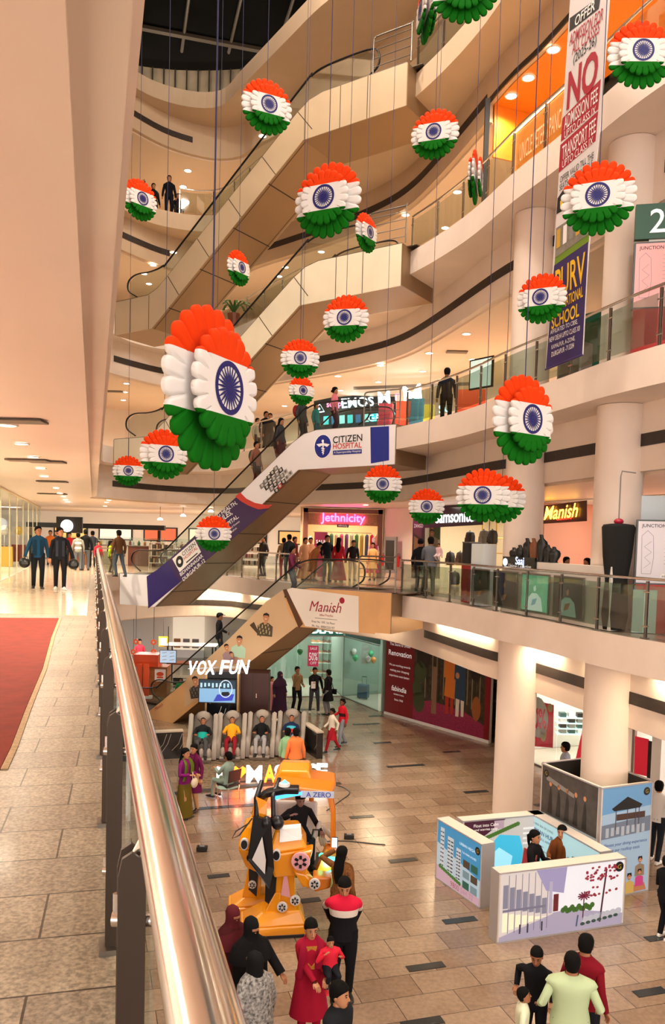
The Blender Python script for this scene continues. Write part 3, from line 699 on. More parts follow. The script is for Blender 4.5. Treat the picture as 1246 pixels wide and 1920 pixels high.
# ---- ground floor, fabric shop hoarding
fa = G(720, 1338, 0); fb = G(916, 1394, 0); fd = (fb-fa).normalized(); fw = (fb-fa).length
hred = mat('hoarding_red', '#7E1520', .35); 
t = thing('shop_hoarding', 'dark red renovation hoarding with a garden photograph of two people in kurtas, beside the column', 'hoarding', fa, atan2(fd.y, fd.x))
m = MB(); m.box((fw/2, .06, 1.5), (fw, .1, 3.0), mat('hoarding_board', '#D8D0C8', .5)); m.build('board', t)
m = MB(); m.box((fw/2, -.01, .05), (fw, .03, .1), white); m.build('skirting', t)
fr = Fr(fa, fd); m = MB()
u0 = fw*.30; h = 2.98
fr.rect(m, 0, .1, u0, h, hred); fr.rect(m, u0, .1, fw, h, mat('photo_foliage', '#4A4232', .4, noise=.75, nscale=5), .003)
fr.rect(m, fw*.955, .1, fw, h, hred, .012)
W1 = mat('letter_white', '#FFFFFF', .5, emit='#FFFFFF', es=.35)
fr.text(m, 'The Store is Under', u0*.5, 2.75, W1, w=u0*.74, bold=.02); fr.text(m, 'Renovation', u0*.5, 2.42, W1, w=u0*.8, bold=.03)
for k, s_ in enumerate(('We are working towards', 'making your shopping', 'experience even better.')): fr.text(m, s_, u0*.5, 1.95-k*.2, W1, w=u0*(.74, .66, .72)[k])
fr.text(m, 'fabindia', u0*.5, 1.08, W1, w=u0*.52, shear=.15, bold=.02); fr.text(m, 'CELEBRATE INDIA', u0*.5, .86, W1, w=u0*.36); fr.text(m, 'Since 1960', u0*.5, .66, W1, w=u0*.3)
# the garden photograph
pink = mat('photo_petals', '#A8305A', .5, noise=.5, nscale=14); bam = mat('photo_bamboo', '#8E8468', .5); dk = mat('photo_dark', '#241C16', .5)
fr.poly(m, [(u0, .1), (fw*.955, .1), (fw*.955, .55), (fw*.78, .85), (u0+.9, .95), (u0, .75)], pink, .006)
for k in range(17): fr.rect(m, u0+.15+k*.19+.03*(k % 3), 1.0+.1*(k % 2), u0+.19+k*.19+.03*(k % 3), 3.1, bam if k % 3 else dk, .0065)
for k, (u, v, r) in enumerate(((u0+.35, 1.9, .3), (u0+.5, 2.5, .35), (u0+.2, 1.3, .25), (fw*.87, 2.3, .25), (u0+.3, .8, .3))): fr.disc(m, u, v, r, r*1.3, dk if k % 2 else mat('photo_moss', '#3E4A2A', .6), .007)
fr.poly(m, [(u0+.95, .5), (u0+1.2, .5), (u0+1.22, 2.2), (u0+1.0, 2.2)], mat('photo_stone', '#8A6A56', .5), .009)
fr.disc(m, fw*.885, 1.05, .2, .42, mat('photo_clay', '#9C5A2C', .5), .009)
for cx, c1, c2 in ((u0+1.85, '#D97A2B', '#B8341F'), (u0+2.35, '#27455E', '#E6DED2')):
    g1 = mat('photo_'+c1[1:], c1, .5); g2 = mat('photo_'+c2[1:], c2, .5)
    fr.poly(m, [(cx-.2, .62), (cx-.05, .62), (cx-.02, 1.4), (cx+.02, 1.4), (cx+.06, .66), (cx+.18, .66), (cx+.2, 1.6), (cx-.2, 1.6)], g2, .010)
    fr.poly(m, [(cx-.27, 1.25), (cx+.25, 1.2), (cx+.22, 2.3), (cx+.28, 2.9), (cx-.24, 2.9), (cx-.2, 2.2)], g1, .012)
    fr.poly(m, [(cx-.3, 1.9), (cx-.2, 1.9), (cx-.16, 2.9), (cx-.28, 2.85)], g1, .014)
fr.disc(m, u0+2.2, 2.05, .09, .11, skinp, .016)
put(m, 'printed_panel', t)
# ---- ground floor, green-fascia shoe shop
sa = G(498, 1308, 0); sb = G(640, 1306, 0); sc_ = G(708, 1334, 0)
shop(sa, sb, 0, 4.5, 3.05, 48, mat('shop_green_grey', '#9FB3A6', .6), lampc=(.95, 1, .93), lampn=2)
A, d, n, w = shop(sb, sc_, 0, 2.6, 3.05, 20, mat('shop_green_grey', '#9FB3A6'), lampc=(.95, 1, .93))
glassfront(A, d, n, w, 2.6, 2, 'angled glass front of the shoe shop beside the red hoarding')
dd = (sb-sa).normalized(); glassfront(sa, dd, None, (sb-sa).length, 2.6, 5, 'wide glass front of the shoe shop under the green fascia')
grn = mat('fascia_green', '#0F5B4A', .4); LW = mat('led_white', '#FFFFFF', .5, emit='#FFFFFF', es=2.4)
t = thing('shop_sign', 'dark green fascia with white glowing letters over the shoe shop', 'shop sign', sa, atan2(dd.y, dd.x)); W_ = (sb-sa).length
m = MB(); m.box((W_/2, .0, 2.82), (W_, .12, .42), grn); m.build('fascia_board', t)
m = MB(); add_text(m, 'WOODLAND', (W_*.62, -.07, 2.86), (1, 0, 0), (0, 0, 1), LW, w=2.6, extrude=.03, bold=.03); m.build('letters', t)
m = MB(); sb2 = sb.lerp(sc_, .06); m.prism([Vector((0, 0, 2.62))+sb2, Vector((0, 0, 2.62))+sc_, Vector((0, 0, 2.99))+sc_, Vector((0, 0, 2.99))+sb2], (0.03, .06, 0), grn); m.build('fascia_return', t) if False else None
m.build("shop_fascia", label='dark green fascia turning the corner above the angled shoe shop glass', cat='shop sign')
shoec = [mat('shoe_tan', '#B07A45', .5), mat('shoe_black', '#1E1C1C', .4), mat('shoe_brown', '#6A4228', .5), mat('shoe_grey', '#8E8C88', .5), mat('shoe_cream', '#D8C8A6', .5), mat('shoe_olive', '#5C5A36', .5)]
solem = mat('shoe_sole', '#E2DCD0', .6)
def shoe_proto(mm, loc):
    t = thing('display_shoe', 'x', 'shoe', loc); t.scale = (1.25,)*3
    m = MB(); rings = []
    for x, w_, h0, h1 in ((-.13, .03, .02, .09), (-.12, .04, .015, .11), (-.06, .042, .015, .10), (0, .043, .015, .085), (.06, .05, .015, .06), (.12, .045, .015, .045), (.15, .02, .02, .035)):
        rings.append([(x, -w_, h0), (x, w_, h0), (x, w_*.8, h1*.8), (x, w_*.4, h1), (x, -w_*.4, h1), (x, -w_*.8, h1*.8)])
    m.loft(rings, mm); m.build('upper', t, smooth=60)
    m = MB(); m.loft([[(x, -w_, 0), (x, w_, 0), (x, w_, .02), (x, -w_, .02)] for x, w_ in ((-.14, .035), (-.05, .042), (.08, .05), (.155, .02))], solem); m.build('sole', t)
    return t
Fs = Fr(sa+Vector((0, 4.2, 0)), dd); shelfm = mat('glass_shelf', '#CFE6DE', .2); rows = ['bottom', 'second', 'third', 'fourth', 'top']
protos = {}
k = 0
for col in range(6):
    px0 = 585+col*22
    base = D(px0, 1250, 36.2)
    for r in range(5):
        z = .55+r*.46
        m = MB(); m.box((base.x+.2, 36.45, z-.012), (.52, .3, .02), shelfm)
        m.build('wall_shelf', label='glass shoe shelf, %s of its stack, %s stack from the left' % (rows[r], ('first', 'second', 'third', 'fourth', 'fifth', 'sixth')[col]), cat='shelf')
        for s_ in range(2):
            c = (k*5+r*2+s_) % 6; loc = (base.x+.08+s_*.24, 36.42, z)
            lb = '%s shoe, %s shelf of the %s stack in the shoe shop, %s side' % (('tan', 'black', 'brown', 'grey', 'cream', 'olive')[c], rows[r], ('first', 'second', 'third', 'fourth', 'fifth', 'sixth')[col], ('left', 'right')[s_])
            if c not in protos:
                protos[c] = shoe_proto(shoec[c], loc); o = protos[c]; o['label'] = lb; o['group'] = 'shoes on the shop shelves'
            else: o = copy_thing(protos[c], loc, None, lb)
            o.rotation_euler = (0, 0, -.4); k += 1
# balloons
for k, (x, y, c, nm) in enumerate(((562, 1222, '#2FA862', 'green, far left'), (663, 1222, '#F2F2EE', 'white, upper left'), (655, 1231, '#E8922E', 'orange, left'), (666, 1234, '#3BBF80', 'green, below the white one'), (695, 1226, '#3BBF80', 'green, upper right'), (690, 1236, '#F2F2EE', 'white, right'), (700, 1238, '#E8922E', 'orange, far right'))):
    p = G(x, y, 2.0) if False else D(x, y, 33.6+(k%3)*.33)
    m = MB(); m.lathe([(.001, -.15), (.02, -.14), (.08, -.09), (.125, 0), (.12, .07), (.07, .13), (.001, .15)], p, mat('balloon_'+c[1:], c, .25, coat=.5), 14)
    m.build('balloon', smooth=True, label='%s balloon inside the shoe shop glass' % nm.replace(',', ''), cat='balloon', group='balloons in the shoe shop')
pf = Plane(sa, dd, .05); m = MB(); pk = mat('poster_pink', '#C9325E', .5, emit='#C9325E', es=.4)
pf.poly(m, [(577, 1210), (597, 1211), (596, 1250), (576, 1249)], pk); pf.text(m, 'SALE', (581, 1216), (594, 1216), W1, bold=.02); pf.text(m, '50%', (579, 1231), (595, 1231), W1, h=.34, bold=.03); pf.text(m, 'OFF', (581, 1243), (593, 1243), W1)
m.build('sale_poster', label='pink sale poster with 50% taped to the shoe shop glass', cat='poster')
# mannequin legs and blue suitcase
def suitcase(loc, rz, c, label, h=.62, w_=.42):
    t = thing('suitcase', label, 'suitcase', loc, rz); m = MB()
    m.loft([[(x, -.12+a, z), (x, .12-a, z), (x, .12-a, z+.0001), (x, -.12+a, z+.0001)] for x, a, z in ()] or [[(-w_/2, -.12, .05), (w_/2, -.12, .05), (w_/2, .12, .05), (-w_/2, .12, .05)], [(-w_/2-.01, -.14, .1), (w_/2+.01, -.14, .1), (w_/2+.01, .14, .1), (-w_/2-.01, .14, .1)], [(-w_/2-.01, -.14, h-.06), (w_/2+.01, -.14, h-.06), (w_/2+.01, .14, h-.06), (-w_/2-.01, .14, h-.06)], [(-w_/2, -.11, h), (w_/2, -.11, h), (w_/2, .11, h), (-w_/2, .11, h)]], c)
    m.build('shell', t)
    m = MB(); 
    for x in (-.1, .1): m.tube([(x, .1, h), (x, .1, h+.3)], .01, steel, 6)
    m.tube([(-.1, .1, h+.3), (.1, .1, h+.3)], .016, black, 6); m.build('pull_handle', t)
    for x in (-1, 1): m = MB(); m.lathe([(.03, -.02), (.03, .02)], (x*w_*.4, 0, .03), black, 10, 'X'); m.build('wheel', t)
    return t
suitcase(G(665, 1313, .01)+Vector((.35, .35, 0)), -.4, mat('case_blue', '#2A5A78', .4), 'teal blue suitcase standing behind the shoe shop glass')
# ---- ground floor, red sale shop between the columns
ra = G(985, 1424, 0); rb = G(1064, 1468, 0)
ua = Vector((5.95, 24.9, 0)); ub = Vector((7.35, 20.9, 0)); uc = Vector((8.6, 17.6, 0))
A, d, n, w = shop((5.75, 25.3), (7.5, 20.6), 0, 4.5, 3.05, 90, lampn=2)
glassfront(A, d, n, w, 3.0, 4, 'tall glass front of the sale shop between the two big columns')
pu = Plane(A+n*.35, d, 0); m = MB(); rd = mat('sale_red', '#D01E36', .5, emit='#D01E36', es=.5)
pu.poly(m, [(985, 1308), (1038, 1322), (1036, 1402), (982, 1398)], rd); pu.disc(m, (1008, 1345), 19, white, .006, 1.2); pu.text(m, 'UPTO', (996, 1332), (1016, 1334), rd, d=.01, bold=.02); pu.text(m, '50%', (990, 1344), (1024, 1349), rd, d=.01, h=.62, bold=.03); pu.text(m, 'OFF', (997, 1361), (1014, 1362), rd, d=.01, bold=.02)
pu.disc(m, (1031, 1327), 5, mat('badge_cream', '#E8D2A0', .5), .006); pu.disc(m, (1018, 1375), 6, mat('badge_cream', '#E8D2A0', .5), .006, 1.5); pu.text(m, 'FREE', (1014, 1375), (1022, 1376), darkred, d=.01)
m.build('sale_poster', label='large red poster reading UPTO 50% OFF behind the shop glass', cat='poster')
sm = mat('shelf_dark_teal', '#2F5A58', .4)
for r in range(4):
    p = D(1074, 1345+r*10, 25.5); m = MB(); m.box((p.x+.1, p.y, p.z), (1.3, .35, .03), mat('lit_shelf', '#CFF0EC', .3, emit='#CFF0EC', es=1.0)); m.build('display_shelf', label='lit glass shelf of the folded goods case, %s of four' % ('topmost', 'second', 'third', 'lowest')[r], cat='shelf')
    for j in range(4):
        m = MB(); m.box((p.x-.35+j*.28, p.y, p.z+.09), (.2, .22, .13), [sm, white, black, shoec[3]][(j+r) % 4]); m.build('folded_garment', label='folded garment stack, place %s on the %s shelf of the lit case' % (('one', 'two', 'three', 'four')[j], ('topmost', 'second', 'third', 'lowest')[r]), cat='clothes', group='folded goods in the lit case')
# bicycle prop
bp_ = G(1034, 1432, .0); bp_ = A+n*1.0+d*(w*.62)
t = thing('bicycle', 'pale green display bicycle on the white floor of the sale shop', 'bicycle', bp_, atan2(d.y, d.x)); pg = mat('bicycle_green', '#8FA892', .4)
for x in (-.5, .5):
    m = MB(); m.tube([(x+cos(a)*.31, 0, .33+sin(a)*.31) for a in [2*pi*k/24 for k in range(25)]], .018, black, 6)
    for k in range(10): m.tube([(x, 0, .33), (x+cos(k*.628)*.3, 0, .33+sin(k*.628)*.3)], .003, steel, 4)
    m.build('wheel', t)
m = MB()
for a, b in (((-.5, .33), (-.15, .85)), ((-.15, .85), (.35, .85)), ((.35, .85), (.5, .33)), ((-.15, .85), (-.02, .3)), ((-.02, .3), (.38, .8)), ((-.5, .33), (-.02, .3)), ((.35, .85), (.32, 1.05))): m.tube([(a[0], 0, a[1]), (b[0], 0, b[1])], .018, pg, 8)
m.build('frame', t); m = MB(); m.tube([(.32, -.25, 1.08), (.32, 0, 1.05), (.32, .25, 1.08)], .014, steel, 8); m.build('handlebar', t); m = MB(); m.box((-.17, 0, .93), (.26, .12, .06), shoec[2], taper=.7); m.build('saddle', t)
st = D(1088, 1415, 21.3)
t = thing('sale_stand', 'red and white leaning sale stand seen beside the second column', 'stand', (st.x, st.y, 0.01)); m = MB(); m.prism([(-.25, 0, .2), (.2, 0, .2), (.35, .05, 1.7), (.05, .05, 1.7)], (0, .03, 0), rd); m.build('panel', t); m = MB(); m.tube([(-.1, 0, .01), (.2, .05, 1.75)], .015, black, 6); m.build('pole', t)
# ---- ground floor, clothes shop at the right edge
A, d, n, w = shop((7.75, 20.0), (10.3, 13.6), 0, 4, 3.05, 90, lampn=2)
m = MB(); px = Plane(A, d, .1)
px.poly(m, [(1190, 1380), (1216, 1386), (1214, 1456), (1188, 1450)], rd); m.build('red_wall_panel', label='bright red poster panel beyond the second column', cat='poster')
m = MB(); px.poly(m, [(1216, 1388), (1230, 1392), (1226, 1462), (1213, 1458)], black, .02); m.build('display_board', label='narrow black display board right of the red poster', cat='board')
m = MB(); pp = px.at(1236, 1460); m.box((pp.x, pp.y, 1.5), (.3, .3, 3.0), white, rz=.4); struct('trim_pillar', m)
rk = px.at(1243, 1440)+n*.6
t = thing('clothes_rail', 'black steel clothes rail at the right edge of the picture', 'clothes rail', (rk.x, rk.y, .01), atan2(d.y, d.x)); m = MB()
for x in (-.7, .7): m.tube([(x, 0, 0), (x, 0, 1.9)], .02, black, 6)
for z in (1.05, 1.85): m.tube([(-.7, 0, z), (.7, 0, z)], .015, black, 6)
m.build('frame', t)
def garment(loc, rz, mm, label, group, L=.85, w_=.42, nm='hanging_garment'):
    t = thing(nm, label, 'clothes', loc, rz, group); m = MB()
    m.loft([[(x*s_*.5*w_, y, -z) for x, y in ((-1, 0), (-.5, -.05), (.5, -.05), (1, 0), (.5, .05), (-.5, .05))] for s_, z in ((.25, .05), (.9, .13), (.85, .35), (.8, .5), (1.0, L))], mm); m.build('cloth', t, smooth=60)
    m = MB(); m.tube([(-.16, 0, -.12), (0, 0, -.03), (.16, 0, -.12)], .008, black, 5); m.tube([(0, 0, -.03), (0, 0, .02)], .005, steel, 5); m.build('hanger', t); return t
gc = ['#D8D2DC', '#E8E0E4', '#C8C0D0', '#B8305A', '#F0ECEA', '#D04060', '#2A2A30']
for k in range(6):
    q = rk+d*(-.55+k*.2); garment((q.x, q.y, 1.83 if k > 2 else 1.03), atan2(d.y, d.x)+1.2, mat('cloth_'+gc[k][1:], gc[k], .8), '%s garment on the clothes rail at the right edge, %s along' % (('lilac', 'white', 'grey', 'crimson', 'cream', 'pink')[k], ('first', 'second', 'third', 'fourth', 'fifth', 'sixth')[k]), 'clothes on the rail at the right edge')
# ================================================================== FIRST GALLERY
def proj(p):
    v = Vector(p)-Vector((0, 0, CAMZ)); z = v.dot(_f); return CX+F*v.dot(_R)/z, CY-F*v.dot(_U)/z, z
def edge_at(px, off, z, lo=44):
    P = [Vector((x, y, 0)) for x, y in FAR_E[lo:90]]; Q = []
    for k, p in enumerate(P):
        d = (P[min(k+1, len(P)-1)]-P[max(k-1, 0)]).normalized(); Q.append(p+Vector((-d.y, d.x, 0))*off+Vector((0, 0, z)))
    for a, b in zip(Q, Q[1:]):
        xa, xb = proj(a)[0], proj(b)[0]
        if (xa-px)*(xb-px) <= 0: return a.lerp(b, (px-xa)/(xb-xa) if xb != xa else 0)
    return Q[-1]
Z1, Z2, Z3, Z4 = ZF[1:5]
mb = MB(); mb.slab([(-2.9-WS*15.3, 15.3), (-.12-WS*15.3, 15.3), (-.12-WS*30.5, 30.5), (-9.4, 31.2), (-8.6, 33.4), (-7, 35), (-5.1, 35), (-3.8, 33.3), (-2, 30.6), (-.6, 28.6), (.5, 27.6), (1.9, 27.2), (3.4, 25.2), (4.6, 22), (5.6, 20), (9, 18), (9, 30), (4, 40), (-4, 52), (-2.9-WS*52, 52)], [], Z1+.012, Z1+.001, floorP); struct('floor_polished', mb)
# left glass shop wall
gl = lambda y, z=0: Vector((-2.95-WS*y, y, Z1+z))
t = thing('glass_shopfront', 'long frameless glass shopfront on the left of the walkway', 'shopfront', gl(20), atan2((gl(44)-gl(20)).y, (gl(44)-gl(20)).x))
L_ = (gl(44)-gl(20)).length
for j in range(9):
    m = MB(); m.box((L_*(j+.5)/9, 0, 1.5), (L_/9-.03, .012, 2.9), glass_c); m.build('glass_pane', t)
    m = MB(); m.box((L_*(j+1)/9, 0, 1.5), (.02, .04, 2.98), mat('pale_frame', '#E0CFA8', .3, .3)); m.build('mullion', t)  # mullions in a plain pale metal
m = MB(); m.box((L_/2, 0, 2.96), (L_, .06, .06), mat('pale_frame', '#F5EFE0')); m.build('top_rail', t)
gy = mat('gold_wall', '#C9A25A', .4, noise=.5, nscale=3)
m = MB(); m.prism([gl(-6)+Vector((-5, 0, .02)), gl(50)+Vector((-5, 0, .02)), gl(50)+Vector((-5, 0, 3)), gl(-6)+Vector((-5, 0, 3))], (-.1, 0, 0), wh); struct('wall_shop_left', m)  # unseen near stretch extended to bounce light into the walkway
m = MB(); m.slab([(v.x, v.y) for v in (gl(-6)+Vector((-5, 0, 0)), gl(-6), gl(50), gl(50)+Vector((-5, 0, 0)))], [], Z1+.016, Z1+.001, shopfl); struct('floor_shop_left', m)  # pale floor, its unseen near part added as a bounce surface
for y_, e_ in ((2, 115), (8, 115), (14, 100), (22, 60), (28, 60), (34, 60), (40, 60)): lamp('shop_lamp', gl(y_)+Vector((-1.9, 0, 2.9)), e_, (1.6, 1.0), (1, .88, .74))  # first three are out of view, added to brighten the walkway
random.seed(11)
for k in range(10):
    p = gl(22.5+k*2.3)+Vector((-1.1-(k % 3)*.5, 0, 0)); c = ['#A8642E', '#D8B04A', '#3E3A38', '#C9C0B4', '#7E2A1E'][k % 5]
    t = thing('display_stand', '%s merchandise stand behind the left glass shopfront, %s from the camera' % (('brown', 'gold', 'charcoal', 'pale', 'dark red')[k % 5], ('first', 'second', 'third', 'fourth', 'fifth', 'sixth', 'seventh', 'eighth', 'ninth', 'tenth')[k]), 'display stand', (p.x, p.y, Z1+.02), .3)
    m = MB(); m.box((0, 0, .45), (.7, .5, .9), mat('stand_'+c[1:], c, .5)); m.build('plinth', t)
    m = MB(); m.tube([(0, 0, .9), (0, 0, 1.5)], .03, steel, 6); m.build('pole', t)
    m = MB(); m.ball((0, 0, 1.65), (.2, .14, .24), mat('stand_'+['A8642E', 'D8B04A', '3E3A38', 'C9C0B4', '7E2A1E'][(k+2) % 5], '#'+['A8642E', 'D8B04A', '3E3A38', 'C9C0B4', '7E2A1E'][(k+2) % 5], .5), 10, 6); m.build('display_head', t)
# far food court on the first gallery
m = MB(); m.box((-9, 52, Z1+1.52), (34, .2, 3.0), mat('glowing_store_wall', '#F4E6D2', .5, emit='#FFEFD8', es=.3)); struct('wall_food_court', m)  # brightness of the store put into the wall as emission
for k in range(4): lamp('shop_lamp', (-14+k*4, 45, Z1+2.95), 80, (2.4, 1.4), (1, .93, .82))
bk = mat('matte_black', '#191718', .5)
m = MB(); m.box((-12.8, 43.2, Z1+2.02), (7.4, .4, .26), bk); m.build('black_fascia_beam', label='long black fascia beam over the bright food court counters', cat='beam')
for x in (-16.3, -9.4): m = MB(); m.box((x, 43.2, Z1+.95), (.14, .2, 1.86), bk); m.build('beam_post', label='black post holding the %s end of the food court fascia beam' % ('left' if x < -12 else 'right'), cat='post')
random.seed(5)
for k in range(5):
    x = -13.6+k*2.0; t = thing('serving_counter', 'food court serving counter, %s from the left under the black beam' % ('first', 'second', 'third', 'fourth', 'fifth')[k], 'counter', (x, 41.5+(k % 2)*1.2, Z1+.02))
    m = MB(); m.box((0, 0, .5), (1.9, .7, 1.0), mat('counter_%d' % (k % 3), ('#A86A40', '#D9CFC0', '#6E3A2A')[k % 3], .5)); m.build('body', t)
    m = MB(); m.box((0, 0, 1.02), (2.0, .8, .04), steel_d); m.build('top', t)
    m = MB(); m.box((0, -.2, 1.25), (1.8, .3, .38), glass_c); m.build('display_case', t)
    for j in range(6):
        c = ['#D93A2B', '#F0C23A', '#F2F2F2', '#3B6E3A', '#E88A3A', '#8A3A22'][(j+k) % 6]
        p = WM(t)@Vector((-.8+j*.31, .05, 1.04)); m = MB(); m.lathe([(.001, 0), (.07, 0), (.075, .16), (.03, .2), (.03, .25), (.001, .25)], p, mat('pack_'+c[1:], c, .5), 8)
        m.build('product_jar', label='product jar, %s from the left on the %s food court counter' % (ORD[j], ORD[k]), cat='jar', group='jars on the food court counters')
fcs = mat('shelf_white', '#EDE6DA', .5)
for k in range(4):
    x = -8.6+k*1.5; y = 40.5; t = thing('wire_rack', 'low white rack packed with goods beside the escalator landing, %s of four' % ('first', 'second', 'third', 'last')[k], 'rack', (x, y, Z1+.02)); m = MB()
    for z in (.2, .55, .9, 1.22): m.box((0, 0, z), (1.35, .5, .03), fcs)
    for a in (-.66, .66):
        for b in (-.23, .23): m.box((a, b, .62), (.03, .03, 1.24), fcs)
    m.build('frame', t)
    m = MB()
    for z in (.22, .57, .92):
        for j in range(9): m.box((-.58+j*.145, 0, z+.11), (.1, .3, .2), mat('pack_%d' % ((j+k+int(z*10)) % 4), ('#7A5A42', '#E8E2D8', '#5A5450', '#B8A080')[(j+k+int(z*10)) % 4], .6))
    m.build('goods', t)
for k, (px, py) in enumerate(((343, 968), (395, 960), (300, 975))):
    p = D(px, py, 39); t = thing('hanging_light', 'bright hanging spotlight cluster over the food court, %s' % ('middle', 'right', 'left')[k], 'ceiling light', p)
    m = MB(); m.tube([(0, 0, .1), (0, 0, ZC[1]-p.z)], .01, bk, 6); m.build('rod', t)
    m = MB(); m.lathe([(.02, .12), (.12, .06), (.14, 0), (.001, 0)], (0, 0, 0), mat('spot_glow', '#FFFFFF', emit='#FFF4E0', es=6), 12); m.build('lamp_head', t)
for k in range(6):
    c = ('#E8B86A', '#D8D0C0', '#B85A3A', '#F0E2C0', '#8A5A3A', '#E09A5A')[k]; t = thing('menu_board', 'lit food court menu board high on the far wall, %s from the left' % ORD[k], 'menu board', (-17+k*2.9, 51.85, Z1+1.7)); m = MB(); m.box((0, 0, 0), (2.2, .1, .9), bk); m.build('frame', t); m = MB(); m.box((0, -.06, 0), (2.0, .02, .75), mat('menu_'+c[1:], c, .4, emit=c, es=1.6)); m.build('panel', t)
# directory board at the corner of the far walkway
t = thing('directory_board', 'round white glowing sign on a black post at the far end of the walkway', 'sign', (D(126, 985, 40).x, 40, Z1+.02))
m = MB(); m.tube([(0, 0, 0), (0, 0, 2.2)], .05, bk, 8); m.build('post', t); m = MB(); m.box((.1, .05, 2.0), (1.3, .1, .8), bk); m.build('board', t)
m = MB(); m.lathe([(.001, 0), (.3, 0), (.3, .06), (.001, .06)], (0, -.02, 1.95), LW if 'LW' in globals() else wh, 20, 'Y'); m.build('disc', t)
# ethnic wear shop
ea = G(568, 1084, Z1); eb = G(716, 1086, Z1); eb.y = ea.y = 34.6; ea.x = D(568, 1000, 34.6).x; eb.x = D(716, 1000, 34.6).x
A, d, n, w = shop(ea, eb, Z1, 4, 2.98, 55, mat('warm_shop_wall', '#E8C9A0', .6), (1, .85, .62))
brn = mat('brown_wood_frame', '#7A3F26', .4, noise=.2, nscale=5)
t = thing('shop_portal', 'brown wooden portal of the ethnic wear shop with pink glowing name', 'shopfront', ea)
m = MB()
for x in (.1, w-.1): m.box((x, -.1, 1.48), (.2, .3, 2.94), brn)
m.box((w/2, -.1, 2.86), (w, .3, .18), brn); m.build('frame', t)
m = MB(); m.box((w/2, .05, 2.5), (w-.4, .08, .5), mat('lattice_panel', '#C9935E', .5, noise=.5, nscale=30)); m.build('fascia', t)
pkg = mat('sign_pink_glow', '#FF5AD0', .5, emit='#FF4FC8', es=6)
m = MB(); add_text(m, 'Jethnicity', (w*.5, -.04, 2.52), (1, 0, 0), (0, 0, 1), pkg, w=1.9, extrude=.03, bold=.02); m.build('letters', t)
m = MB(); m.box((w*.5, -.04, 2.22), (.5, .03, .12), bk); add_text(m, 'ethnicity', (w*.5, -.06, 2.22), (1, 0, 0), (0, 0, 1), W1, w=.4); m.build('small_sign', t)
m = MB(); m.tube([(.4, 1.2, 1.95), (w-.4, 1.2, 1.95)], .02, steel, 6); m.build('clothes_bar', t)
cols = ['#8FA63A', '#D9B36A', '#D8D0B8', '#3E6E5A', '#C9C0A8', '#D95A8A', '#7A4A8A', '#E0D8C8', '#4A8A6A', '#E8D87A', '#5A7AA8', '#D93A6A', '#E8B0C8']
nmc = ['olive', 'tan', 'cream', 'teal', 'beige', 'rose', 'violet', 'ivory', 'green', 'yellow', 'blue', 'crimson', 'blush']
for k in range(13): garment((ea.x+.55+k*.225, ea.y+1.2, Z1+1.93), 1.1, mat('cloth_'+cols[k][1:], cols[k], .8), '%s kurta hanging on the bar inside the ethnic wear shop' % nmc[k], 'kurtas on the bar', L=1.05, w_=.4)
t = thing('sale_board', 'maroon standing board reading SALE 70 at the ethnic wear shop entrance', 'sign', (D(601, 1020, 33.8).x, 33.8, Z1+.02)); m = MB(); m.box((0, 0, .95), (.55, .08, 1.9), mat('board_maroon', '#8A1846', .4)); m.build('panel', t)
m = MB(); add_text(m, 'SALE', (0, -.045, 1.5), (1, 0, 0), (0, 0, 1), W1, w=.4, bold=.02); add_text(m, '70', (0, -.045, 1.1), (1, 0, 0), (0, 0, 1), W1, w=.34, bold=.03); m.build('lettering', t)
def mannequin(loc, rz, c, label):
    t = thing('mannequin', label, 'mannequin', loc, rz); m = MB(); m.ball((0, 0, 1.62), (.08, .09, .12), white, 12, 8); m.lathe([(.05, 1.42), (.045, 1.52)], (0, 0, 0), white, 10); m.build('head', t, smooth=True)
    m = MB(); m.lathe([(.03, 1.46), (.17, 1.40), (.19, 1.25), (.15, 1.05), (.20, .85), (.30, .25), (.30, .22)], (0, 0, 0), mat('dress_'+c[1:], c, .7, noise=.3, nscale=20), 16, sy=.65); m.build('dress', t, smooth=60)
    m = MB()
    for s_ in (-1, 1): m.tube([(s_*.17, 0, 1.37), (s_*.22, -.02, 1.1), (s_*.2, -.12, .9)], [.04, .035, .025], white, 8)
    m.build('arms', t, smooth=True); m = MB(); m.lathe([(.18, 0), (.18, .02), (.02, .03), (.02, .3), (.001, .3)], (0, 0, 0), steel, 12); m.build('stand', t); return t
mannequin((D(620, 1030, 34.1).x-.9, 34.3, Z1+.02), 0, '#E8C8B8', 'pale dressed mannequin at the left of the ethnic wear shop window')
mannequin((D(700, 1030, 34.3).x, 34.35, Z1+.02), 0, '#D9488A', 'mannequin in a pink sequinned dress at the right of the ethnic wear shop window')
# wall between the shops, with extinguishers
ta = Vector((3.35, 32.3, 0)); tb = Vector((5.9, 26.6, 0))
wa_ = Vector((eb.x+.02, 34.5, 0)); m = MB(); m.prism([wa_+Vector((0, 0, Z1+.012)), ta+Vector((0, 0, Z1+.012)), ta+Vector((0, 0, Z1+3)), wa_+Vector((0, 0, Z1+3))], (.1, .1, 0), cream); struct('wall_gallery', m)
for k, px in enumerate((718, 745)):
    p = D(px, 1060, 33.9 if k == 0 else 32.9); t = thing('fire_extinguisher', 'red fire extinguisher on the wall %s of the framed hose cabinet' % ('left', 'right')[k], 'fire extinguisher', (p.x, p.y, Z1+.55))
    m = MB(); m.lathe([(.001, 0), (.08, .01), (.085, .4), (.05, .48), (.02, .5), (.001, .5)], (0, 0, 0), mat('ext_red', '#C01818', .3), 12); m.build('cylinder', t, smooth=True)
    m = MB(); m.tube([(0, 0, .5), (.0, 0, .56), (.06, -.02, .56), (.1, -.03, .35)], .015, black, 6); m.build('hose', t)
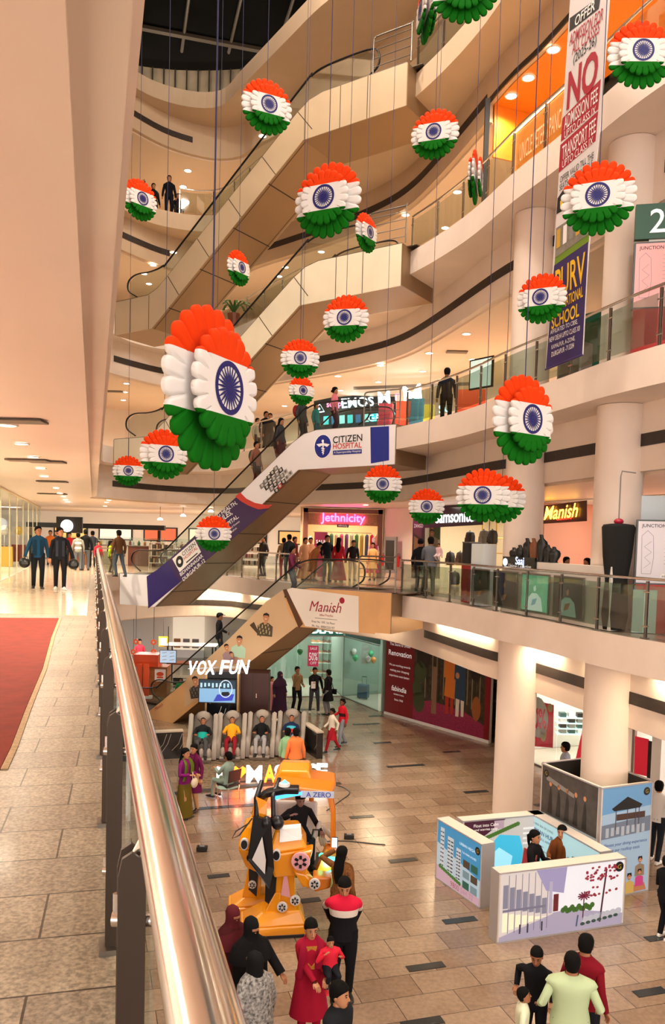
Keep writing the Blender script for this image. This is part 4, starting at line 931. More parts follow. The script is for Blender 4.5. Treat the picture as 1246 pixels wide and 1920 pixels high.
t = thing('hose_cabinet', 'grey framed hose cabinet between the two red extinguishers', 'cabinet', (D(732, 1040, 33.2).x, 33.2, Z1+.3), -.9); m = MB(); m.box((0, 0, .75), (.7, .1, 1.5), greyp); m.build('frame', t); m = MB(); m.box((0, -.06, .75), (.5, .02, 1.2), mat('cab_glass', '#3A3634', .2)); m.build('door', t)
# luggage shop
A, d, n, w = shop(ta, tb, Z1, 3.5, 2.98, 70, mat('luggage_wall', '#F0E2C6', .5), (1, .92, .8))
pl = Plane(A, d, .03); m = MB()
pl.poly(m, [(772, 952), (797, 952), (795, 1086), (770, 1084)], bk, .0); pl.poly(m, [(775, 965), (792, 970), (790, 1010), (776, 1000)], mat('poster_dark_brown', '#4A2A1E', .4), .004); pl.poly(m, [(776, 1005), (790, 1015), (788, 1040), (775, 1035)], mat('poster_bag', '#7A5A3A', .4), .006); pl.text(m, 'ZANGO', (776, 986), (793, 986), W1, d=.01)
m.build('poster_panel', label='tall black poster panel at the left edge of the luggage shop', cat='poster')
t = thing('shop_sign', 'black fascia with white glowing luggage brand letters, half hidden by rosettes', 'shop sign', A); m = MB(); pl.poly(m, [(797, 950), (906, 940), (906, 984), (797, 990)], bk, .02); m.build('fascia_board', t, world=True)
m = MB(); pl.text(m, 'Samsonite', (818, 970), (890, 966), LW, d=.05, bold=.03); m.build('letters', t, world=True)
pp = Plane(A+n*.6, d, 0); m = MB(); pp.poly(m, [(783, 985), (826, 983), (824, 1085), (781, 1085)], mat('poster_pale', '#D8D2C4', .4)); pp.poly(m, [(784, 986), (825, 984), (824, 1012), (784, 1014)], mat('poster_foliage', '#5A6A42', .5, noise=.5, nscale=12), .004); portrait(pp, m, 810, 998, 8, mat('poster_taupe', '#9A8672', .5)); m.build('fashion_poster', label='poster of a woman in taupe beside the luggage shelves', cat='poster')
def bag(loc, c, label, s_=1.0):
    t = thing('backpack', label, 'bag', loc, -1.1, 'backpacks on the luggage shop shelves'); c = mat('bag_'+c[1:], c, .6); m = MB()
    m.loft([[(x*w_, y*dp, z) for x, y in ((-1, -.6), (-.6, -1), (.6, -1), (1, -.6), (1, 1), (-1, 1))] for w_, dp, z in ((.14, .08, 0), (.17, .1, .06), (.17, .1, .3), (.14, .08, .42), (.06, .04, .46))], c); m.build('body', t, smooth=50)
    m = MB(); m.box((0, -.115, .14), (.22, .05, .2), c, taper=.9); m.build('pocket', t); m = MB(); m.tube([(-.04, 0, .45), (0, 0, .5), (.04, 0, .45)], .012, black, 6); m.build('strap', t); t.scale = (s_,)*3; return t
for k, (px, py, c, nm) in enumerate(((880, 1010, '#2A2A2C', 'black, top row left'), (906, 1008, '#8A8A88', 'grey, top row middle'), (922, 1008, '#3A3A3E', 'charcoal, top row right'), (843, 1048, '#1E1E20', 'black, middle row left'), (862, 1048, '#4A3E36', 'brown, middle row right'), (852, 1085, '#2E2E30', 'black, lowest on the rack'))):
    p = pl.at(px, py)+n*1.0; p = D(px, py, p.y); p.z -= .22; ST = thing('bag_stand', 'slim gold stand under the %s' % ('backpack, '+nm), 'stand', (p.x, p.y, Z1+.01)); m = MB(); m.tube([(.1, .12, 0), (.1, .12, p.z-Z1-.03)], .02, mat('brass', '#C9A03A', .3, .8), 6); m.build('pole', ST); m = MB(); m.box((0, 0, p.z-Z1-.02), (.34, .24, .02), mat('brass', '#C9A03A')); m.build('plate', ST); bag(p, c, 'backpack, %s in the luggage shop' % nm, 1.05)
t = thing('display_rack', 'slim gold rack holding backpacks in the luggage shop', 'rack', A+d*(w*.45)+n*1.2+Vector((0, 0, .02)), atan2(d.y, d.x)); m = MB()
for x in (0, .9, 1.9): m.tube([(x, 0, 0), (x, 0, 2.4)], .025, mat('brass', '#C9A03A', .3, .8), 6)
for z in (.75, 1.25, 1.8): m.tube([(0, 0, z), (1.9, 0, z)], .02, mat('brass', '#C9A03A'), 6)
m.build('frame', t)
# neon clothes shop behind the kiosk
A, d, n, w = shop((6.7, 25.8), (9.4, 19.0), Z1, 3.5, 2.98, 110, mat('salmon_wall', '#F0B8A0', .6), (1, .9, .8))
pl = Plane(A, d, .05); t = thing('shop_sign', 'dark sign board with red and yellow neon script above the clothes shop', 'shop sign', A)
m = MB(); pl.poly(m, [(1018, 948), (1100, 938), (1100, 977), (1018, 982)], mat('sign_maroon', '#3A1414', .4)); m.build('sign_board', t, world=True)
nr = mat('neon_red', '#FF4A3A', emit='#FF2A1A', es=5); ny = mat('neon_yellow', '#FFC83A', emit='#FFB83A', es=6)
m = MB(); pl.text(m, 'Manish', (1022, 963), (1086, 956), ny, d=.06, bold=.02, shear=.3); m.build('script_letters', t, world=True); m = MB(); pl.text(m, 'CREATIONS', (1046, 973), (1074, 970), nr, d=.06, bold=.02); m.build('letters', t, world=True)
for k, c in enumerate(('#3A5A7A', '#D8B08A', '#E8E2DA', '#2E4A6A')):
    q = A+d*(w*(.25+.16*k))+n*.9; mannequin((q.x, q.y, Z1+.02), -.5, c, '%s mannequin behind the kiosk in the neon clothes shop' % ('navy dressed', 'sand dressed', 'white dressed', 'blue dressed')[k])
m = MB(); px_ = pl.at(1082, 1000)+n*1.2; m.box((px_.x+.3, px_.y, Z1+1.5), (.9, .3, 2.9), brn, rz=-1.1); m.build('wood_screen', label='brown wooden screen with a pale lantern in the neon clothes shop', cat='screen')
m = MB(); q_ = px_-n*.3; m.box((q_.x+.1, q_.y, Z1+2.2), (.3, .3, .55), mat('lantern', '#FFF2D0', emit='#FFE8B0', es=2), rz=-1.1); m.build('lantern', label='glowing white lattice lantern by the brown wooden screen', cat='lantern')
# kiosk counter on the first gallery
def epl(px0, px1, off, n_=8): return [edge_at(px0+(px1-px0)*k/n_, off, 0) for k in range(n_+1)]
cw = mat('counter_white', '#E9E1DA', .35)
K = epl(925, 1118, .19); m = MB(); m.wallstrip([(p.x, p.y) for p in K], Z1+.013, Z1+1.22, .19, cw); m.build('kiosk_counter', label='long white kiosk counter curving behind the gallery railing', cat='counter')
p = edge_at(903, .45, Z1+.013); m = MB(); m.box((p.x, p.y, p.z+.79), (.55, .4, 1.58), mat('pale_blue_cabinet', '#D9E4EA', .35), rz=-1.2); m.build('white_cabinet', label='pale white cabinet at the left end of the kiosk counter', cat='cabinet')
p = edge_at(880, .62, Z1+.013); t = thing('display_case', 'narrow black and red display case left of the pale cabinet', 'display case', p, -1.2); m = MB(); m.box((0, 0, .5), (.35, .35, 1.0), mat('case_red', '#A8202A', .4)); m.build('base', t); m = MB(); m.box((0, 0, 1.3), (.35, .35, .6), bk); m.build('case', t); m = MB(); m.box((0, 0, 1.61), (.37, .37, .03), steel_d); m.build('lid', t)
bust_b = mat('bust_black', '#121110', .35); bust_n = mat('bust_brown', '#7A4424', .4)
def bust(loc, h, mm, label, lean=.2):
    t = thing('necklace_bust', label, 'display bust', loc, -.3, 'necklace busts on the kiosk'); m = MB()
    m.loft([[(lean*z*(1-z/h)*1.2+cos(a)*r*.9, sin(a)*r*.5, z) for a in [2*pi*k/12 for k in range(12)]] for r, z in ((.09, 0), (.085, h*.12), (.13, h*.4), (.14, h*.6), (.12, h*.75), (.05, h*.86), (.045, h), (.001, h+.01))], mm); m.build('body', t, smooth=60)
    m = MB(); m.lathe([(.001, 0), (.1, 0), (.1, .02), (.001, .02)], (0, 0, -.0), mm, 12); m.build('foot', t)
names = ['short black', 'small black', 'tall black', 'brown', 'tallest black', 'black', 'low black', 'slim black', 'broad black']
for k, (px, h, mm, nm) in enumerate(((962, .30, bust_b, 'small black bust at the left end'), (973, .36, bust_b, 'black bust second from the left end'), (986, .52, bust_b, 'tall black bust left of the brown one'), (998, .52, bust_n, 'tall brown bust, the only brown one'), (1012, .60, bust_b, 'tallest black bust right of the brown one'), (1025, .38, bust_b, 'black bust just right of the tallest one'), (1037, .34, bust_b, 'low black bust at the right end'))):
    p = edge_at(px, .285, Z1+1.222); bust(p, h, mm, nm+' of the kiosk counter', .25)
Ka = edge_at(944, .16, Z1+1.18); Kb = edge_at(1004, .16, Z1+1.18); kd = (Kb-Ka).normalized(); t = thing('kiosk_sign', 'black glossy sign reading Saaj hung on the kiosk counter', 'sign', Ka, atan2(kd.y, kd.x)); kl = (Kb-Ka).length
m = MB(); m.box((kl/2, 0, 0), (kl, .05, .26), mat('gloss_black', '#0E0C10', .15)); m.build('board', t); m = MB(); add_text(m, 'Saaj', (kl*.55, -.03, .02), (1, 0, 0), (0, 0, 1), mat('sign_blue_white', '#DCE6FF', emit='#BFD0FF', es=2), w=.36, bold=.02); add_text(m, 'Unique Collection', (kl*.55, -.03, -.09), (1, 0, 0), (0, 0, 1), W1, w=kl*.7); m.lathe([(.07, 0), (.085, 0), (.085, .01), (.07, .01)], (.12, -.03, 0), LW, 20, 'Y'); m.build('lettering', t)
# four portrait light panels behind the railing glass
for k, (x0, x1, nm, c0, c1, es) in enumerate(((882, 914, 'dim grey portrait panel, leftmost of the four', '#4A5048', '#2A2C28', 0), (922, 966, 'dark portrait panel of a woman, second of the four', '#3E3C38', '#B08A6A', 0), (975, 1026, 'brightly lit green portrait panel, third of the four', '#6FB58C', '#E8F6EE', 1.3), (1034, 1090, 'portrait panel of a woman with a ringed collar, rightmost', '#33453F', '#A8D8D0', .15))):
    a = edge_at(x0, .125, Z1+.10); b = edge_at(x1, .125, Z1+.10); dd_ = (b-a); w_ = dd_.length; dd_.normalize(); t = thing('portrait_panel', nm+' on the gallery railing', 'poster panel', a, atan2(dd_.y, dd_.x), None)
    m = MB(); m.box((w_/2, .02, .44), (w_, .03, .86), steel_d); m.build('frame', t)
    m = MB(); f2 = Fr((0, 0, 0), (1, 0, 0)); bgm = mat('portrait_bg_%d' % k, c0, .4, emit=c0 if es else None, es=es, noise=.4, nscale=4); fg = mat('portrait_fg_%d' % k, c1, .4, emit=c1 if es else None, es=es*.6)
    f2.rect(m, .03, .05, w_-.03, .83, bgm, .004)
    f2.poly(m, [(w_*.25, .06), (w_*.3, .34), (w_*.42, .44), (w_*.6, .44), (w_*.75, .34), (w_*.82, .06)], fg if k != 1 else mat('portrait_dress', '#2E2622', .4), .006); f2.disc(m, w_*.52, .56, .055, .08, skinp if k != 2 else fg, .008); f2.poly(m, [(w_*.52-.06, .56), (w_*.52-.055, .66), (w_*.52+.02, .69), (w_*.52+.07, .62), (w_*.52+.06, .52), (w_*.52+.03, .62)], blackp if k != 2 else bgm, .009)
    f2.poly(m, [(w_*.45, .3), (w_*.4, .16), (w_*.55, .2), (w_*.62, .34)], skinp if k != 2 else mat('portrait_sleeve', '#9FC8D8', emit='#9FC8D8', es=.6), .008)
    m.build('print', t)
l = lamp('panel_lamp', edge_at(1000, .05, Z1+.5)+Vector((-.3, -.5, 0)), .1, (.1, .1))
bpy.data.objects.remove(l)
# wrapped black roll, directory totem, white box
p = edge_at(1150, .34, Z1+.012); t = thing('wrapped_parasol', 'tall black wrapped bundle with a red knob standing behind the railing', 'bundle', p, -.4)
m = MB(); m.loft([[(cos(a)*r*(1+.06*sin(5*a)), sin(a)*r*.55, z) for a in [2*pi*k/20 for k in range(20)]] for r, z in ((.20, .02), (.24, .3), (.21, .85), (.20, .95), (.26, 1.4), (.30, 1.95), (.27, 2.0), (.12, 2.02))], mat('black_cloth', '#0F0E0E', .9)); m.build('cover', t, smooth=60)
m = MB(); m.ball((0, 0, 2.06), (.09, .09, .06), mat('knob_red', '#B01E3A', .4), 10, 6); m.build('knob', t, smooth=True)
m = MB(); m.tube([(0, 0, 2.1), (.0, 0, 2.9), (.02, .0, 3.0), (.25, .2, 2.98)], .012, greyp, 6); m.build('cable', t)
def totem(loc, rz, z, label, board, two=False):
    t = thing('directory_totem', label, 'sign', loc, rz); m = MB(); m.box((0, 0, .45), (.95, .14, .9), board); m.box((0, 0, 1.0), (1.0, .16, 1.9), mat('totem_frame', '#3A3E40', .4)) if False else None
    m.build('base', t); m = MB(); m.box((0, 0, 1.5), (1.0, .10, 1.2), mat('totem_frame', '#4A5052', .4)); m.build('frame', t)
    m = MB(); f2 = Fr((-.5, -.05, .9), (1, 0, 0)); pan = mat('map_panel' if not two else 'map_panel_pink', '#DCD6E0' if not two else '#F0A8A8', .25); g = mat('map_line', '#8E8A9A', .5)
    f2.rect(m, .03, .03, .97, 1.17, pan, .004); f2.text(m, 'JUNCTION', .3, 1.08, blackp, w=.42, bold=.02)
    f2.line(m, [(.12, .2), (.1, .9), (.2, 1.0), (.3, .9), (.32, .5), (.28, .2), (.12, .2)], .008, g); f2.line(m, [(.15, .3), (.27, .4), (.16, .5), (.28, .6), (.15, .7), (.27, .8)], .006, g)
    for k in range(9): f2.line(m, [(.5, .95-k*.07), (.62+.05*(k % 3), .95-k*.07)], .007, g); f2.line(m, [(.74, .95-k*.07), (.84+.04*(k % 2), .95-k*.07)], .007, g)
    for k, u in enumerate((.5, .7, .88)): f2.disc(m, u, .16, .045, .045, white, .006); f2.text(m, 'HO6'[k], u, .16, blackp, h=.05, d=.009)
    m.build('map_print', t); return t
p = edge_at(1222, .78, Z1+.012); rz_t = -.22
t = totem(p+Vector((.18, .1, 0)), rz_t, Z1, 'white mall directory map board behind the first gallery railing', mat('totem_red', '#B8201E', .4))
m = MB()
for k, c in enumerate(('#1E6A4A', '#2A6AC8', '#B82A3A', '#D95A2A')): m.box((0, -.005, .86-k*.05), (1.0, .12, .05), mat('stripe_'+c[1:], c, .4))
m.build('colour_stripes', t); 
m = MB(); m.box((-.3, -.01, .4), (.42, .14, .8), mat('pale_green_panel', '#B8CFC8', .3)); m.build('lower_panel', t)
p2 = edge_at(1216, 1.5, Z1+.012); m = MB(); m.box((p2.x, p2.y, p2.z+1.3), (.62, .35, 2.6), mat('light_blue_box', '#D5E6F2', .4), rz=-.2); m.build('tall_white_box', label='tall pale blue box cabinet standing behind the directory board', cat='cabinet')
p = edge_at(1226, .62, Z2+.012)
t = totem(p+Vector((.1, .1, 0)), rz_t, Z2, 'pink-lit mall directory board with green 2 sign on the second gallery', mat('totem_red', '#B8201E'), True)
m = MB(); m.box((0, 0, 2.46), (1.0, .12, .62), mat('sign_green', '#0E4A34', .4)); m.build('level_sign', t); m = MB(); add_text(m, '2', (-.12, -.065, 2.46), (1, 0, 0), (0, 0, 1), W1, h=.42, bold=.01); m.build('numeral', t)
m = MB(); m.box((0, 0, 2.12), (.5, .05, .06), steel_d); m.build('bracket', t)
# ================================================================== SECOND GALLERY neon shop
m = MB(); na = D(588, 800, 36); nb = D(742, 790, 36)
t = thing('neon_shop_sign', 'dark board with cyan and pink neon letters behind the second gallery railing', 'shop sign', (na.x, 36, Z2+.3))
pl = Plane(na, (1, 0, 0), 0); dkb = mat('neon_board', '#14242A', .3); cy = mat('neon_cyan', '#9FF4FF', emit='#7FEFFF', es=4); cw2 = mat('neon_white', '#EFFFFF', emit='#DFFBFF', es=4); pkn = mat('neon_pink', '#FF8AA8', emit='#FF6A90', es=4)
pl.poly(m, [(588, 752), (622, 745), (742, 735), (742, 806), (588, 812)], dkb); m.build('board', t, world=True)
m = MB(); pl.text(m, 'EMOS', (640, 757), (700, 752), cw2, d=.05, bold=.03); pl.text(m, 'GAMO', (690, 785), (740, 776), cy, d=.05, bold=.02); pl.text(m, 'soup', (612, 762), (640, 760), pkn, d=.05, bold=.02)
for a_, b_ in (((589, 774), (598, 756)), ((598, 756), (607, 771)), ((607, 771), (589, 774))): pl.poly(m, [a_, b_, (b_[0]+1.2, b_[1]+1.5), (a_[0]+1.2, a_[1]+1.5)], cw2, .05)
pl.disc(m, (598, 767), 2, cw2, .05); m.build('neon_letters', t, world=True)
m = MB(); 
for k in range(9): pl.poly(m, [(606+k*15, 781-k*.8), (616+k*15, 780-k*.8), (616+k*15, 796-k), (606+k*15, 797-k)], mat('screen_blue_%d' % (k % 3), ('#3FC8D8', '#2A6A9A', '#8FE0E8')[k % 3], emit=('#3FC8D8', '#2A6A9A', '#8FE0E8')[k % 3], es=.9), .03)
m.build('screens', t, world=True)
lb = LW
pl2 = Plane(D(800, 760, 31), (1, -.35, 0), 0); t = thing('neon_letters_sign', 'large white neon letters floating above the railing right of the dark neon board', 'shop sign', D(745, 760, 31))
for s_, a_, b_, mm in (('M', (709, 747), (731, 744), cw2), ('n', (741, 745), (751, 744), pkn), ('M', (757, 744), (790, 738), cw2), ('SU', (823, 768), (845, 764), cy)):
    m = MB(); pl2.text(m, s_, a_, b_, mm, d=.02, bold=.01, extrude=.02); m.build('letter', t, world=True)
m = MB(); m.box((3.1, 31.6, ZC[2]-.35), (5.2, .06, .12), steel_d, rz=-.33); put(m, 'mounting_rail', t)
for k, (px, c, w_, h_, nm) in enumerate(((755, '#D95A3A', .5, 1.6, 'orange arcade cabinet left of the seated neon letters'), (778, '#3A7A9A', .6, 1.7, 'blue arcade cabinet behind the second gallery railing'), (800, '#C8B83A', .5, 1.5, 'yellow arcade cabinet behind the second gallery railing'), (722, '#B8485A', .5, 1.5, 'red arcade cabinet beside the escalator landing'), (882, '#D9542A', .9, 1.5, 'orange poster stand right of the neon letters'))):
    q = D(px, 780, 29 if px < 850 else 26); t = thing('arcade_cabinet', nm, 'arcade cabinet', (q.x, q.y, Z2+.01), -.2); mm = mat('cab_'+c[1:], c, .4)
    m = MB(); m.prism([(-w_/2, -.3, 0), (-w_/2, .3, 0), (-w_/2, .3, h_), (-w_/2, 0, h_), (-w_/2, -.05, h_*.62), (-w_/2, -.3, h_*.55)], (w_, 0, 0), mm); m.build('body', t)
    m = MB(); m.prism([(-w_/2+.05, -.012, h_*.66), (w_/2-.05, -.012, h_*.66), (w_/2-.05, .035, h_*.95), (-w_/2+.05, .035, h_*.95)], (0, -.02, 0), mat('arcade_screen', '#CFF4FF', emit='#BFEFFF', es=1.5)); m.build('screen', t)
lamp('shop_lamp', (1.5, 37, ZC[2]-.1), 60, (3, 1), (.85, .97, 1)); lamp('shop_lamp', (6.5, 27, ZC[2]-.1), 90, (2, 1), (1, .9, .75))
q = D(902, 700, 24); t = thing('menu_screen', 'lit wall screen behind grey glass right of the neon letters', 'screen', q, -.9); m = MB(); m.box((0, 0, 0), (.9, .06, .9), bk); m.build('casing', t); m = MB(); m.box((0, -.035, 0), (.8, .01, .8), mat('screen_pale', '#CFE6DC', emit='#CFE6DC', es=1)); m.build('display', t)
tg = mat('teal_fascia', '#0E6A5A', .4); q = edge_at(1095, 2.2, Z2+.01); m = MB(); m.box((q.x+.6, q.y+.6, q.z+1.2), (1.8, .2, 2.4), tg, rz=-1.0); m.build('teal_panel', label='teal shop panel behind the hanging school banner on the second gallery', cat='panel')
q = edge_at(1075, .8, Z2+.01); t = thing('floor_cabinet', 'grey floor cabinet beside the foot of the hanging banner', 'cabinet', q, -.9); m = MB(); m.box((0, 0, .45), (.6, .4, .9), greyp); m.build('body', t); m = MB(); m.box((0, -.21, .5), (.5, .02, .7), steel_d); m.build('door', t)
# ================================================================== THIRD GALLERY orange pancake shop
oa = Vector((5.6, 24.8, 0)); ob = Vector((7.9, 17.3, 0)); orange = mat('orange_wall', '#E2841A', .5)
A, d, n, w = shop((5.4, 24.3), (9.8, 13.0), Z3, 4, 3.5, 130, orange, (1, .62, .22), lampn=3)
OP = [Vector((x, y, 0)) for x, y in FAR_B[39:69]]; OQ = [p+Vector((6.6, 2.4, 0)) for p in OP]
m = MB(); m.slab([(p.x, p.y) for p in OP]+[(p.x, p.y) for p in reversed(OQ)], [], Z4-1.50, Z4-1.53, orange); struct('ceiling_orange', m)
m = MB(); m.wallstrip([(p.x-.2, p.y-.05) for p in OP], Z4-1.56, Z4-1.42, .04, black); struct('trim_black_edge', m)
m = MB(); m.wallstrip([(OQ[0].x, OQ[0].y), (OP[0].x+.02, OP[0].y)], Z4-2.9, Z4-1.5, .06, orange); struct('wall_orange_return', m)
for k, (px, py) in enumerate(((958, 180), (990, 146), (1037, 93))): downlight(px, py, Z4-1.54, 'bright downlight in the orange ceiling of the pancake shop, %s from the left' % ORD[k], 'orange ceiling downlights', .14, 90, col=(1, .8, .5))
sg0 = edge_at(962, .35, Z3+.1); sg1 = edge_at(1062, .35, Z3+.1); sd = (sg1-sg0); sl = sd.length; sd.normalize()
t = thing('pancake_shop_sign', 'orange backlit sign board with a glowing tube along its top on the third gallery', 'shop sign', sg0, atan2(sd.y, sd.x))
m = MB(); m.box((sl/2, 0, .55), (sl, .06, 1.05), mat('sign_orange', '#F08A2A', .4, emit='#E8742A', es=.5)); m.build('board', t); m = MB(); m.tube([(0, -.05, 1.12), (sl, -.05, 1.12)], .02, mat('tube_light', '#FFF4D8', emit='#FFE0A0', es=8), 8); m.tube([(.02, -.05, .05), (.02, -.05, 1.1)], .015, mat('tube_light', '#FFF4D8'), 8); m.build('light_tube', t)
m = MB(); add_text(m, "UNCLE PETER'S PANCAKES", (sl*.62, -.04, .55), (1, 0, 0), (0, 0, 1), mat('sign_cream', '#FFD9A0', emit='#FFD9A0', es=.7), w=sl*.95, h=.42); m.build('letters', t)
m = MB(); q = edge_at(1024, 1.9, Z3+.01); m.box((q.x, q.y, Z3+.55), (1.2, .5, 1.1), brn, rz=-1.1); m.build('shop_counter', label='brown counter under the orange ceiling of the pancake shop', cat='counter')
t = thing('coffee_machine', 'dark coffee machine on the brown counter of the pancake shop', 'machine', (q.x+.05, q.y-.1, Z3+1.10), -1.1); m = MB(); m.box((0, 0, .22), (.5, .35, .44), bk); m.build('body', t); m = MB(); m.box((0, -.18, .1), (.4, .05, .06), steel); m.build('spout', t)
m = MB(); q = edge_at(906, .5, Z3+.01); m.box((q.x, q.y, Z3+1.5), (.12, .12, 3.0), bk); m.build('black_post', label='tall black post left of the orange pancake shop', cat='post')
# ================================================================== GROUND FLOOR food corner at left
m = MB(); m.box((-12, 44, 1.5), (26, .2, 3.0), wh); struct('wall_food_corner', m)
for k in range(3): lamp('shop_lamp', (-12+k*3.6, 36, 2.9), 70, (2, 1), (1, .93, .85))
og = mat('kiosk_orange', '#E2501E', .4); ogp = mat('sign_orange_plain', '#E8622A', .4, emit='#E8622A', es=.3)
def gp(px, py, z=0): return G(px, py, z)
K0 = D(283, 1240, 33.0)
t = thing('food_kiosk', 'food kiosk with orange top and wood front at the left, beyond the handrail', 'kiosk', (K0.x, 33, .0))
m = MB(); m.box((.15, 0, .62), (1.2, .8, 1.24), mat('kiosk_wood', '#A8683A', .5, noise=.2, nscale=6)); m.build('body', t); m = MB(); m.box((-.1, -.1, 1.5), (1.0, .8, .5), og); m.build('orange_box', t)
m = MB(); f2 = Fr((.2, -.41, .45), (1, 0, 0)); f2.rect(m, .05, .2, .5, .7, white, .004); f2.disc(m, .27, .5, .15, .09, og, .007); f2.rect(m, .14, .33, .4, .4, og, .007); m.build('burger_emblem', t)
t = thing('orange_barrier', 'orange panelled barrier below the kiosk at the left, partly hidden by the handrail', 'barrier', (D(262, 1270, 32).x, 32, 0)); m = MB()
for j in range(3): m.box((-.3+j*.28, 0, .75), (.22, .1, 1.4), og)
m.build('panels', t); m = MB(); m.box((0, .02, .1), (1.0, .2, .12), white); m.build('foot', t)
S0 = D(315, 1231, 31.5); t = thing('menu_screen', 'pale blue tilted menu screen hung in the food corner', 'screen', S0, .05); m = MB(); m.box((0, 0, 0), (.66, .06, .52), bk); m.build('casing', t); m = MB(); m.box((0, -.035, 0), (.62, .01, .48), mat('menu_blue', '#B8D0EA', emit='#B8D0EA', es=.8)); f2 = Fr((-.31, -.04, -.24), (1, 0, 0))
for k in range(6): f2.line(m, [(.08+.3*(k % 2), .1+.14*(k//2)), (.26+.3*(k % 2), .13+.14*(k//2))], .02, greyp, .003)
m.build('display', t); m = MB(); m.tube([(0, 0, .26), (0, 0, 1.2)], .015, bk, 6); m.build('hanger', t)
for k, (px, py) in enumerate(((255, 1203), (288, 1204), (288, 1222), (250, 1222))):
    p = D(px, py, 34); t = thing('round_menu_sign', 'round orange food sign, %s of four at the left food corner' % ('upper left', 'upper right', 'lower right', 'lower left')[k], 'sign', p); m = MB(); m.lathe([(.001, 0), (.12, 0), (.12, .03), (.001, .03)], (0, 0, 0), ogp, 16, 'Y'); m.build('disc', t); m = MB(); m.lathe([(.001, 0), (.05, 0), (.05, .01), (.001, .01)], (0, -.04, 0), white, 12, 'Y'); m.build('emblem', t); m = MB(); m.tube([(0, 0, .12), (0, 0, 4.37-p.z)], .008, bk, 5); m.build('hanger', t)
p = D(306, 1203, 36.5); t = thing('yellow_framed_sign', 'yellow framed lit menu sign in the food corner', 'sign', p); m = MB(); m.box((0, 0, 0), (.42, .06, .46), mat('frame_yellow', '#F0B81E', .4)); m.build('frame', t); m = MB(); m.box((0, -.035, 0), (.3, .02, .34), mat('menu_glow', '#FFE8C8', emit='#FFE8C8', es=1.5)); m.build('panel', t); m = MB(); m.tube([(0, 0, .2), (0, 0, 3.01-p.z)], .008, bk, 5); m.build('hanger', t)
t = thing('shop_window', 'lit window display with red top edge on the back wall of the food corner', 'window display', (D(350, 1190, 43).x, 43.6, .0)); m = MB(); m.box((0, 0, .22), (1.7, .2, .44), white); m.build('sill', t); m = MB(); m.box((0, 0, 1.4), (1.7, .2, 1.9), mat('window_glow', '#FFF2DC', emit='#FFEFD4', es=.7)); m.build('glass', t); m = MB(); m.box((0, -.1, 2.38), (1.8, .1, .1), rd); m.build('header', t); m = MB()
for x in (-.6, -.1, .4): m.box((x, -.15, .8), (.35, .1, .5), [greyp, bk, shoec[0]][int(x*2) % 3])
m.build('goods', t)
def table(loc, rz, label):
    t = thing('cafe_table', label, 'table', loc, rz); m = MB(); m.box((0, 0, .74), (1.1, .7, .03), mat('table_top', '#8A7A68', .4)); m.build('tabletop', t)
    for x in (-.48, .48):
        for y in (-.28, .28): m = MB(); m.tube([(x, y, 0), (x, y, .73)], .018, bk, 6); m.build('leg', t)
def chair(loc, rz, label, c, grp=None, mesh=False):
    t = thing('metal_chair', label, 'chair', loc, rz, grp); cm__ = mat('chair_'+c[1:], c, .5); m = MB(); m.box((0, 0, .45), (.42, .42, .035), cm__); m.build('seat', t)
    m = MB(); m.loft([[(x, .2+.04*z_, .55+z_*.3) for x, z_ in ((-.2, 0), (.2, 0), (.2, 1), (-.2, 1))], [(x, .225+.04*z_, .55+z_*.3) for x, z_ in ((-.2, 0), (.2, 0), (.2, 1), (-.2, 1))]], cm__); m.build('backrest', t)
    for x in (-.19, .19):
        m = MB(); m.tube([(x, -.18, 0), (x, -.18, .45)], .011, steel, 6); m.build('leg', t); m = MB(); m.tube([(x, .22, 0), (x, .19, .45), (x, .24, .85)], .011, steel, 6); m.build('leg', t)
    return t
p = gp(345, 1322); table((p.x, p.y+2.2, 0), .2, 'dark cafe table under the lowest escalator at the left')
for k in range(2): chair((p.x-.5+k*.9, p.y+1.5, 0), pi, 'black cafe chair %s of the dark cafe table' % ('left', 'right')[k], '#232022')
p = D(360, 1215, 36); t = thing('market_stall', 'low stall with white slatted canopy in the food corner', 'stall', (p.x, 36, 0)); m = MB()
for x in (-1, 1):
    for y in (-.5, .5): m.box((x, y, .85), (.06, .06, 1.7), bk)
m.build('frame', t); m = MB()
for k in range(8): m.box((0, -.56+k*.16, 1.74), (2.3, .08, .03), greyp, rot=Matrix.Rotation(.15, 3, 'X'))
m.build('canopy_slats', t); m = MB(); m.box((0, 0, .9), (2.0, .8, .06), brn); m.build('shelf', t)
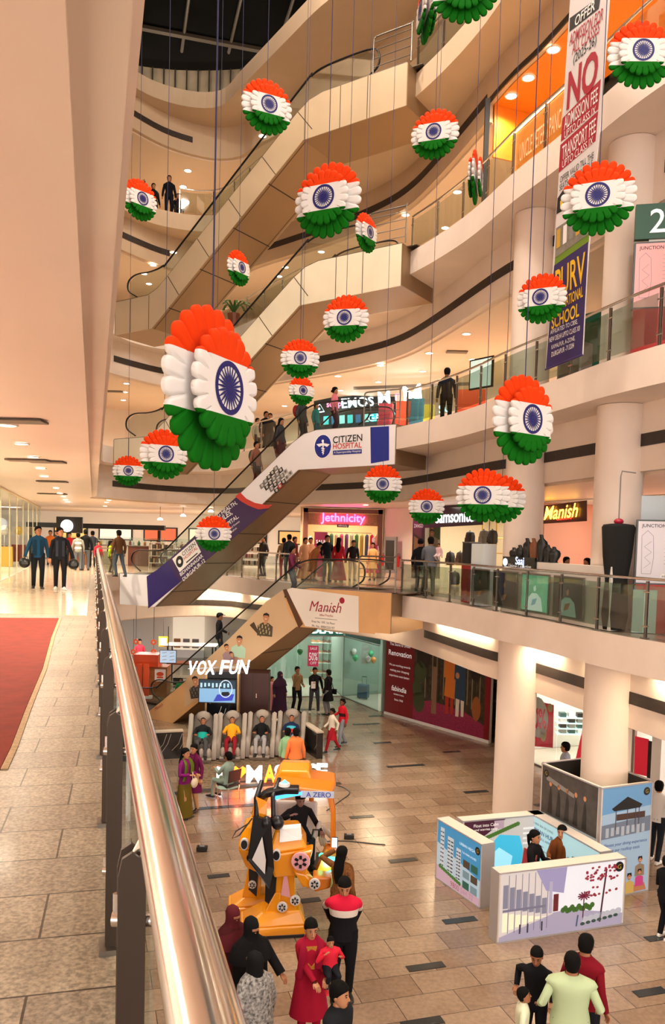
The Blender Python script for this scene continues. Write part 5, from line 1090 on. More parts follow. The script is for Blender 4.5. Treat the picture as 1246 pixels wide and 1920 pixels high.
# ================================================================== TRICOLOUR ROSETTES
saff = mat('paper_orange', '#D83A04', .8, spec=.15); pwhite = mat('paper_white', '#DAD6D4', .8, spec=.15); pgreen = mat('paper_green', '#046008', .8, spec=.15); chak = mat('wheel_blue', '#060C60', .5); cordm = mat('cord_blue_black', '#1C2250', .6)
def petal_disc(R, nP, th, band):
    nA, rad = nP*8, [.0, .45, .62, .74, .84, .92, .97, 1.0]; bm = bmesh.new(); rows = []
    for side in (-1, 1):
        c = bm.verts.new((0, side*th/2, 0)); rr = []
        for f in rad[1:]:
            ring = []
            for j in range(nA):
                ph = ((j % 8)/8)*2-1; rmax = R*(.87+.13*sqrt(max(0, 1-ph*ph))); g = abs(ph)**11
                zz = th/2*(1-(.6*g if f > .8 else 0)); zz *= 1 if f < .96 else (.85 if f < .99 else .5); a = 2*pi*(j+.0)/nA
                ring.append(bm.verts.new((sin(a)*rmax*f, side*zz, cos(a)*rmax*f)))
            rr.append(ring)
        for j in range(nA):
            f_ = (c, rr[0][j], rr[0][(j+1) % nA]); bm.faces.new(f_ if side < 0 else f_[::-1])
            for a, b in zip(rr, rr[1:]):
                q = (a[j], b[j], b[(j+1) % nA], a[(j+1) % nA]); bm.faces.new(q if side < 0 else q[::-1])
        rows.append(rr[-1])
    for j in range(nA): bm.faces.new((rows[0][j], rows[1][j], rows[1][(j+1) % nA], rows[0][(j+1) % nA]))
    for z in (band, -band):
        g = bm.verts[:]+bm.edges[:]+bm.faces[:]; bmesh.ops.bisect_plane(bm, geom=g, plane_co=(0, 0, z), plane_no=(0, 0, 1), dist=1e-5)
    bmesh.ops.recalc_face_normals(bm, faces=bm.faces)
    for f in bm.faces: z = f.calc_center_median().z; f.material_index = 0 if z > band else (2 if z < -band else 1); f.smooth = True
    me = bpy.data.meshes.new('petal_disc'); bm.to_mesh(me); bm.free()
    for m in (saff, pwhite, pgreen): me.materials.append(m)
    me.set_sharp_from_angle(angle=radians(50)); return me
R0 = .5; BIG = petal_disc(R0, 24, .055, .168); SML = petal_disc(R0*.72, 20, .05, .168)
def wheel_mesh(y):
    m = MB(); s_ = -1
    ro, ri = .162, .130; pts = 48
    for k in range(pts):
        a, b = 2*pi*k/pts, 2*pi*(k+1)/pts
        m.face([(sin(a)*ri, y, cos(a)*ri), (sin(a)*ro, y, cos(a)*ro), (sin(b)*ro, y, cos(b)*ro), (sin(b)*ri, y, cos(b)*ri)], chak)
    for k in range(24):
        a = 2*pi*k/24; u = Vector((sin(a), 0, cos(a))); v = Vector((cos(a), 0, -sin(a))); m.face([u*.03+v*.004+Vector((0, y, 0)), u*.075+v*.0085+Vector((0, y, 0)), u*.138+v*.003+Vector((0, y, 0)), u*.138-v*.003+Vector((0, y, 0)), u*.075-v*.0085+Vector((0, y, 0)), u*.03-v*.004+Vector((0, y, 0))], chak)
    m.face([(sin(2*pi*k/24)*.042, y-.0005, cos(2*pi*k/24)*.042) for k in range(24)], chak); return m
_w = wheel_mesh(0).build('tmp'); WH = _w.data; bpy.data.objects.remove(_w)
pos = lambda px: 'left' if px < 500 else ('middle' if px < 800 else 'right')
ROS = [(500, 201, 98, 20, 1, 'rosette below the roof, in front of the top escalator rail'),
 (262, 375, 74, 33, 1, 'small rosette at far left below the two standing figures'),
 (614, 376, 135, -27, 1, 'large rosette before the top escalator underside, back disc showing right'),
 (815, 252, 90, -14, 1, 'rosette hanging just right of the top escalator landing'),
 (1200, 103, 120, 18, .95, 'rosette at the upper right corner, right of the school banner'),
 (1121, 372, 134, -5, 1, 'large rosette overlapping the white part of the school banner'),
 (686, 437, 70, 57, .9, 'narrow sideways rosette by the third gallery landing gate'),
 (447, 503, 64, 50, 1, 'small half-turned rosette between the two plain escalators'),
 (648, 598, 88, -15, 1, 'rosette hanging under the third gallery landing box'),
 (1015, 560, 92, -13, .88, 'rosette at the lower left edge of the purple school banner'),
 (396, 730, 300, 57, 1, 'biggest and nearest rosette, turned to the right'),
 (562, 673, 73, 4, 1, 'upper rosette of the stacked pair above the hospital banner'),
 (565, 733, 54, 27, .84, 'lower, smaller rosette of the stacked pair above the hospital banner'),
 (981, 788, 166, 49, 1, 'tall half-turned rosette before the second gallery edge at right'),
 (307, 852, 94, 20, 1, 'rosette hanging low beside the biggest rosette, on its left'),
 (240, 883, 57, 4, 1, 'small rosette at the far left above the food court ceiling'),
 (717, 908, 73, 0, 1, 'rosette below the blue end of the hospital banner'),
 (799, 950, 68, 3, .88, 'rosette in front of the dark poster of the luggage shop'),
 (905, 929, 101, -4, 1, 'rosette in front of the luggage shop letters'),
 (940, 936, 90, -10, 1, 'rosette peeping out behind the one at the luggage shop letters'),
 (400, 1001, 69, 10, 1, 'rosette in front of the purple hospital banner'),
 (890, 333, 92, 84, 1, 'edge-on rosette by the third gallery railing'),
 (801, 20, 104, -78, 1, 'edge-on rosette cut by the top edge of the picture'),
 (872, -22, 124, 0, 1, 'rosette cut by the top edge, only its green lobes visible')]
for px, py, hh, yaw, dia, lb in ROS:
    Dp = F*dia/hh; p = D(px, py, Dp); th = atan2(p.x, p.y)
    t = thing('tricolour_rosette', 'hanging tricolour '+lb, 'hanging decoration', p, radians(yaw)-th, 'hanging tricolour rosettes'); t.scale = (dia,)*3
    for nm, me, y in (('large_disc', BIG, 0), ('front_disc', SML, -.105), ('rear_disc', SML, .085)):
        o = bpy.data.objects.new(nm, me); COL.objects.link(o); o.parent = t; o.location = (0, y, 0)
        if nm != 'large_disc':
            e = bpy.data.objects.new('wheel_emblem', WH); COL.objects.link(e); e.parent = o; e.location = (0, -.0285 if y < 0 else .0285, 0)
            if y > 0: e.rotation_euler = (0, 0, pi)
    m = MB(); m.tube([(0, -.09, 0), (0, .07, 0)], .02, pwhite, 6); m.build('spacer', t)
    L_ = (28.6-p.z)/dia; rr = .0055
    m = MB(); m.tube([(0, 0, .42), (0, 0, L_)], rr/dia, cordm, 6); m.build('cord', t)
# ================================================================== SCHOOL BANNER
bp0 = D(1092, 665, 14.0); plN = Plane(bp0, wd, 0); t = thing('hanging_banner', 'long vertical school admission banner, white above and purple below, hung beside the second gallery railing', 'banner', D(1057, 680, 14.5))
fabw = mat('banner_white', '#DAD4D6', .6); fabp = mat('banner_purple_cloth', '#33245E', .6); bred = mat('banner_crimson', '#A8142E', .6); yel = mat('banner_yellow', '#F0C21E', .5)
LX = [(-60, 1072), (0, 1068), (310, 1048), (440, 1040), (693, 1022)]; RX = [(-60, 1146), (0, 1141), (200, 1128), (450, 1103), (665, 1092)]
def ex(T, y):
    for (a, b), (c, d_) in zip(T, T[1:]):
        if y <= c: return b+(d_-b)*(y-a)/(c-a)
    return T[-1][1]
m = MB(); L2_ = [plN.at(ex(LX, y), y) for y in (-60, 100, 250, 400, 550, 693)]; R2_ = [plN.at(ex(RX, y), y) for y in (-60, 80, 220, 370, 520, 665)]
m.loft([[a, b, b-plN.n*.012, a-plN.n*.012] for a, b in zip(L2_, R2_)], fabw); put(m, 'cloth', t)
m = MB(); q = m; P_ = plN.poly
P_(q, [(1068, 34), (1126, -8), (1122, 17), (1067, 60)], blackp); P_(q, [(1054, 222), (1126, 148), (1121, 205), (1051, 266)], bred); P_(q, [(1050, 272), (1121, 208), (1116, 264), (1047, 324)], bred)
P_(q, [(1042, 428), (1108, 384), (1104, 440), (1040, 486)], mat('print_building', '#8A8478', .6, noise=.3, nscale=9)); P_(q, [(1040, 484), (1104, 438), (1103, 455), (1039, 500)], mat('swoosh_green', '#6A8A1E', .6)); P_(q, [(1038.5, 498), (1102.5, 453), (1091, 664), (1023, 691)], fabp)
P_(q, [(1045, 372), (1058, 352), (1060, 392), (1043, 402)], blackp); P_(q, [(1050, 378), (1055, 370), (1056, 386), (1050, 392)], yel, .006)
for k in range(5): P_(q, [(1044+k*12, 432-k*8), (1051+k*12, 427-k*8), (1050+k*12, 462-k*8), (1043+k*12, 467-k*8)], [mat('print_ochre', '#C9A03A', .6), white, greyp][k % 3], .006)
T_ = lambda s_, a, b, mm, h=None, **k: plN.text(q, s_, a, b, mm, h=h, **k)
T_('OFFER', (1078, 41), (1116, 8), white, h=.17, bold=.03); T_('ADMISSION FOR', (1068, 76), (1131, 25), bred, h=.20, bold=.015); T_('ALL CLASSES', (1073, 92), (1124, 50), bred, h=.20, bold=.015); T_('(2025-26)', (1075, 114), (1118, 76), blackp, h=.20, bold=.01)
T_('NO', (1064, 172), (1121, 124), bred, h=.66, bold=.06); T_('ADMISSION FEE', (1058, 232), (1121, 176), white, h=.24, bold=.01); T_('UPTO CLASS IX', (1058, 253), (1117, 205), white, h=.13)
T_('TRANSPORT FEE', (1054, 288), (1117, 234), white, h=.25, bold=.01); T_('UPTO CLASS IX', (1054, 309), (1112, 262), white, h=.13); T_('OFFER VALID TILL THE', (1050, 338), (1113, 290), blackp, h=.11); T_('SEATS ARE AVAILABLE', (1049, 353), (1111, 305), blackp, h=.11)
T_('PURV', (1041, 535), (1097, 500), yel, h=.52, bold=.03); T_('INTERNATIONAL', (1037, 578), (1093, 546), yel, h=.19, bold=.03); T_('SCHOOL', (1034, 606), (1086, 580), yel, h=.24, bold=.04)
for s_, a, b in (('AFFILIATED TO CBSE,', (1032, 624), (1083, 603)), ('NEW DELHI UPTO CLASS XII', (1030, 638), (1087, 615)), ('KAMALPUR, A-ZONE,', (1034, 652), (1078, 634)), ('DURGAPUR -713204', (1034, 665), (1076, 647))): T_(s_, a, b, white, h=.09)
put(m, 'print', t); m = MB(); 
for a in (L2_[0], R2_[0]): m.tube([a, Vector((a.x, a.y, 28.6))], .01, bk, 5)
put(m, 'hanging_cords', t); m = MB(); m.tube([L2_[0], R2_[0]], .02, steel_d, 6); put(m, 'top_rod', t); m = MB(); m.tube([L2_[-1], R2_[-1]], .018, fabp, 6); put(m, 'bottom_rod', t)
# floodlight on the roof curb
p = D(468, 151, 33.2); t = thing('floodlight', 'black floodlight standing on the curb below the roof', 'floodlight', p, .3); m = MB(); m.box((0, 0, 0), (.5, .2, .55), bk); m.build('housing', t); m = MB(); m.box((0, -.11, 0), (.38, .02, .42), mat('flood_glass', '#8A8680', .2)); m.build('lens', t); m = MB(); m.box((0, 0, -.55), (.08, .08, .6), bk); m.build('bracket', t)
# ================================================================== PLANT on the second gallery
p = D(432, 588, 28.6)
t = thing('potted_palm', 'green palm leaves above the biggest rosette, beside the plain escalator', 'plant', (p.x-.4, 32.5, Z3-.0)); lf = mat('leaf_green', '#3E6A2E', .5)
m = MB(); m.lathe([(.2, 0), (.26, .45), (.24, .45), (.001, .42)], (0, 0, 0), brn, 12); m.build('pot', t); m = MB()
for k in range(12):
    a = k*.55; P9 = [Vector((cos(a)*r*.55, sin(a)*r*.4, .45+1.0*r-r*r*.55)) for r in (0, .4, .8, 1.2, 1.5)]; n9 = Vector((-sin(a), cos(a), 0))*.05
    for u, v in zip(P9, P9[1:]): m.prism([u-n9, v-n9, v+n9, u+n9], (0, 0, .006), lf)
m.build('fronds', t)
# ================================================================== PROPERTY BOOTH
HB = 1.2
P1, P2, P3, P4, P5 = (G(*q, HB) for q in ((820, 1534), (1008, 1518), (1173, 1608), (936, 1637), (904, 1583)))
P3 = P4+(P3-P4)
for v in (P1, P2, P3, P4, P5): v.z = 0
bw = mat('lightbox_frame', '#D8CDC2', .45); be = mat('lightbox_edge', '#B8B6BC', .35, .4)
def lightbox(a, b, th, h, label, face_side, draw, glow=None):
    """a->b left to right when facing the printed side; body extends behind"""
    d = (b-a); L = d.length; d.normalize(); t = thing('lightbox_panel', label, 'lightbox', a, atan2(d.y, d.x))
    m = MB(); m.box((L/2, th/2, h/2), (L, th, h), bw); m.build('casing', t)
    m = MB(); m.box((-.006, th/2, h/2), (.012, th+.01, h+.01), be); m.box((L+.006, th/2, h/2), (.012, th+.01, h+.01), be); m.box((L/2, -.008, .015), (L, .016, .03), be); m.box((L/2, -.008, h-.012), (L, .016, .024), be); m.build('edge_trim', t)
    m = MB(); fr = Fr((0, 0, 0), (1, 0, 0)); draw(m, fr, L, h); m.build('printed_face', t); return t
def E_(n, c, es=.55, **k):
    if n in _M: return _M[n]
    m = mat(n, c, .35, emit=c, es=es*1.15, **k); v = m.node_tree.nodes['Principled BSDF'].inputs['Base Color']; r_, g_, b_, _ = hx(c); v.default_value = (r_*.32, g_*.32, b_*.32, 1); return m
badge = lambda m, f, u, v, r=.075: (f.disc(m, u, v, r, r, blackp, .012), f.text(m, 'G', u, v, mat('badge_gold', '#B8A83A', .4), h=r*.9, d=.015))
def towers(m, f, L, h):
    f.rect(m, .03, .03, L-.03, h-.03, E_('tower_sky', '#4AA8DE')); f.poly(m, [(.03, .03), (L-.03, .03), (L-.03, .5), (.03, .75)], E_('tower_haze', '#CFE6F4'), .005); f.poly(m, [(.03, .03), (L-.03, .03), (L-.03, .17), (.03, .3)], E_('tower_pink', '#E8C0D0'), .006)
    for k, (u, w_, z0, z1) in enumerate(((.10, .13, .3, 1.08), (.42, .2, .28, .98), (.80, .15, .24, .86))):
        u = u*L/1.9+.06; f.rect(m, u, z0, u+w_, z1, E_('tower_face', '#E8ECEE'), .007)
        for j in range(9): f.rect(m, u+.01, z0+.03+j*(z1-z0-.05)/9, u+w_*.45, z0+.055+j*(z1-z0-.05)/9, E_('tower_win', '#4A5A6A'), .009); f.rect(m, u+w_*.55, z0+.03+j*(z1-z0-.05)/9, u+w_-.01, z0+.06+j*(z1-z0-.05)/9, E_('tower_win', '#4A5A6A'), .009)
    for k in range(10): f.disc(m, .15+k*L*.05, .3-.01*k, .05, .04, E_('tower_tree', '#4E8A3A'), .010, 8)
    for c in range(2):
        for r in range(3): f.rect(m, L*(.62+.17*c), .18+r*.2, L*(.76+.17*c), .32+r*.2, [E_('thumb_a', '#2F6E5A'), E_('thumb_b', '#8AA8B0'), E_('thumb_c', '#5A4A3A')][(c+r) % 3], .010)
    f.text(m, 'URBAN HEIGHTS', L*.72, .98, E_('tower_title', '#EAF6FF', 1), w=L*.38); f.text(m, '3 & 4 BHK HOMES', L*.74, .84, E_('tower_title', '#EAF6FF'), w=L*.3); f.text(m, '9800 544 32', L*.6, .1, E_('tower_red', '#B83A5A'), w=L*.5); badge(m, f, L-.12, h-.17)
def mall_street(m, f, L, h):
    f.rect(m, .03, .03, L-.03, h-.03, E_('street_sky', '#F6F4F8', .85)); f.poly(m, [(.03, .03), (L-.03, .03), (L-.03, .22), (L*.55, .42), (L*.42, .4), (.03, .1)], E_('street_path', '#C6BCD6'), .005)
    f.poly(m, [(.03, .1), (.03, h-.03), (L*.3, h-.03), (L*.42, .62), (L*.42, .38)], E_('mall_front', '#E6D8D2', .8), .006)
    for k in range(7): u = .08+k*L*.05; zt = h-.2-k*.05; f.rect(m, u, .18+k*.03, u+L*.038, zt*.5, E_('mall_window_lit', '#FFEFC8', 1.0), .008); f.rect(m, u, zt*.58, u+L*.038, zt-.02, E_('mall_window_grey', '#9A9AAE'), .008); f.rect(m, u+L*.04, .15, u+L*.045, h-.06, E_('mall_post', '#8E88A0'), .009)
    f.poly(m, [(L*.28, h-.03), (L*.52, h-.03), (L*.50, .72), (L*.36, .80)], E_('mall_soffit', '#B9B0DC'), .010); f.rect(m, L*.385, .4, L*.41, .95, E_('mall_column', '#CFC6E0'), .012); f.rect(m, L*.42, .42, L*.46, .72, E_('mall_red', '#7E2A32'), .012); f.rect(m, .08, .52, L*.36, .56, E_('mall_post', '#8E88A0'), .011)
    for k in range(14): f.disc(m, L*.5+k*L*.018, .42+.03*sin(k*2), .05, .05, E_('hedge', '#4E7A34'), .009, 8)
    f.line(m, [(L*.8, .12), (L*.82, .6), (L*.84, 1.05)], .035, E_('maple_trunk', '#5A2A3A'), .012)
    rnd = random.Random(4)
    for k in range(60): f.disc(m, L*.8+(rnd.random()-.5)*L*.26, .98+(rnd.random()-.5)*.26 if k < 44 else .6+rnd.random()*.15, .03, .022, E_('maple_leaf', '#B23A4A'), .013, 6)
    f.line(m, [(L*.66, .2), (L*.665, .62)], .02, E_('maple_trunk', '#5A2A3A'), .012)
    for k in range(12): f.line(m, [(L*.665, .62), (L*.665+cos(k*.52)*.13, .62+sin(k*.52)*.08)], .025, E_('palm_red', '#8A2A4A'), .013)
    for k in range(7): f.disc(m, L*(.68+.045*k), .2+.012*k, .07, .06, E_('white_shrub', '#D8D6E0'), .012, 10); f.disc(m, L*(.66+.045*k), .13+.012*k, .05, .03, E_('dark_shrub', '#3E5A4E'), .013, 8)
    for u in (.16, .22, .33): f.rect(m, L*u, .12, L*u+.03, .28, E_('street_person', '#4A4450'), .014)
    f.line(m, [(L*.61, .1), (L*.615, .2), (L*.62, .3)], .03, E_('street_walker', '#5A6A8A'), .014); badge(m, f, L-.14, h-.14, .09)
def pool(m, f, L, h):
    f.rect(m, .03, .03, L-.03, h-.03, E_('pool_deck', '#D8CFC8', .8)); f.poly(m, [(.05, .08), (L*.72, .06), (L*.78, .3), (L*.7, .8), (L*.45, .86)], E_('pool_water', '#49C6EC', .9), .005); f.poly(m, [(.3, .2), (L*.6, .18), (L*.62, .4), (L*.45, .6)], E_('pool_glint', '#A6E8FA', 1.1), .006)
    f.poly(m, [(.03, .6), (.03, h-.03), (L*.52, h-.03), (L*.3, .9)], E_('pool_wall', '#5A2A3E'), .007); f.rect(m, L*.38, .98, L*.5, h-.05, E_('pool_villa', '#D8B8C8'), .008)
    for k in range(16): f.disc(m, L*.22+k*L*.03, .78+k*.018, .05, .045, E_('pool_hedge', '#5E8A3A'), .009, 8)
    for k in range(4): f.rect(m, L*.74, .62+k*.1, L*.9, .66+k*.1, E_('lounger', '#F6F2EE', .9), .009)
    f.text(m, 'Float into Calm', L*.28, 1.08, W1, w=L*.3, d=.012); f.text(m, 'and worries away', L*.28, .99, W1, w=L*.28, d=.012)
def cyanwall(m, f, L, h):
    f.rect(m, .03, .03, L-.03, h-.03, E_('cyan_panel', '#BFE6EA', .8)); f.poly(m, [(.03, .03), (L-.03, .03), (L-.03, .45), (.03, .5)], E_('cyan_low', '#9FDCD4', .8), .005)
    f.text(m, 'A NEW ERA OF LIVING', L*.24, 1.05, blackp, w=L*.3, d=.01); f.text(m, 'URBAN HUB', L*.24, .92, blue, w=L*.3, d=.01, bold=.03); f.text(m, 'KAZI NAZRUL AIRPORT', L*.24, .80, blue, w=L*.32, d=.01)
    for k in range(5): f.line(m, [(L*.1, .66-k*.08), (L*(.26+.04*(k % 2)), .66-k*.08)], .016, greyp, .008)
    f.poly(m, [(L*.56, .72), (L*.64, .70), (L*.66, .76), (L*.63, .73), (L*.60, .78), (L*.605, .725)], blackp, .01); badge(m, f, .14, h-.15)
lightbox(P1, P5, .27, HB, 'lightbox panel printed with blue sky and white apartment towers, left side of the booth', 1, towers)
lightbox(P4, P3, .25, HB, 'lightbox panel printed with a bright shopping street and red trees, front of the booth', 1, mall_street)
dB = (P2-P1).normalized(); nB = Vector((-dB.y, dB.x, 0)); lightbox(P1+dB*.42-nB*.26, P2-nB*.26-dB*.02, .25, HB, 'lightbox panel printed with a blue swimming pool, back side of the booth', 1, pool)
dR = (P3-P2).normalized(); nR = Vector((-dR.y, dR.x, 0)); lightbox(P2-nR*.26*(1 if nR.x > 0 else -1)+dR*.02, P3-nR*.26*(1 if nR.x > 0 else -1)-dR*.35, .25, HB, 'lightbox panel printed pale cyan with an aeroplane, right side of the booth', 1, cyanwall)
for k, (px, py, l_) in enumerate(((972, 1612, 'red slatted plastic chair behind the woman in black in the booth'), (1098, 1600, 'black slatted chair right of the woman in brown, left of two'), (1118, 1604, 'black slatted chair nearest the pale cyan panel end'))):
    p = D(px, py+10, 14.7+.0*k); chair((p.x, p.y, 0), (-1.2, 2.6, 2.6)[k], l_, ('#A8202A', '#2A2220', '#2E2422')[k])
# pillar box
HQ = 2.15; Q1, Q2, Q3 = (G(*q, HQ) for q in ((1061, 1442), (1128, 1477), (1224, 1465)))
for v in (Q1, Q2, Q3): v.z = 0
dq = (Q3-Q2).normalized(); dl = Vector((-dq.y, dq.x, 0)); Q1 = Q2+dl*1.75; Q4 = Q3+dl*1.75
def rooftop(m, f, L, h):
    f.rect(m, .03, .03, L-.03, h-.03, E_('roof_sky', '#BFD8EE', .5)); f.poly(m, [(.03, 1.62), (L-.03, 1.7), (L-.03, h-.03), (.03, h-.03)], E_('roof_sky_top', '#7FB4E2', .5), .005); f.poly(m, [(.03, 1.15), (L-.03, 1.2), (L-.03, 1.5), (.03, 1.42)], E_('terrace', '#8E97A8', .4), .006)
    f.poly(m, [(L*.2, 1.72), (L*.5, 1.92), (L*.8, 1.74), (L*.75, 1.68), (L*.25, 1.67)], blackp, .010)
    for u in (.28, .5, .66, .73): f.rect(m, L*u, 1.3, L*u+.02, 1.7, mat('pergola_post', '#4A4650', .5), .009)
    f.rect(m, L*.3, 1.48, L*.86, 1.6, mat('terrace_bar', '#4A342E', .5), .008)
    for k in range(8): f.rect(m, L*(.1+.1*k), 1.18+.02*(k % 3), L*(.16+.1*k), 1.36, E_('terrace_chair', '#D8DCE2', .4), .011)
    f.text(m, 'Elevate your dining experience', L*.5, 1.02, blue, w=L*.84, shear=.2, d=.01); f.text(m, 'at our rooftop oasis', L*.5, .91, blue, w=L*.56, shear=.2, d=.01); badge(m, f, L-.16, h-.17, .08)
    for u, v, s_, c in ((.42, .64, .075, '#1FA88E'), (.8, .66, .08, '#9A8A78'), (.8, .42, .07, '#D84A9A'), (.6, .36, .085, '#D9BE6A')):
        sh_ = mat('friend_'+c[1:], c, .5); x, y = L*u, v
        f.poly(m, [(x-s_*1.5, y-s_*4), (x-s_*1.4, y-s_*1.5), (x, y-s_*.9), (x+s_*1.4, y-s_*1.5), (x+s_*1.5, y-s_*4)], sh_, .012+.001*s_); f.disc(m, x, y, s_*.6, s_*.8, skinp, .015); f.poly(m, [(x-s_*.7, y-s_*.1), (x-s_*.6, y+s_*.8), (x+s_*.6, y+s_*.8), (x+s_*.7, y-s_*.1), (x, y+s_*.5)], blackp, .016); f.rect(m, x-s_*.25, y-s_*.35, x+s_*.25, y-s_*.25, white, .017)
    f.line(m, [(L*.3, .5), (L*.24, .82)], .04, skinp, .012); f.poly(m, [(L*.3, .12), (L*.3, .03), (L*.95, .05), (L*.9, .2)], skinp, .011)
def gymwall(m, f, L, h):
    f.rect(m, .03, .03, L-.03, h-.03, E_('gym_pale', '#BFC6C2', .4)); f.rect(m, .03, 1.15, L-.03, h-.03, mat('gym_dark', '#55504E', .5, noise=.4, nscale=6), .005)
    for k in range(5): x = L*(.18+.15*k); f.poly(m, [(x-.07, 1.2), (x-.03, 1.6), (x, 1.75), (x+.05, 1.6), (x+.07, 1.2)], mat('gym_figure', '#2A2624', .5), .008); f.disc(m, x, 1.8, .04, .05, skinp, .009)
    f.poly(m, [(L*.1, 1.95), (L*.6, 1.8), (L*.6, 1.72), (L*.1, 1.85)], greyp, .009); f.text(m, 'Get fit, feel great. Our state-of-the-art', L*.5, .86, blackp, w=L*.84, shear=.2, d=.01); f.text(m, 'gym is the perfect spot to enjoy it', L*.5, .74, blackp, w=L*.74, shear=.2, d=.01); badge(m, f, .16, h-.17, .08)
lightbox(Q2, Q3, .05, HQ, 'tall board around the second column, printed with a rooftop terrace and four cheering friends', 1, rooftop)
lightbox(Q1, Q2+dl*.06, .05, HQ, 'tall board around the second column, printed with a grey gym scene', 1, gymwall)
blk = mat('board_back_black', '#1A1818', .6)
for a, b, s_ in ((Q4, Q1, 'far left-facing side'), (Q3+dl*.06, Q4, 'far right side')):
    d9 = (b-a).normalized(); t = thing('column_board', 'plain black-backed board enclosing the second column on its %s' % s_, 'board', a, atan2(d9.y, d9.x)); m = MB(); m.box(((b-a).length/2, .025, HQ/2), ((b-a).length-.02, .04, HQ), blk); m.build('panel', t); m = MB(); m.box(((b-a).length/2, .025, HQ+.01), ((b-a).length-.02, .05, .02), be); m.build('edge_trim', t)
# ================================================================== MASSAGE LOUNGE
marb = mat('dark_marble', '#2E2A28', .2, noise=.55, nscale=2.2); mtop = mat('wall_cap', '#B8A894', .4)
rug = mat('patterned_rug', '#8A7358', .95, noise=.7, nscale=9); A0 = G(330, 1492, 0); A1 = G(612, 1462, 0); A2 = G(600, 1418, 0); A3 = G(335, 1428, 0)
m = MB(); m.slab([(p.x, p.y) for p in (A0, A1, A2, A3)], [], .016, .002, rug); m.build('rug', label='patterned tan and grey rug in front of the massage chairs', cat='rug')
m = MB(); rb_ = mat('rug_border', '#3A3634', .9, noise=.5, nscale=20); dx = (A1-A0).normalized(); nx = Vector((-dx.y, dx.x, 0)); m.prism([A0+nx*.02+Vector((0, 0, .018)), A1+nx*.02+Vector((0, 0, .018)), A1+nx*.25+Vector((0, 0, .018)), A0+nx*.25+Vector((0, 0, .018))], (0, 0, .004), rb_); m.build('rug_border', label='dark patterned border strip along the front of the rug', cat='rug')
def lowwall(a, b, h, th, label):
    d = (b-a); L = d.length; d.normalize(); t = thing('marble_partition', label, 'partition', a, atan2(d.y, d.x)); m = MB(); m.box((L/2, th/2, h/2), (L, th, h), marb); m.build('body', t); m = MB(); m.box((L/2, th/2, h+.02), (L+.02, th+.03, .04), mtop); m.build('cap', t); m = MB(); rnd = random.Random(2); f = Fr((0, 0, 0), (1, 0, 0))
    for k in range(int(L*2.2)+1): x = rnd.random()*L; f.line(m, [(x, .1+rnd.random()*.2), (min(L, x+.2), .45), (min(L, x+.3), h-.05)], .012, mat('marble_vein', '#A89E92', .3), .003)
    m.build('vein_inlay', t)
hw = .8; B0 = G(215, 1378, hw); B1 = G(343, 1372, hw); B2 = G(566, 1357, hw); B3 = G(594, 1375, hw)
for v in (B0, B1, B2, B3): v.z = 0
lowwall(B0, B1, hw, .2, 'dark marble low partition left of the massage chairs'); lowwall(Vector((B1.x, max(B2.y, 25.62), 0)), Vector((B2.x-.02, max(B2.y, 25.62), 0)), hw*.9, .2, 'dark marble partition running behind the massage chairs'); lowwall(B2+Vector((.03, -.02, 0)), B3, hw, .2, 'dark marble partition ending the massage lounge on the right')
crm = mat('chair_cream', '#968C80', .45); chb = mat('chair_charcoal', '#2A2726', .4); chp = mat('chair_pad', '#5E5750', .5)
def massage_chair(loc, rz, label):
    t = thing('massage_chair', label, 'chair', loc, rz, 'massage chairs in the lounge'); m = MB(); m.loft([[(x*w_, y, z) for x in (-1, 1) for y in ([0] if 0 else [y0])][:1]+[] or [] for w_, y0, z in ()] or [[(-.25, .5, .02), (.25, .5, .02), (.25, -.35, .02), (-.25, -.35, .02)], [(-.28, .45, .3), (.28, .45, .3), (.28, -.3, .3), (-.28, -.3, .3)]], chb); m.build('base', t)
    bp = [(-.1, .36), (.15, .5), (.38, .85), (.5, 1.15), (.5, 1.27)]
    m = MB(); m.loft([[(-w_, y, z), (-w_*.7, y-.07, z+.02), (w_*.7, y-.07, z+.02), (w_, y, z), (w_*.8, y+.12, z-.05), (-w_*.8, y+.12, z-.05)] for (y, z), w_ in zip(bp, (.27, .29, .31, .27, .16))], chp); m.build('backrest', t, smooth=60)
    for s_ in (-1, 1):
        m = MB(); m.loft([[(s_*(.30), y, z0), (s_*.43, y, z0), (s_*.44, y, z1-.04), (s_*.37, y, z1), (s_*.30, y, z1-.05)] for y, z0, z1 in ((-.42, .05, .46), (-.3, .05, .62), (0, .1, .66), (.3, .2, .92), (.48, .5, 1.2), (.52, .8, 1.24))], crm); m.build('side_shell', t, smooth=60)
    m = MB(); m.ball((0, .40, 1.17), (.2, .09, .16), crm, 14, 8, Matrix.Rotation(-.35, 3, 'X')); m.build('head_pillow', t, smooth=True)
    m = MB(); m.box((0, -.1, .40), (.52, .5, .14), chp); m.build('seat', t)
    m = MB()
    for x in (-.22, 0, .22): m.ball((x, -.5, .25), (.085, .13, .17), crm, 10, 7)
    m.build('calf_rest', t, smooth=True); m = MB(); m.loft([[(-.28, -.62, .02), (.28, -.62, .02), (.28, -.5, .02), (-.28, -.5, .02)], [(-.3, -.7, .12), (.3, -.7, .12), (.3, -.55, .16), (-.3, -.55, .16)]], crm); m.build('footrest', t); return t
MC = []
mc0 = None
for k, (px, nm) in enumerate(((376, 'leftmost cream massage chair, under the man in teal'), (431, 'cream massage chair under the woman in yellow'), (487, 'cream massage chair under the woman in black'), (543, 'rightmost cream massage chair, under the man in blue stripes'))):
    p = G(px, 1425-k*2.5, .0); p.y += .25; rz = .10-.04*k
    if mc0 is None: mc0 = massage_chair(p, rz, nm)
    else: copy_thing(mc0, p, rz, nm)
    MC.append((p, rz))
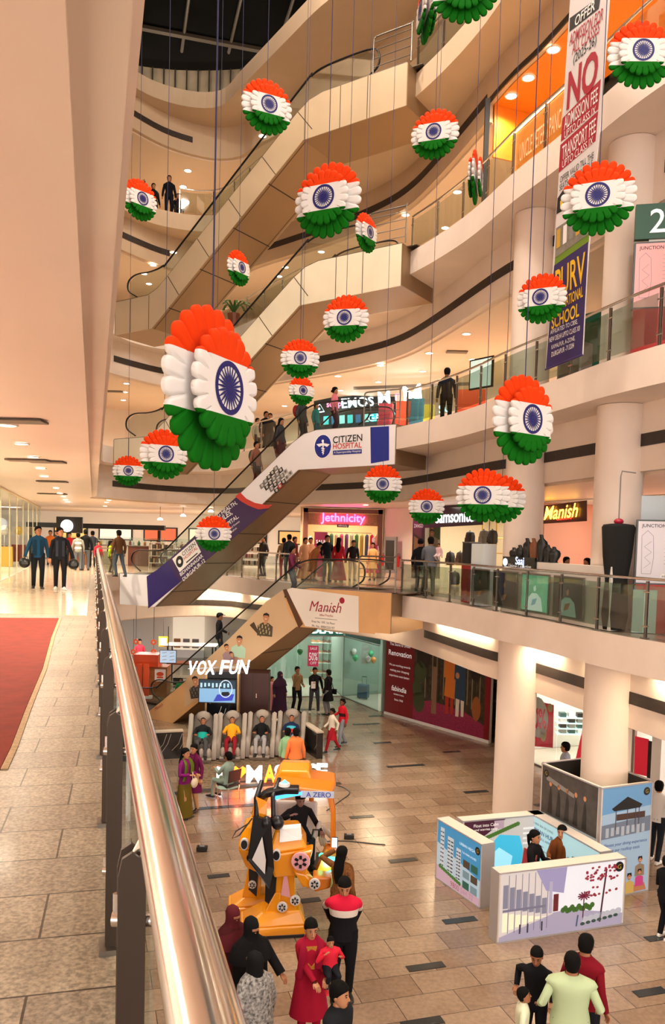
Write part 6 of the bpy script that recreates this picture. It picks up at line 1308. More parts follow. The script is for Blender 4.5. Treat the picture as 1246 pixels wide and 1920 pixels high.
# illuminated floor letters
red_l = mat('letter_red_glow', '#FF3A20', emit='#FF2A14', es=5); or_l = mat('letter_orange_glow', '#FF8A2A', emit='#FF5A14', es=5)
t = thing('massage_sign', 'white and red glowing I love MASSAGE letters standing on the rug edge', 'sign', G(410, 1466, 0))
for ch, px, mm in (('I', 411, LW), ('\u2665', 447, or_l), ('M', 476, LW), ('A', 505, or_l), ('S', 524, LW), ('S', 543, LW), ('A', 563, LW), ('G', 583, LW), ('E', 603, LW)):
    p = G(px, 1470-(px-410)*.035, .02); m = MB(); w_ = {'I': .14, 'M': .42}.get(ch, .30)
    if ch == '\u2665': m.prism([Vector((x*.19, 0, .27+z*.19))+p for x, z in [(0, -1.0), (.95, .1), (.9, .7), (.5, .95), (0, .55), (-.5, .95), (-.9, .7), (-.95, .1)]], (0, .07, 0), mm)
    else: add_text(m, ch, p+Vector((0, 0, .25)), (1, .05, 0), (0, 0, 1), mm, w=w_, h=.46, extrude=.05, bold=.05)
    put(m, 'letter', t)
m = MB(); a = G(405, 1470, 0); b = G(612, 1463, 0); m.prism([a, b, b+Vector((0, .15, 0)), a+Vector((0, .15, 0))], (0, 0, .022), rb_); put(m, 'base_rail', t)
for px in (447, 505): 
    p = G(px, 1478, .3); l = lamp('letter_lamp', p+Vector((0, -.1, 0)), 5, (.1, .1), (1, .15, .08), kind='POINT')
# VOX FUN tower
Dv = 25.0; a = D(388, 1300, Dv); b = D(444, 1300, Dv)
t = thing('marble_tower', 'black veined marble display tower carrying the television and glowing name', 'display tower', (a.x, Dv, 0), 0); wv = b.x-a.x
m = MB(); m.box((wv/2, .25, 1.2), (wv, .5, 2.38), mat('black_marble', '#15171C', .15)); m.build('body', t); m = MB(); f = Fr((0, 0, 0), (1, 0, 0)); rnd = random.Random(8)
for k in range(9): x = rnd.random()*wv*.8; z = .1+rnd.random()*1.8; f.line(m, [(x, z), (x+.08, z+.16), (x+.12, z+.3)], .012, white, .004)
m.build('vein_inlay', t); m = MB()
for x in (-.03, wv+.03): m.box((x, .2, 1.2), (.06, .44, 2.38), mat('gold_edge', '#C8A878', .4, .5))
m.build('edge_strip', t); 
m = MB(); f.text(m, 'Self Fit', -.14, .45, mat('gold_letters', '#C8A878'), h=.18, d=.01) if False else None
tv = D(407.5, 1296, Dv-.12); t = thing('television', 'wide television showing a blue game hall, mounted on the black marble tower', 'television', (tv.x, tv.y, tv.z)); wt = 71/F*Dv; ht = 45/F*Dv
m = MB(); m.box((0, 0, 0), (wt, .08, ht), bk); m.build('casing', t); m = MB(); f = Fr((-wt/2, -.042, -ht/2), (1, 0, 0)); f.rect(m, .03, .03, wt-.03, ht-.03, E_('tv_blue', '#8FC0E8', .9)); f.poly(m, [(.03, ht*.62), (wt-.03, ht*.62), (wt-.03, ht-.03), (.03, ht-.03)], E_('tv_dark', '#24465A', .6), .005); f.poly(m, [(wt*.4, .06), (wt*.9, .1), (wt*.95, .3), (wt*.5, .28)], E_('tv_disc', '#3A4AC8', .9), .006)
f.line(m, [(wt*.72+cos(a_)*wt*.17, ht*.62+sin(a_)*ht*.36) for a_ in [k*.4 for k in range(17)]], .03, E_('tv_ring', '#D8ECFA', 1), .008); f.poly(m, [(wt*.6, ht*.3), (wt*.85, ht*.35), (wt*.8, ht*.5), (wt*.62, ht*.48)], E_('tv_seat', '#1A2028', .4), .007)
for k in range(8): f.rect(m, .06+k*.12, ht*.66+.02*(k % 3), .12+k*.12, ht*.85, E_('tv_lights', '#BFE8FA', 1), .006)
m.build('screen', t)
t = thing('name_sign', 'VOX FUN in tall white glowing letters above the television', 'sign', D(410, 1255, Dv-.1))
for s_, x0, x1 in (('V', 352, 369), ('O', 370, 387), ('X', 386, 405), ('F', 413, 429), ('U', 430, 447), ('N', 448, 467)):
    m = MB(); c_ = D((x0+x1)/2+(0), 1252-(x0-352)*.02, Dv-.1); add_text(m, s_, c_, (1, 0, 0), (.18, 0, 1), LW, w=(x1-x0)/F*Dv*.92, h=.44, extrude=.03, bold=.03); put(m, 'letter', t)
m = MB(); ca = D(352, 1254, Dv-.02); cb_ = D(468, 1250, Dv-.02); m.tube([ca, cb_], .02, steel_d, 6); put(m, 'mounting_bar', t)
Dk = 25.6; a = D(444, 1300, Dk); b = D(503, 1300, Dk); t = thing('brown_cabinet', 'tall dark brown double cabinet right of the television, behind the massage chairs', 'cabinet', (a.x, Dk, 0)); wk = b.x-a.x; hk = D(470, 1262, Dk).z
m = MB(); m.box((wk/2, .4, hk/2), (wk, .8, hk), mat('dark_brown_laminate', '#3A1F1A', .4)); m.build('body', t); 
for z in (hk*.68, hk*.30): m = MB(); m.box((wk*.62, -.02, z), (.03, .03, .14), steel); m.build('handle', t)
m = MB(); m.box((wk*.5, -.003, hk/2), (.012, .004, hk-.05), blk); m.build('door_gap', t)
# cables and adapters
for k, (pts, l_) in enumerate((([(606, 1470), (640, 1475), (655, 1487), (640, 1500), (612, 1520)], 'thin black cable curling on the floor right of the orange ride'), ([(605, 1578), (645, 1577), (680, 1580), (700, 1582), (722, 1584)], 'black cable lying on the tiles through the power adapter'))):
    m = MB(); m.tube([Vector((p.x, p.y, .012)) for p in crom([G(x, y, .01) for x, y in pts], 5)], .011, black, 6); m.build('floor_cable', label=l_, cat='cable')
for px, py, l_ in ((654, 1576, 'black power adapter on the tiles right of the orange ride'), (377, 1599, 'small black power adapter on the tiles left of the orange ride')):
    p = G(px, py, .0); t = thing('power_adapter', l_, 'power adapter', p); m = MB(); m.box((0, .1, .06), (.22, .14, .08), black); m.build('case', t); m = MB(); m.box((0, .1, .105), (.1, .05, .012), greyp); m.build('switch', t)
# ================================================================== ORANGE ROBOT RIDE
ro = mat('robot_orange', '#F09A10', .25, coat=.4); ro2 = mat('robot_deep_orange', '#D97A14', .3, coat=.3); rb = mat('robot_black', '#17161A', .3); rw = mat('robot_white', '#E6E2E2', .35); rpk = mat('robot_pink_decal', '#E8A8B0', .4)
gl1 = mat('console_green', '#4CF0A0', emit='#2CE890', es=4); gl2 = mat('console_cyan', '#5AE0F0', emit='#3AD0F0', es=3)
RO = G(515, 1742, 0); t = thing('robot_ride', 'big orange and black robot ride with an open cabin, man seated inside', 'amusement ride', RO, 0)
def part(nm, m, bev=.02, **k):
    o = m.build(nm, t, **k); b = o.modifiers.new('bevel', 'BEVEL'); b.width = bev; b.segments = 2; b.limit_method = 'ANGLE'; b.angle_limit = .6; return o
def foot(cx, cy, s_, rz):
    m = MB(); R_ = Matrix.Rotation(rz, 3, 'Z'); c = Vector((cx, cy, 0)); f = lambda L: [c+R_@(Vector(p)*s_) for p in L]
    m.hexa(f([(-.62, -.42, .06), (.55, -.36, .06), (.55, .36, .06), (-.62, .36, .06), (-.58, -.40, .20), (.55, -.38, .24), (.55, .36, .24), (-.58, .34, .20)]), ro)
    m.hexa(f([(-.56, -.38, .20), (.55, -.38, .24), (.55, .34, .24), (-.56, .32, .20), (-.22, -.22, .42), (.45, -.26, .46), (.45, .26, .46), (-.22, .22, .42)]), ro)
    part('foot', m, .03)
    m = MB(); m.hexa(f([(-.6, -.36, 0), (.52, -.34, 0), (.52, .34, 0), (-.6, .34, 0), (-.6, -.36, .06), (.52, -.34, .06), (.52, .34, .06), (-.6, .34, .06)]), rb); part('foot_base', m, .01)
foot(-.02, .0, .95, .12); foot(-.42, .72, .78, .12)
m = MB(); m.hexa([(.02, -.18, .40), (.36, -.18, .40), (.36, .22, .40), (.02, .22, .40), (-.02, -.15, 1.12), (.30, -.15, 1.12), (.30, .2, 1.12), (-.02, .2, 1.12)], ro); m.hexa([(-.18, -.2, .36), (.08, -.22, .36), (.08, .2, .36), (-.18, .2, .36), (.0, -.2, .72), (.1, -.2, .72), (.1, .18, .72), (.0, .18, .72)], ro); part('leg', m)
m = MB(); m.hexa([(-.62, .5, .3), (-.3, .5, .3), (-.3, .9, .3), (-.62, .9, .3), (-.5, .5, 1.0), (-.28, .5, 1.0), (-.28, .85, 1.0), (-.5, .85, 1.0)], ro); part('leg', m)
for x, y, z, w_ in ((-.07, -.17, .82, .09), (-.42, .48, .72, .08)): m = MB(); m.prism([(x-w_, y, z-.26), (x+w_*.6, y-.02, z-.36), (x+w_, y-.02, z+.3), (x-w_, y, z+.3)], (0, .04, 0), rb); part('shin_insert', m, .01)
m = MB(); f = Fr((.0, -.19, .4), (1, 0, 0)); f.poly(m, [(.10, .28), (.26, .24), (.20, .6), (.14, .62)], rpk, .008); f.poly(m, [(-.15, -.28), (.12, -.25), (.16, -.18), (-.08, -.18)], rw, -.19) if False else None; part('leg_decal', m, .001)
def rosette_wheel(x, y, z, r, nm='wheel_disc', face=None):
    m = MB(); m.lathe([(.001, -.03), (r, -.03), (r*1.05, 0), (r, .02), (.001, .02)], (x, y, z), rw if r < .13 else rpk, 18, 'Y'); part(nm, m, .004)
    m = MB(); 
    for k in range(6): a_ = k*pi/3; m.box((x+sin(a_)*r*.5, y-.03, z+cos(a_)*r*.5), (r*.3, .012, r*.42), rb, rot=Matrix.Rotation(a_, 3, 'Y'))
    part('wheel_spokes', m, .002)
rosette_wheel(.13, -.24, .50, .085); rosette_wheel(.34, -.20, .60, .085); rosette_wheel(-.44, .46, .56, .07)
# torso pods
m = MB(); m.hexa([(-.02, -.28, 1.0), (.42, -.2, 1.02), (.42, .35, 1.02), (-.02, .35, 1.0), (-.12, -.36, 1.42), (.52, -.26, 1.5), (.5, .4, 1.5), (-.12, .4, 1.42)], ro); m.hexa([(-.12, -.36, 1.42), (.52, -.26, 1.5), (.5, .4, 1.5), (-.12, .4, 1.42), (-.02, -.2, 1.78), (.36, -.16, 1.80), (.34, .3, 1.8), (-.02, .3, 1.78)], ro); part('chest_pod', m, .04)
m = MB(); m.hexa([(-.52, .0, 1.05), (-.3, -.1, 1.0), (-.28, .5, 1.0), (-.5, .5, 1.05), (-.66, -.08, 1.42), (-.42, -.22, 1.42), (-.4, .5, 1.42), (-.66, .5, 1.42)], ro); m.hexa([(-.66, -.08, 1.42), (-.42, -.22, 1.42), (-.4, .5, 1.42), (-.66, .5, 1.42), (-.56, .05, 1.78), (-.4, -.05, 1.78), (-.4, .4, 1.78), (-.56, .4, 1.78)], ro); part('chest_pod', m, .04)
m = MB(); m.prism([(-.46, -.25, 1.30), (-.10, -.37, .92), (-.04, -.36, 1.2), (-.10, -.37, 1.95), (-.36, -.26, 2.0)], (0, .22, 0), rb); part('chest_shield', m, .03)
m = MB(); m.prism([(-.38, -.30, 1.32), (-.16, -.385, 1.12), (-.15, -.385, 1.35), (-.22, -.36, 1.72)], (0, -.012, 0), rw); part('shield_label', m, .002)
for x, y, z in ((.02, -.34, 1.42), (-.53, -.16, 1.52)):
    m = MB(); m.lathe([(.001, -.03), (.10, -.03), (.10, .02), (.001, .02)], (x, y, z), rw, 18, 'Y', sx=.7); part('port_ring', m, .004); m = MB(); m.lathe([(.001, -.02), (.075, -.02), (.075, .01), (.001, .01)], (x, y-.03, z), rb, 18, 'Y', sx=.7); part('port', m, .002)
m = MB(); m.prism([(.06, -.30, 1.62), (.42, -.24, 1.66), (.40, -.18, 1.82), (.06, -.2, 1.8)], (0, .05, .05), rw); part('shoulder_panel', m, .02)
m = MB(); m.tube([(-.34, -.12, 1.95), (-.36, .0, 2.25), (-.3, .3, 2.45)], .045, rb, 10); m.tube([(-.05, -.2, 1.9), (-.08, -.05, 2.3), (.0, .3, 2.5)], .04, rb, 10); part('front_strut', m, .005, smooth=True)
m = MB(); m.ball((.02, -.25, 1.93), (.11, .09, .12), rb, 12, 8); m.ball((-.16, -.28, 1.93), (.09, .09, .12), rb, 12, 8); part('black_joint', m, .002, smooth=True)
m = MB(); m.prism([(-.42, -.1, 1.95), (-.22, -.14, 1.93), (-.2, -.1, 2.2), (-.34, -.05, 2.25)], (0, .3, 0), ro); part('head_side', m, .03)
# arm
m = MB(); m.hexa([(.3, -.32, 1.12), (.5, -.3, 1.06), (.5, -.05, 1.06), (.3, -.05, 1.12), (.34, -.36, 1.45), (.62, -.3, 1.5), (.62, .0, 1.5), (.34, .0, 1.45)], ro); m.hexa([(.46, -.36, .90), (.72, -.36, .84), (.72, -.1, .84), (.46, -.1, .90), (.3, -.34, 1.15), (.52, -.34, 1.10), (.52, -.08, 1.10), (.3, -.08, 1.15)], ro); m.hexa([(.66, -.38, .82), (.92, -.34, .88), (.92, -.06, .88), (.66, -.06, .82), (.62, -.38, 1.08), (.94, -.34, 1.06), (.94, -.06, 1.06), (.62, -.06, 1.08)], ro2); part('arm', m, .03)
rosette_wheel(.42, -.38, 1.34, .15, 'elbow_disc'); rosette_wheel(.66, -.41, .98, .09, 'wrist_disc')
m = MB(); m.tube([(.86, -.2, .95), (1.12, -.2, .95)], .11, mat('gun_clear', '#C8D8A8', .2, emit='#B8C87A', es=.3), 12); part('forearm_tube', m, .003, smooth=True); m = MB(); m.tube([(1.10, -.2, .95), (1.18, -.2, .95)], .12, ro, 12); part('muzzle', m, .003, smooth=True)
# cabin
m = MB(); m.box((.25, .85, .78), (1.0, .9, .12), rb); part('cabin_floor', m); m = MB(); m.box((.25, 1.05, 1.02), (.8, .45, .36), rw); m.box((.25, 1.28, 1.45), (.8, .12, .7), rw); part('bench_seat', m, .04)
m = MB(); m.prism([(.95, .3, .6), (1.02, .4, .6), (1.0, .5, 1.2), (.98, .4, 1.95), (.88, .4, 2.35), (.80, .38, 2.32), (.9, .38, 1.9), (.9, .4, 1.2)], (0, .12, 0), ro2); part('cabin_post', m, .02); m = MB(); m.tube([(.52, 1.3, 1.2), (.54, 1.3, 1.9), (.5, 1.2, 2.35)], .05, ro2, 8); part('cabin_post', m, .01, smooth=True); m = MB(); m.tube([(-.12, 1.2, 1.2), (-.14, 1.2, 1.9), (-.1, 1.1, 2.35)], .04, rw, 8); part('cabin_post', m, .01, smooth=True)
m = MB(); m.loft([[(x0, y, z-.10), (x1, y, z-.10), (x1-.02, y, z), (x0+.12, y, z+.08), (x0+.02, y, z)] for x0, x1, y, z in ((-.05, .90, .15, 2.34), (-.12, .98, .5, 2.42), (-.12, .98, 1.0, 2.42), (-.05, .9, 1.35, 2.34))], ro2); m.loft([[(-.10, y, z-.05), (.55, y, z-.05), (.5, y, z+.1), (.0, y, z+.1)] for y, z in ((.5, 2.48), (.9, 2.52), (1.3, 2.46))], ro); part('canopy', m, .03)
m = MB(); m.loft([[(x, y, z-.05), (x, y-.14, z-.08), (x, y-.16, z+.03), (x, y, z+.06)] for x, y, z in ((-.38, .22, 2.18), (-.2, .16, 2.32), (.1, .14, 2.40), (.35, .15, 2.40))], rb); part('visor', m, .02)
m = MB(); m.prism([(-.1, .0, 2.22), (.4, .02, 2.32), (.4, .02, 2.36), (-.1, .0, 2.27)], (0, .03, 0), mat('visor_blue', '#3A9AF0', emit='#2A8AF0', es=3)); part('visor_light', m, .003)
m = MB(); f = Fr((.38, .12, 2.25), (1, 0, 0)); f.rect(m, 0, 0, .56, .11, E_('zero_white', '#E8EAF6', .4), .004, .02); f.text(m, 'A ZERO', .3, .055, mat('zero_blue', '#2A3AA8', .4), w=.42, bold=.02, d=.03); part('name_plate', m, .001)
m = MB(); m.lathe([(.001, 0), (.1, 0), (.09, .05), (.001, .07)], (.1, .1, 2.44), rw, 14); m.lathe([(.001, .05), (.06, .05), (.001, .1)], (.1, .1, 2.45), gl2, 12); part('roof_lamp', m, .002)
m = MB(); m.prism([(.6, .2, .72), (1.02, .2, .72), (1.0, .2, 1.28), (.84, .2, 1.30), (.7, .2, .98)], (0, .3, 0), ro2); part('console', m, .02)
for x, z, mm, s_ in ((.92, .9, gl1, .07), (.70, .9, gl1, .045), (.76, 1.22, gl1, .05)): m = MB(); m.ball((x, .18, z), (s_, .03, s_), mm, 12, 6); part('console_light', m, .001, smooth=True)
m = MB(); m.prism([(.86, .17, 1.08), (1.0, .17, 1.08), (.98, .17, 1.2), (.85, .17, 1.2)], (0, .02, 0), gl2); part('console_screen', m, .003)
m = MB()
for k in range(5): m.ball((.62+.06*k, .75, 1.35+.12*sin(k*1.7)), (.05, .04, .16), rw, 8, 6, Matrix.Rotation(.5-.3*k, 3, 'Y'))
part('white_wing', m, .001, smooth=True)
m = MB(); m.tube([(.62, .62, 1.30), (.58, .5, 1.42), (.6, .5, 1.55), (.7, .5, 1.55), (.7, .55, 1.42)], .018, rb, 8); part('steering_handle', m, .002, smooth=True)
m = MB(); m.tube([(-.40, -.2, 1.98), (-.6, -.3, 1.72), (-.72, -.3, 1.66), (-.66, -.28, 1.78), (-.45, -.22, 1.9)], .012, rb, 6); part('cable', m, .001)
l = lamp('console_lamp', RO+Vector((.85, .0, 1.0)), 3, (.08, .08), (.3, 1, .8), kind='POINT')
# ================================================================== PEOPLE
skA = mat('skin_brown', '#A86E4C', .55); skB = mat('skin_tan', '#BE8560', .55); skC = mat('skin_dark', '#6E4430', .55)
hairm = mat('hair_black', '#0C0908', .85, spec=.15); shoeb = mat('shoe_leather_black', '#1A1817', .4); shoew = mat('shoe_white', '#E6E2DC', .5); eyem = mat('eye_dark', '#1A1210', .3); lipm = mat('lip_brown', '#8E4A42', .5)
def ik(a, b, l1, l2, bend):
    d = b-a; L = min(d.length, (l1+l2)*.995); d = d.normalized(); b = a+d*L
    x = (l1*l1-l2*l2+L*L)/(2*L); h = sqrt(max(0, l1*l1-x*x)); bd = Vector(bend); bd = (bd-d*bd.dot(d))
    bd = bd.normalized() if bd.length > 1e-5 else Vector((0, 1, 0))
    return a+d*x+bd*h, b
def ell(c, rx, ry, n=14, R=None):
    out = []
    for j in range(n):
        a = 2*pi*j/n; p = Vector((cos(a)*rx, sin(a)*ry, 0)); out.append(c+(R@p if R else p))
    return out
def cloth(c, rough=.85, noise=0, scale=25): return mat('cloth_'+c[1:]+('n%d' % (noise*10) if noise else ''), c, rough, noise=noise, nscale=scale, spec=.15) if isinstance(c, str) else c
def person(label, loc, rz, h=1.7, top='#333333', low='#222222', kind='shirt', lh=None, rh=None, lf=(.10, .0, 0), rf=(-.10, .0, 0), sit=0, lean=0, hair='short', skin=None, shoes=None, sleeve=1.0, head=(0, 0), group=None, bands=None, hem=.62, female=False, scarf=None, detail=1, vs=0, jacket=None, veil=None, fat=1.0, extra=None, lies=0):
    """local frame: faces -Y, own left is +X"""
    t = thing('person', label, 'person', loc, rz, group); s = h/1.7; skin = skin or skA; tm = cloth(top); lm = cloth(low)
    pz = (.50 if sit else .92); py = 0; P = Vector((0, py, pz)); RX = Matrix.Rotation(lean, 3, 'X')
    tr = lambda x, y, z: P+RX@Vector((x, y, z-.92))
    sw = (.165 if female else .185)*fat**.5
    SH = {1: tr(sw-.012, 0, 1.375), -1: tr(-sw+.012, 0, 1.375)}; NK = tr(0, 0, 1.47); HD = tr(0, -.015, 1.585)
    hands = {1: Vector(lh) if lh else tr(sw+.08, -.04, .86), -1: Vector(rh) if rh else tr(-sw-.08, -.04, .86)}
    feet = {1: Vector(lf), -1: Vector(rf)}
    V = lambda v: v*s
    # body: one continuous mesh
    b = MB(); sc = lambda L: [V(p) for p in L]
    rt = lambda L: b.loft([sc(r) for r in L], skin)
    EL = {}; WR = {}
    for k in (1, -1):
        e, w = ik(SH[k], hands[k], .285, .255, (k*.35, .9, -.35)); EL[k] = e; WR[k] = w
        b.tube(sc([SH[k]-Vector((k*.03, 0, 0)), SH[k].lerp(e, .4), e, e.lerp(w, .35), w]), [.05*s, .045*s, .037*s, .038*s, .025*s], skin, 8)
        fd = (w-e).normalized(); side = fd.cross(Vector((0, 0, 1))); side = side.normalized() if side.length > .1 else Vector((1, 0, 0))
        if detail: 
            pn = side.cross(fd).normalized(); pc = w+fd*.045
            b.loft([sc([w+fd*q+side*u*wd_+pn*v*.013 for u, v in ((-1, -.6), (-.5, -1), (.5, -1), (1, -.6), (1, .6), (.5, 1), (-.5, 1), (-1, .6))]) for q, wd_ in ((-.02, .022), (.02, .032), (.06, .040), (.09, .037))], skin)
            for j in range(4):
                u = (-.03, -.01, .01, .03)[j]; L_ = (.062, .075, .07, .055)[j]; a0 = w+fd*.085+side*u
                b.tube(sc([a0, a0+fd*L_*.5-pn*.008, a0+fd*L_*.85-pn*.028]), [.0095*s, .0085*s, .006*s], skin, 5)
            a0 = w+fd*.025+side*(-k)*.028; b.tube(sc([a0, a0+fd*.03+side*(-k)*.022, a0+fd*.06+side*(-k)*.024-pn*.012]), [.011*s, .0095*s, .007*s], skin, 5)
        else: b.ball(V(w+fd*.07), (.035*s, .03*s, .06*s), skin, 8, 5)
    if lies: KN = {}; 
    KN = {}; 
    for k in (1, -1):
        hp = P+Vector((k*.09, 0, -.02)); kn, an = ik(hp, feet[k]+Vector((0, .02, .08)), .43, .42, (k*.1, -1, .1 if sit else 0)); KN[k] = (hp, kn, an)
        b.tube(sc([hp, hp.lerp(kn, .5), kn, kn.lerp(an, .4), an]), [.078*s, .068*s, .05*s, .05*s, .034*s], skin, 8)
    b.loft([sc(ell(tr(0, 0, z), rx*fat, ry*fat, 12, RX)) for z, rx, ry in ((.86, .14, .1), (1.0, .13, .09), (1.2, .14, .095), (1.35, .155, .09), (1.43, .11, .07), (1.47, .052, .052), (1.53, .048, .05))], skin)
    hr = Matrix.Rotation(head[0], 3, 'Z')@Matrix.Rotation(head[1], 3, 'X')@RX
    hp_ = lambda x, y, z: V(HD+hr@Vector((x*1.1, y*1.1, z*1.08+.006)))
    b.loft([[hp_(cos(2*pi*j/14)*rx, sin(2*pi*j/14)*ry+oy, z) for j in range(14)] for z, rx, ry, oy in ((-.115, .028, .03, -.035), (-.10, .045, .055, -.025), (-.06, .062, .078, -.01), (-.01, .072, .09, 0), (.04, .075, .094, .004), (.08, .066, .082, .006), (.105, .045, .055, .006), (.118, .012, .015, .006))], skin)
    if detail:
        b.loft([[hp_(x, y, z) for x, y, z in ((-.013, -.086, -.035), (.013, -.086, -.035), (.009, -.112, -.032), (-.009, -.112, -.032))], [hp_(x, y, z) for x, y, z in ((-.008, -.088, .015), (.008, -.088, .015), (.004, -.094, .012), (-.004, -.094, .012))]], skin)
        for k in (1, -1): b.ball(hp_(k*.076, .008, -.008), (.012*s, .018*s, .028*s), skin, 6, 5)
    b.build('body', t, smooth=60)
    if detail:
        m = MB()
        for k in (1, -1): m.ball(hp_(k*.03, -.086, .012), (.013*s, .006*s, .007*s), eyem, 8, 5); m.loft([[hp_(k*.018, -.088, .030), hp_(k*.045, -.080, .032), hp_(k*.045, -.079, .038), hp_(k*.018, -.087, .036)], [hp_(k*.018, -.093, .030), hp_(k*.045, -.085, .032), hp_(k*.045, -.084, .038), hp_(k*.018, -.092, .036)]], hairm)
        m.build('eyes_and_brows', t); m = MB(); m.ball(hp_(0, -.086, -.062), (.022*s, .008*s, .007*s), lipm, 8, 5); m.build('lips', t)
    # hair
    if hair and not veil:
        m = MB(); g = 1.0
        lows = {'short': -.045, 'bald': .06, 'long': -.09, 'bun': -.05, 'pony': -.05, 'cap': .0}[hair]
        rings = []
        for z, r in ((.136, .015), (.128, .045), (.108, .068), (.075, .083), (.03, .087), (-.02, .083), (lows-.02, .066)):
            rings.append([hp_(cos(2*pi*j/20)*r*(1+.03*sin(j*2.7+z*60)), (sin(2*pi*j/20)*r*1.2)+.010, z+(max(0, -sin(2*pi*j/20)+.25)/1.25)**.8*max(0, .070-z)) for j in range(20)])
        m.loft(rings[::-1], hairm)
        if hair == 'long': m.loft([[hp_(cos(2*pi*j/12)*w_, .055+sin(2*pi*j/12)*.05+oy, z) for j in range(12)] for z, w_, oy in ((.05, .06, 0), (-.08, .085, .02), (-.2, .09, .05), (-.34, .07, .06), (-.42, .03, .06))], hairm)
        if hair == 'bun': m.ball(hp_(0, .11, -.01), (.045*s,)*3, hairm, 10, 7)
        if hair == 'pony': m.tube([hp_(0, .09, .03), hp_(0, .13, 0), hp_(0, .12, -.12), hp_(0, .1, -.25)], [.03*s, .035*s, .03*s, .01*s], hairm, 8)
        m.build('hair', t, smooth=70)
        if hair == 'cap': m = MB(); m.loft([[hp_(cos(2*pi*j/14)*r, sin(2*pi*j/14)*r*1.2, z) for j in range(14)] for z, r in ((.05, .092), (.1, .085), (.135, .04), (.138, .005))], cloth('#22242A')); m.box(hp_(0, -.13, .055), (.12*s, .09*s, .01), cloth('#22242A')); m.build('cap', t, smooth=60)
    G_ = 1.0*fat
    # lower garment
    robe = kind in ('gown', 'saree', 'burqa', 'skirt')
    if not robe or kind == 'skirt' or sit:
        if kind in ('burqa', 'gown', 'saree') and sit: lm2 = tm
        else: lm2 = lm
        if not robe:
            m = MB(); m.loft([sc(ell(tr(0, 0, z) if z > .9 else P+Vector((0, -.02*sit, z-.92)), rx*G_, ry*G_, 14)) for z, rx, ry in ((.79, .10, .10), (.84, .165, .125), (.92, .168, .125), (1.0, .155, .112))], lm2); m.build('trouser_seat', t, smooth=60)
        for k in (1, -1):
            hp, kn, an = KN[k]; m = MB(); fl = .01 if not sit else .015
            m.tube(sc([hp+Vector((0, 0, .07)), hp.lerp(kn, .45), kn, kn.lerp(an, .5), an+Vector((0, 0, -.02))]), [(.1*G_)*s, (.086*G_)*s, .066*s, .060*s, .052*s], lm2, 10); m.build('trouser_leg' if not robe else 'legging', t, smooth=60)
    for k in (1, -1):
        hp, kn, an = KN[k]; f = feet[k]; toe = Vector((k*.15, -1, 0)).normalized(); m = MB(); fz = f.z
        rings = []
        for q, w_, z1 in ((-.06, .028, .06), (-.02, .036, .09), (.05, .04, .085), (.12, .046, .06), (.19, .04, .045), (.225, .02, .03)):
            c = Vector((an.x, an.y+.0, fz))+toe*q; sd = Vector((-toe.y, toe.x, 0)); rings.append(sc([c-sd*w_+Vector((0, 0, .004)), c+sd*w_+Vector((0, 0, .004)), c+sd*w_+Vector((0, 0, z1*.6)), c+sd*w_*.5+Vector((0, 0, z1)), c-sd*w_*.5+Vector((0, 0, z1)), c-sd*w_+Vector((0, 0, z1*.6))]))
        m.loft(rings, shoes or shoeb); m.build('shoe', t, smooth=60)
    # upper garment
    ts = [(.86, .176, .130), (.98, .166, .120), (1.08, .15 if not female else .135, .108), (1.2, .162, .118), (1.30, .178, .122), (1.36, sw+.008, .112), (1.405, sw-.012, .098), (1.435, .135, .082), (1.465, .072, .066), (1.485, .06, .058)]
    m = MB(); rings = []; mats_ = []
    if kind in ('kurta', 'gown', 'coat', 'dress'):
        hz = {'kurta': .40, 'gown': .06, 'coat': .55, 'dress': .5}[kind] if not sit else .80
        pre = [(hz, .24 if kind != 'gown' else .33, .2 if kind != 'gown' else .27), (hz+(.9-hz)*.5, .205 if kind != 'gown' else .25, .165 if kind != 'gown' else .2)]
        ts = pre+ts
    elif kind == 'saree' and not sit: ts = [(.03, .24, .2), (.3, .21, .18), (.6, .2, .165)]+ts
    elif kind == 'burqa' and not sit: ts = [(.03, .34, .28), (.35, .30, .25), (.7, .27, .22), (1.0, .25, .2), (1.2, .25, .19), (1.32, .24, .17), (1.40, .21, .14), (1.46, .13, .11), (1.5, .09, .1)]
    elif kind == 'skirt': pass
    folds = .035 if kind in ('gown', 'saree', 'burqa', 'dress', 'kurta') else 0
    for z, rx, ry in ts:
        c = tr(0, 0, z) if z >= .88 or lean == 0 else P+Vector((0, 0, z-.92))
        nn = 20; rings.append([V(c+(RX if z > .88 else Matrix.Identity(3))@Vector((cos(2*pi*j/nn)*rx*G_*(1+(folds*sin(j*pi*.8) if z < .9 else 0)), sin(2*pi*j/nn)*ry*G_*(1+(folds*cos(j*2.1) if z < .9 else 0)), 0))) for j in range(nn)])
    for a in range(len(rings)-1):
        zc = (ts[a][0]+ts[a+1][0])/2; mm = tm
        if bands:
            for z0, z1, c in bands:
                if z0 <= zc < z1: mm = cloth(c)
        if kind == 'saree' and zc < .8: mm = lm
        m.loft([rings[a], rings[a+1]], mm, True, False)
    m.face(rings[0][::-1], tm); m.build({'shirt': 'shirt', 'jacket': 'jacket', 'skirt': 'top', 'burqa': 'robe'}.get(kind, kind), t, smooth=60, merge=True)
    if kind == 'skirt':
        m = MB(); m.loft([[V(P+Vector((cos(2*pi*j/20)*rx*(1+.05*sin(j*2.5)), sin(2*pi*j/20)*ry, z-.92)) ) for j in range(20)] for z, rx, ry in ((hem-.05, .25, .2), (hem+.1, .215, .17), (.9, .168, .12), (1.0, .155, .112))], lm); m.build('skirt', t, smooth=60)
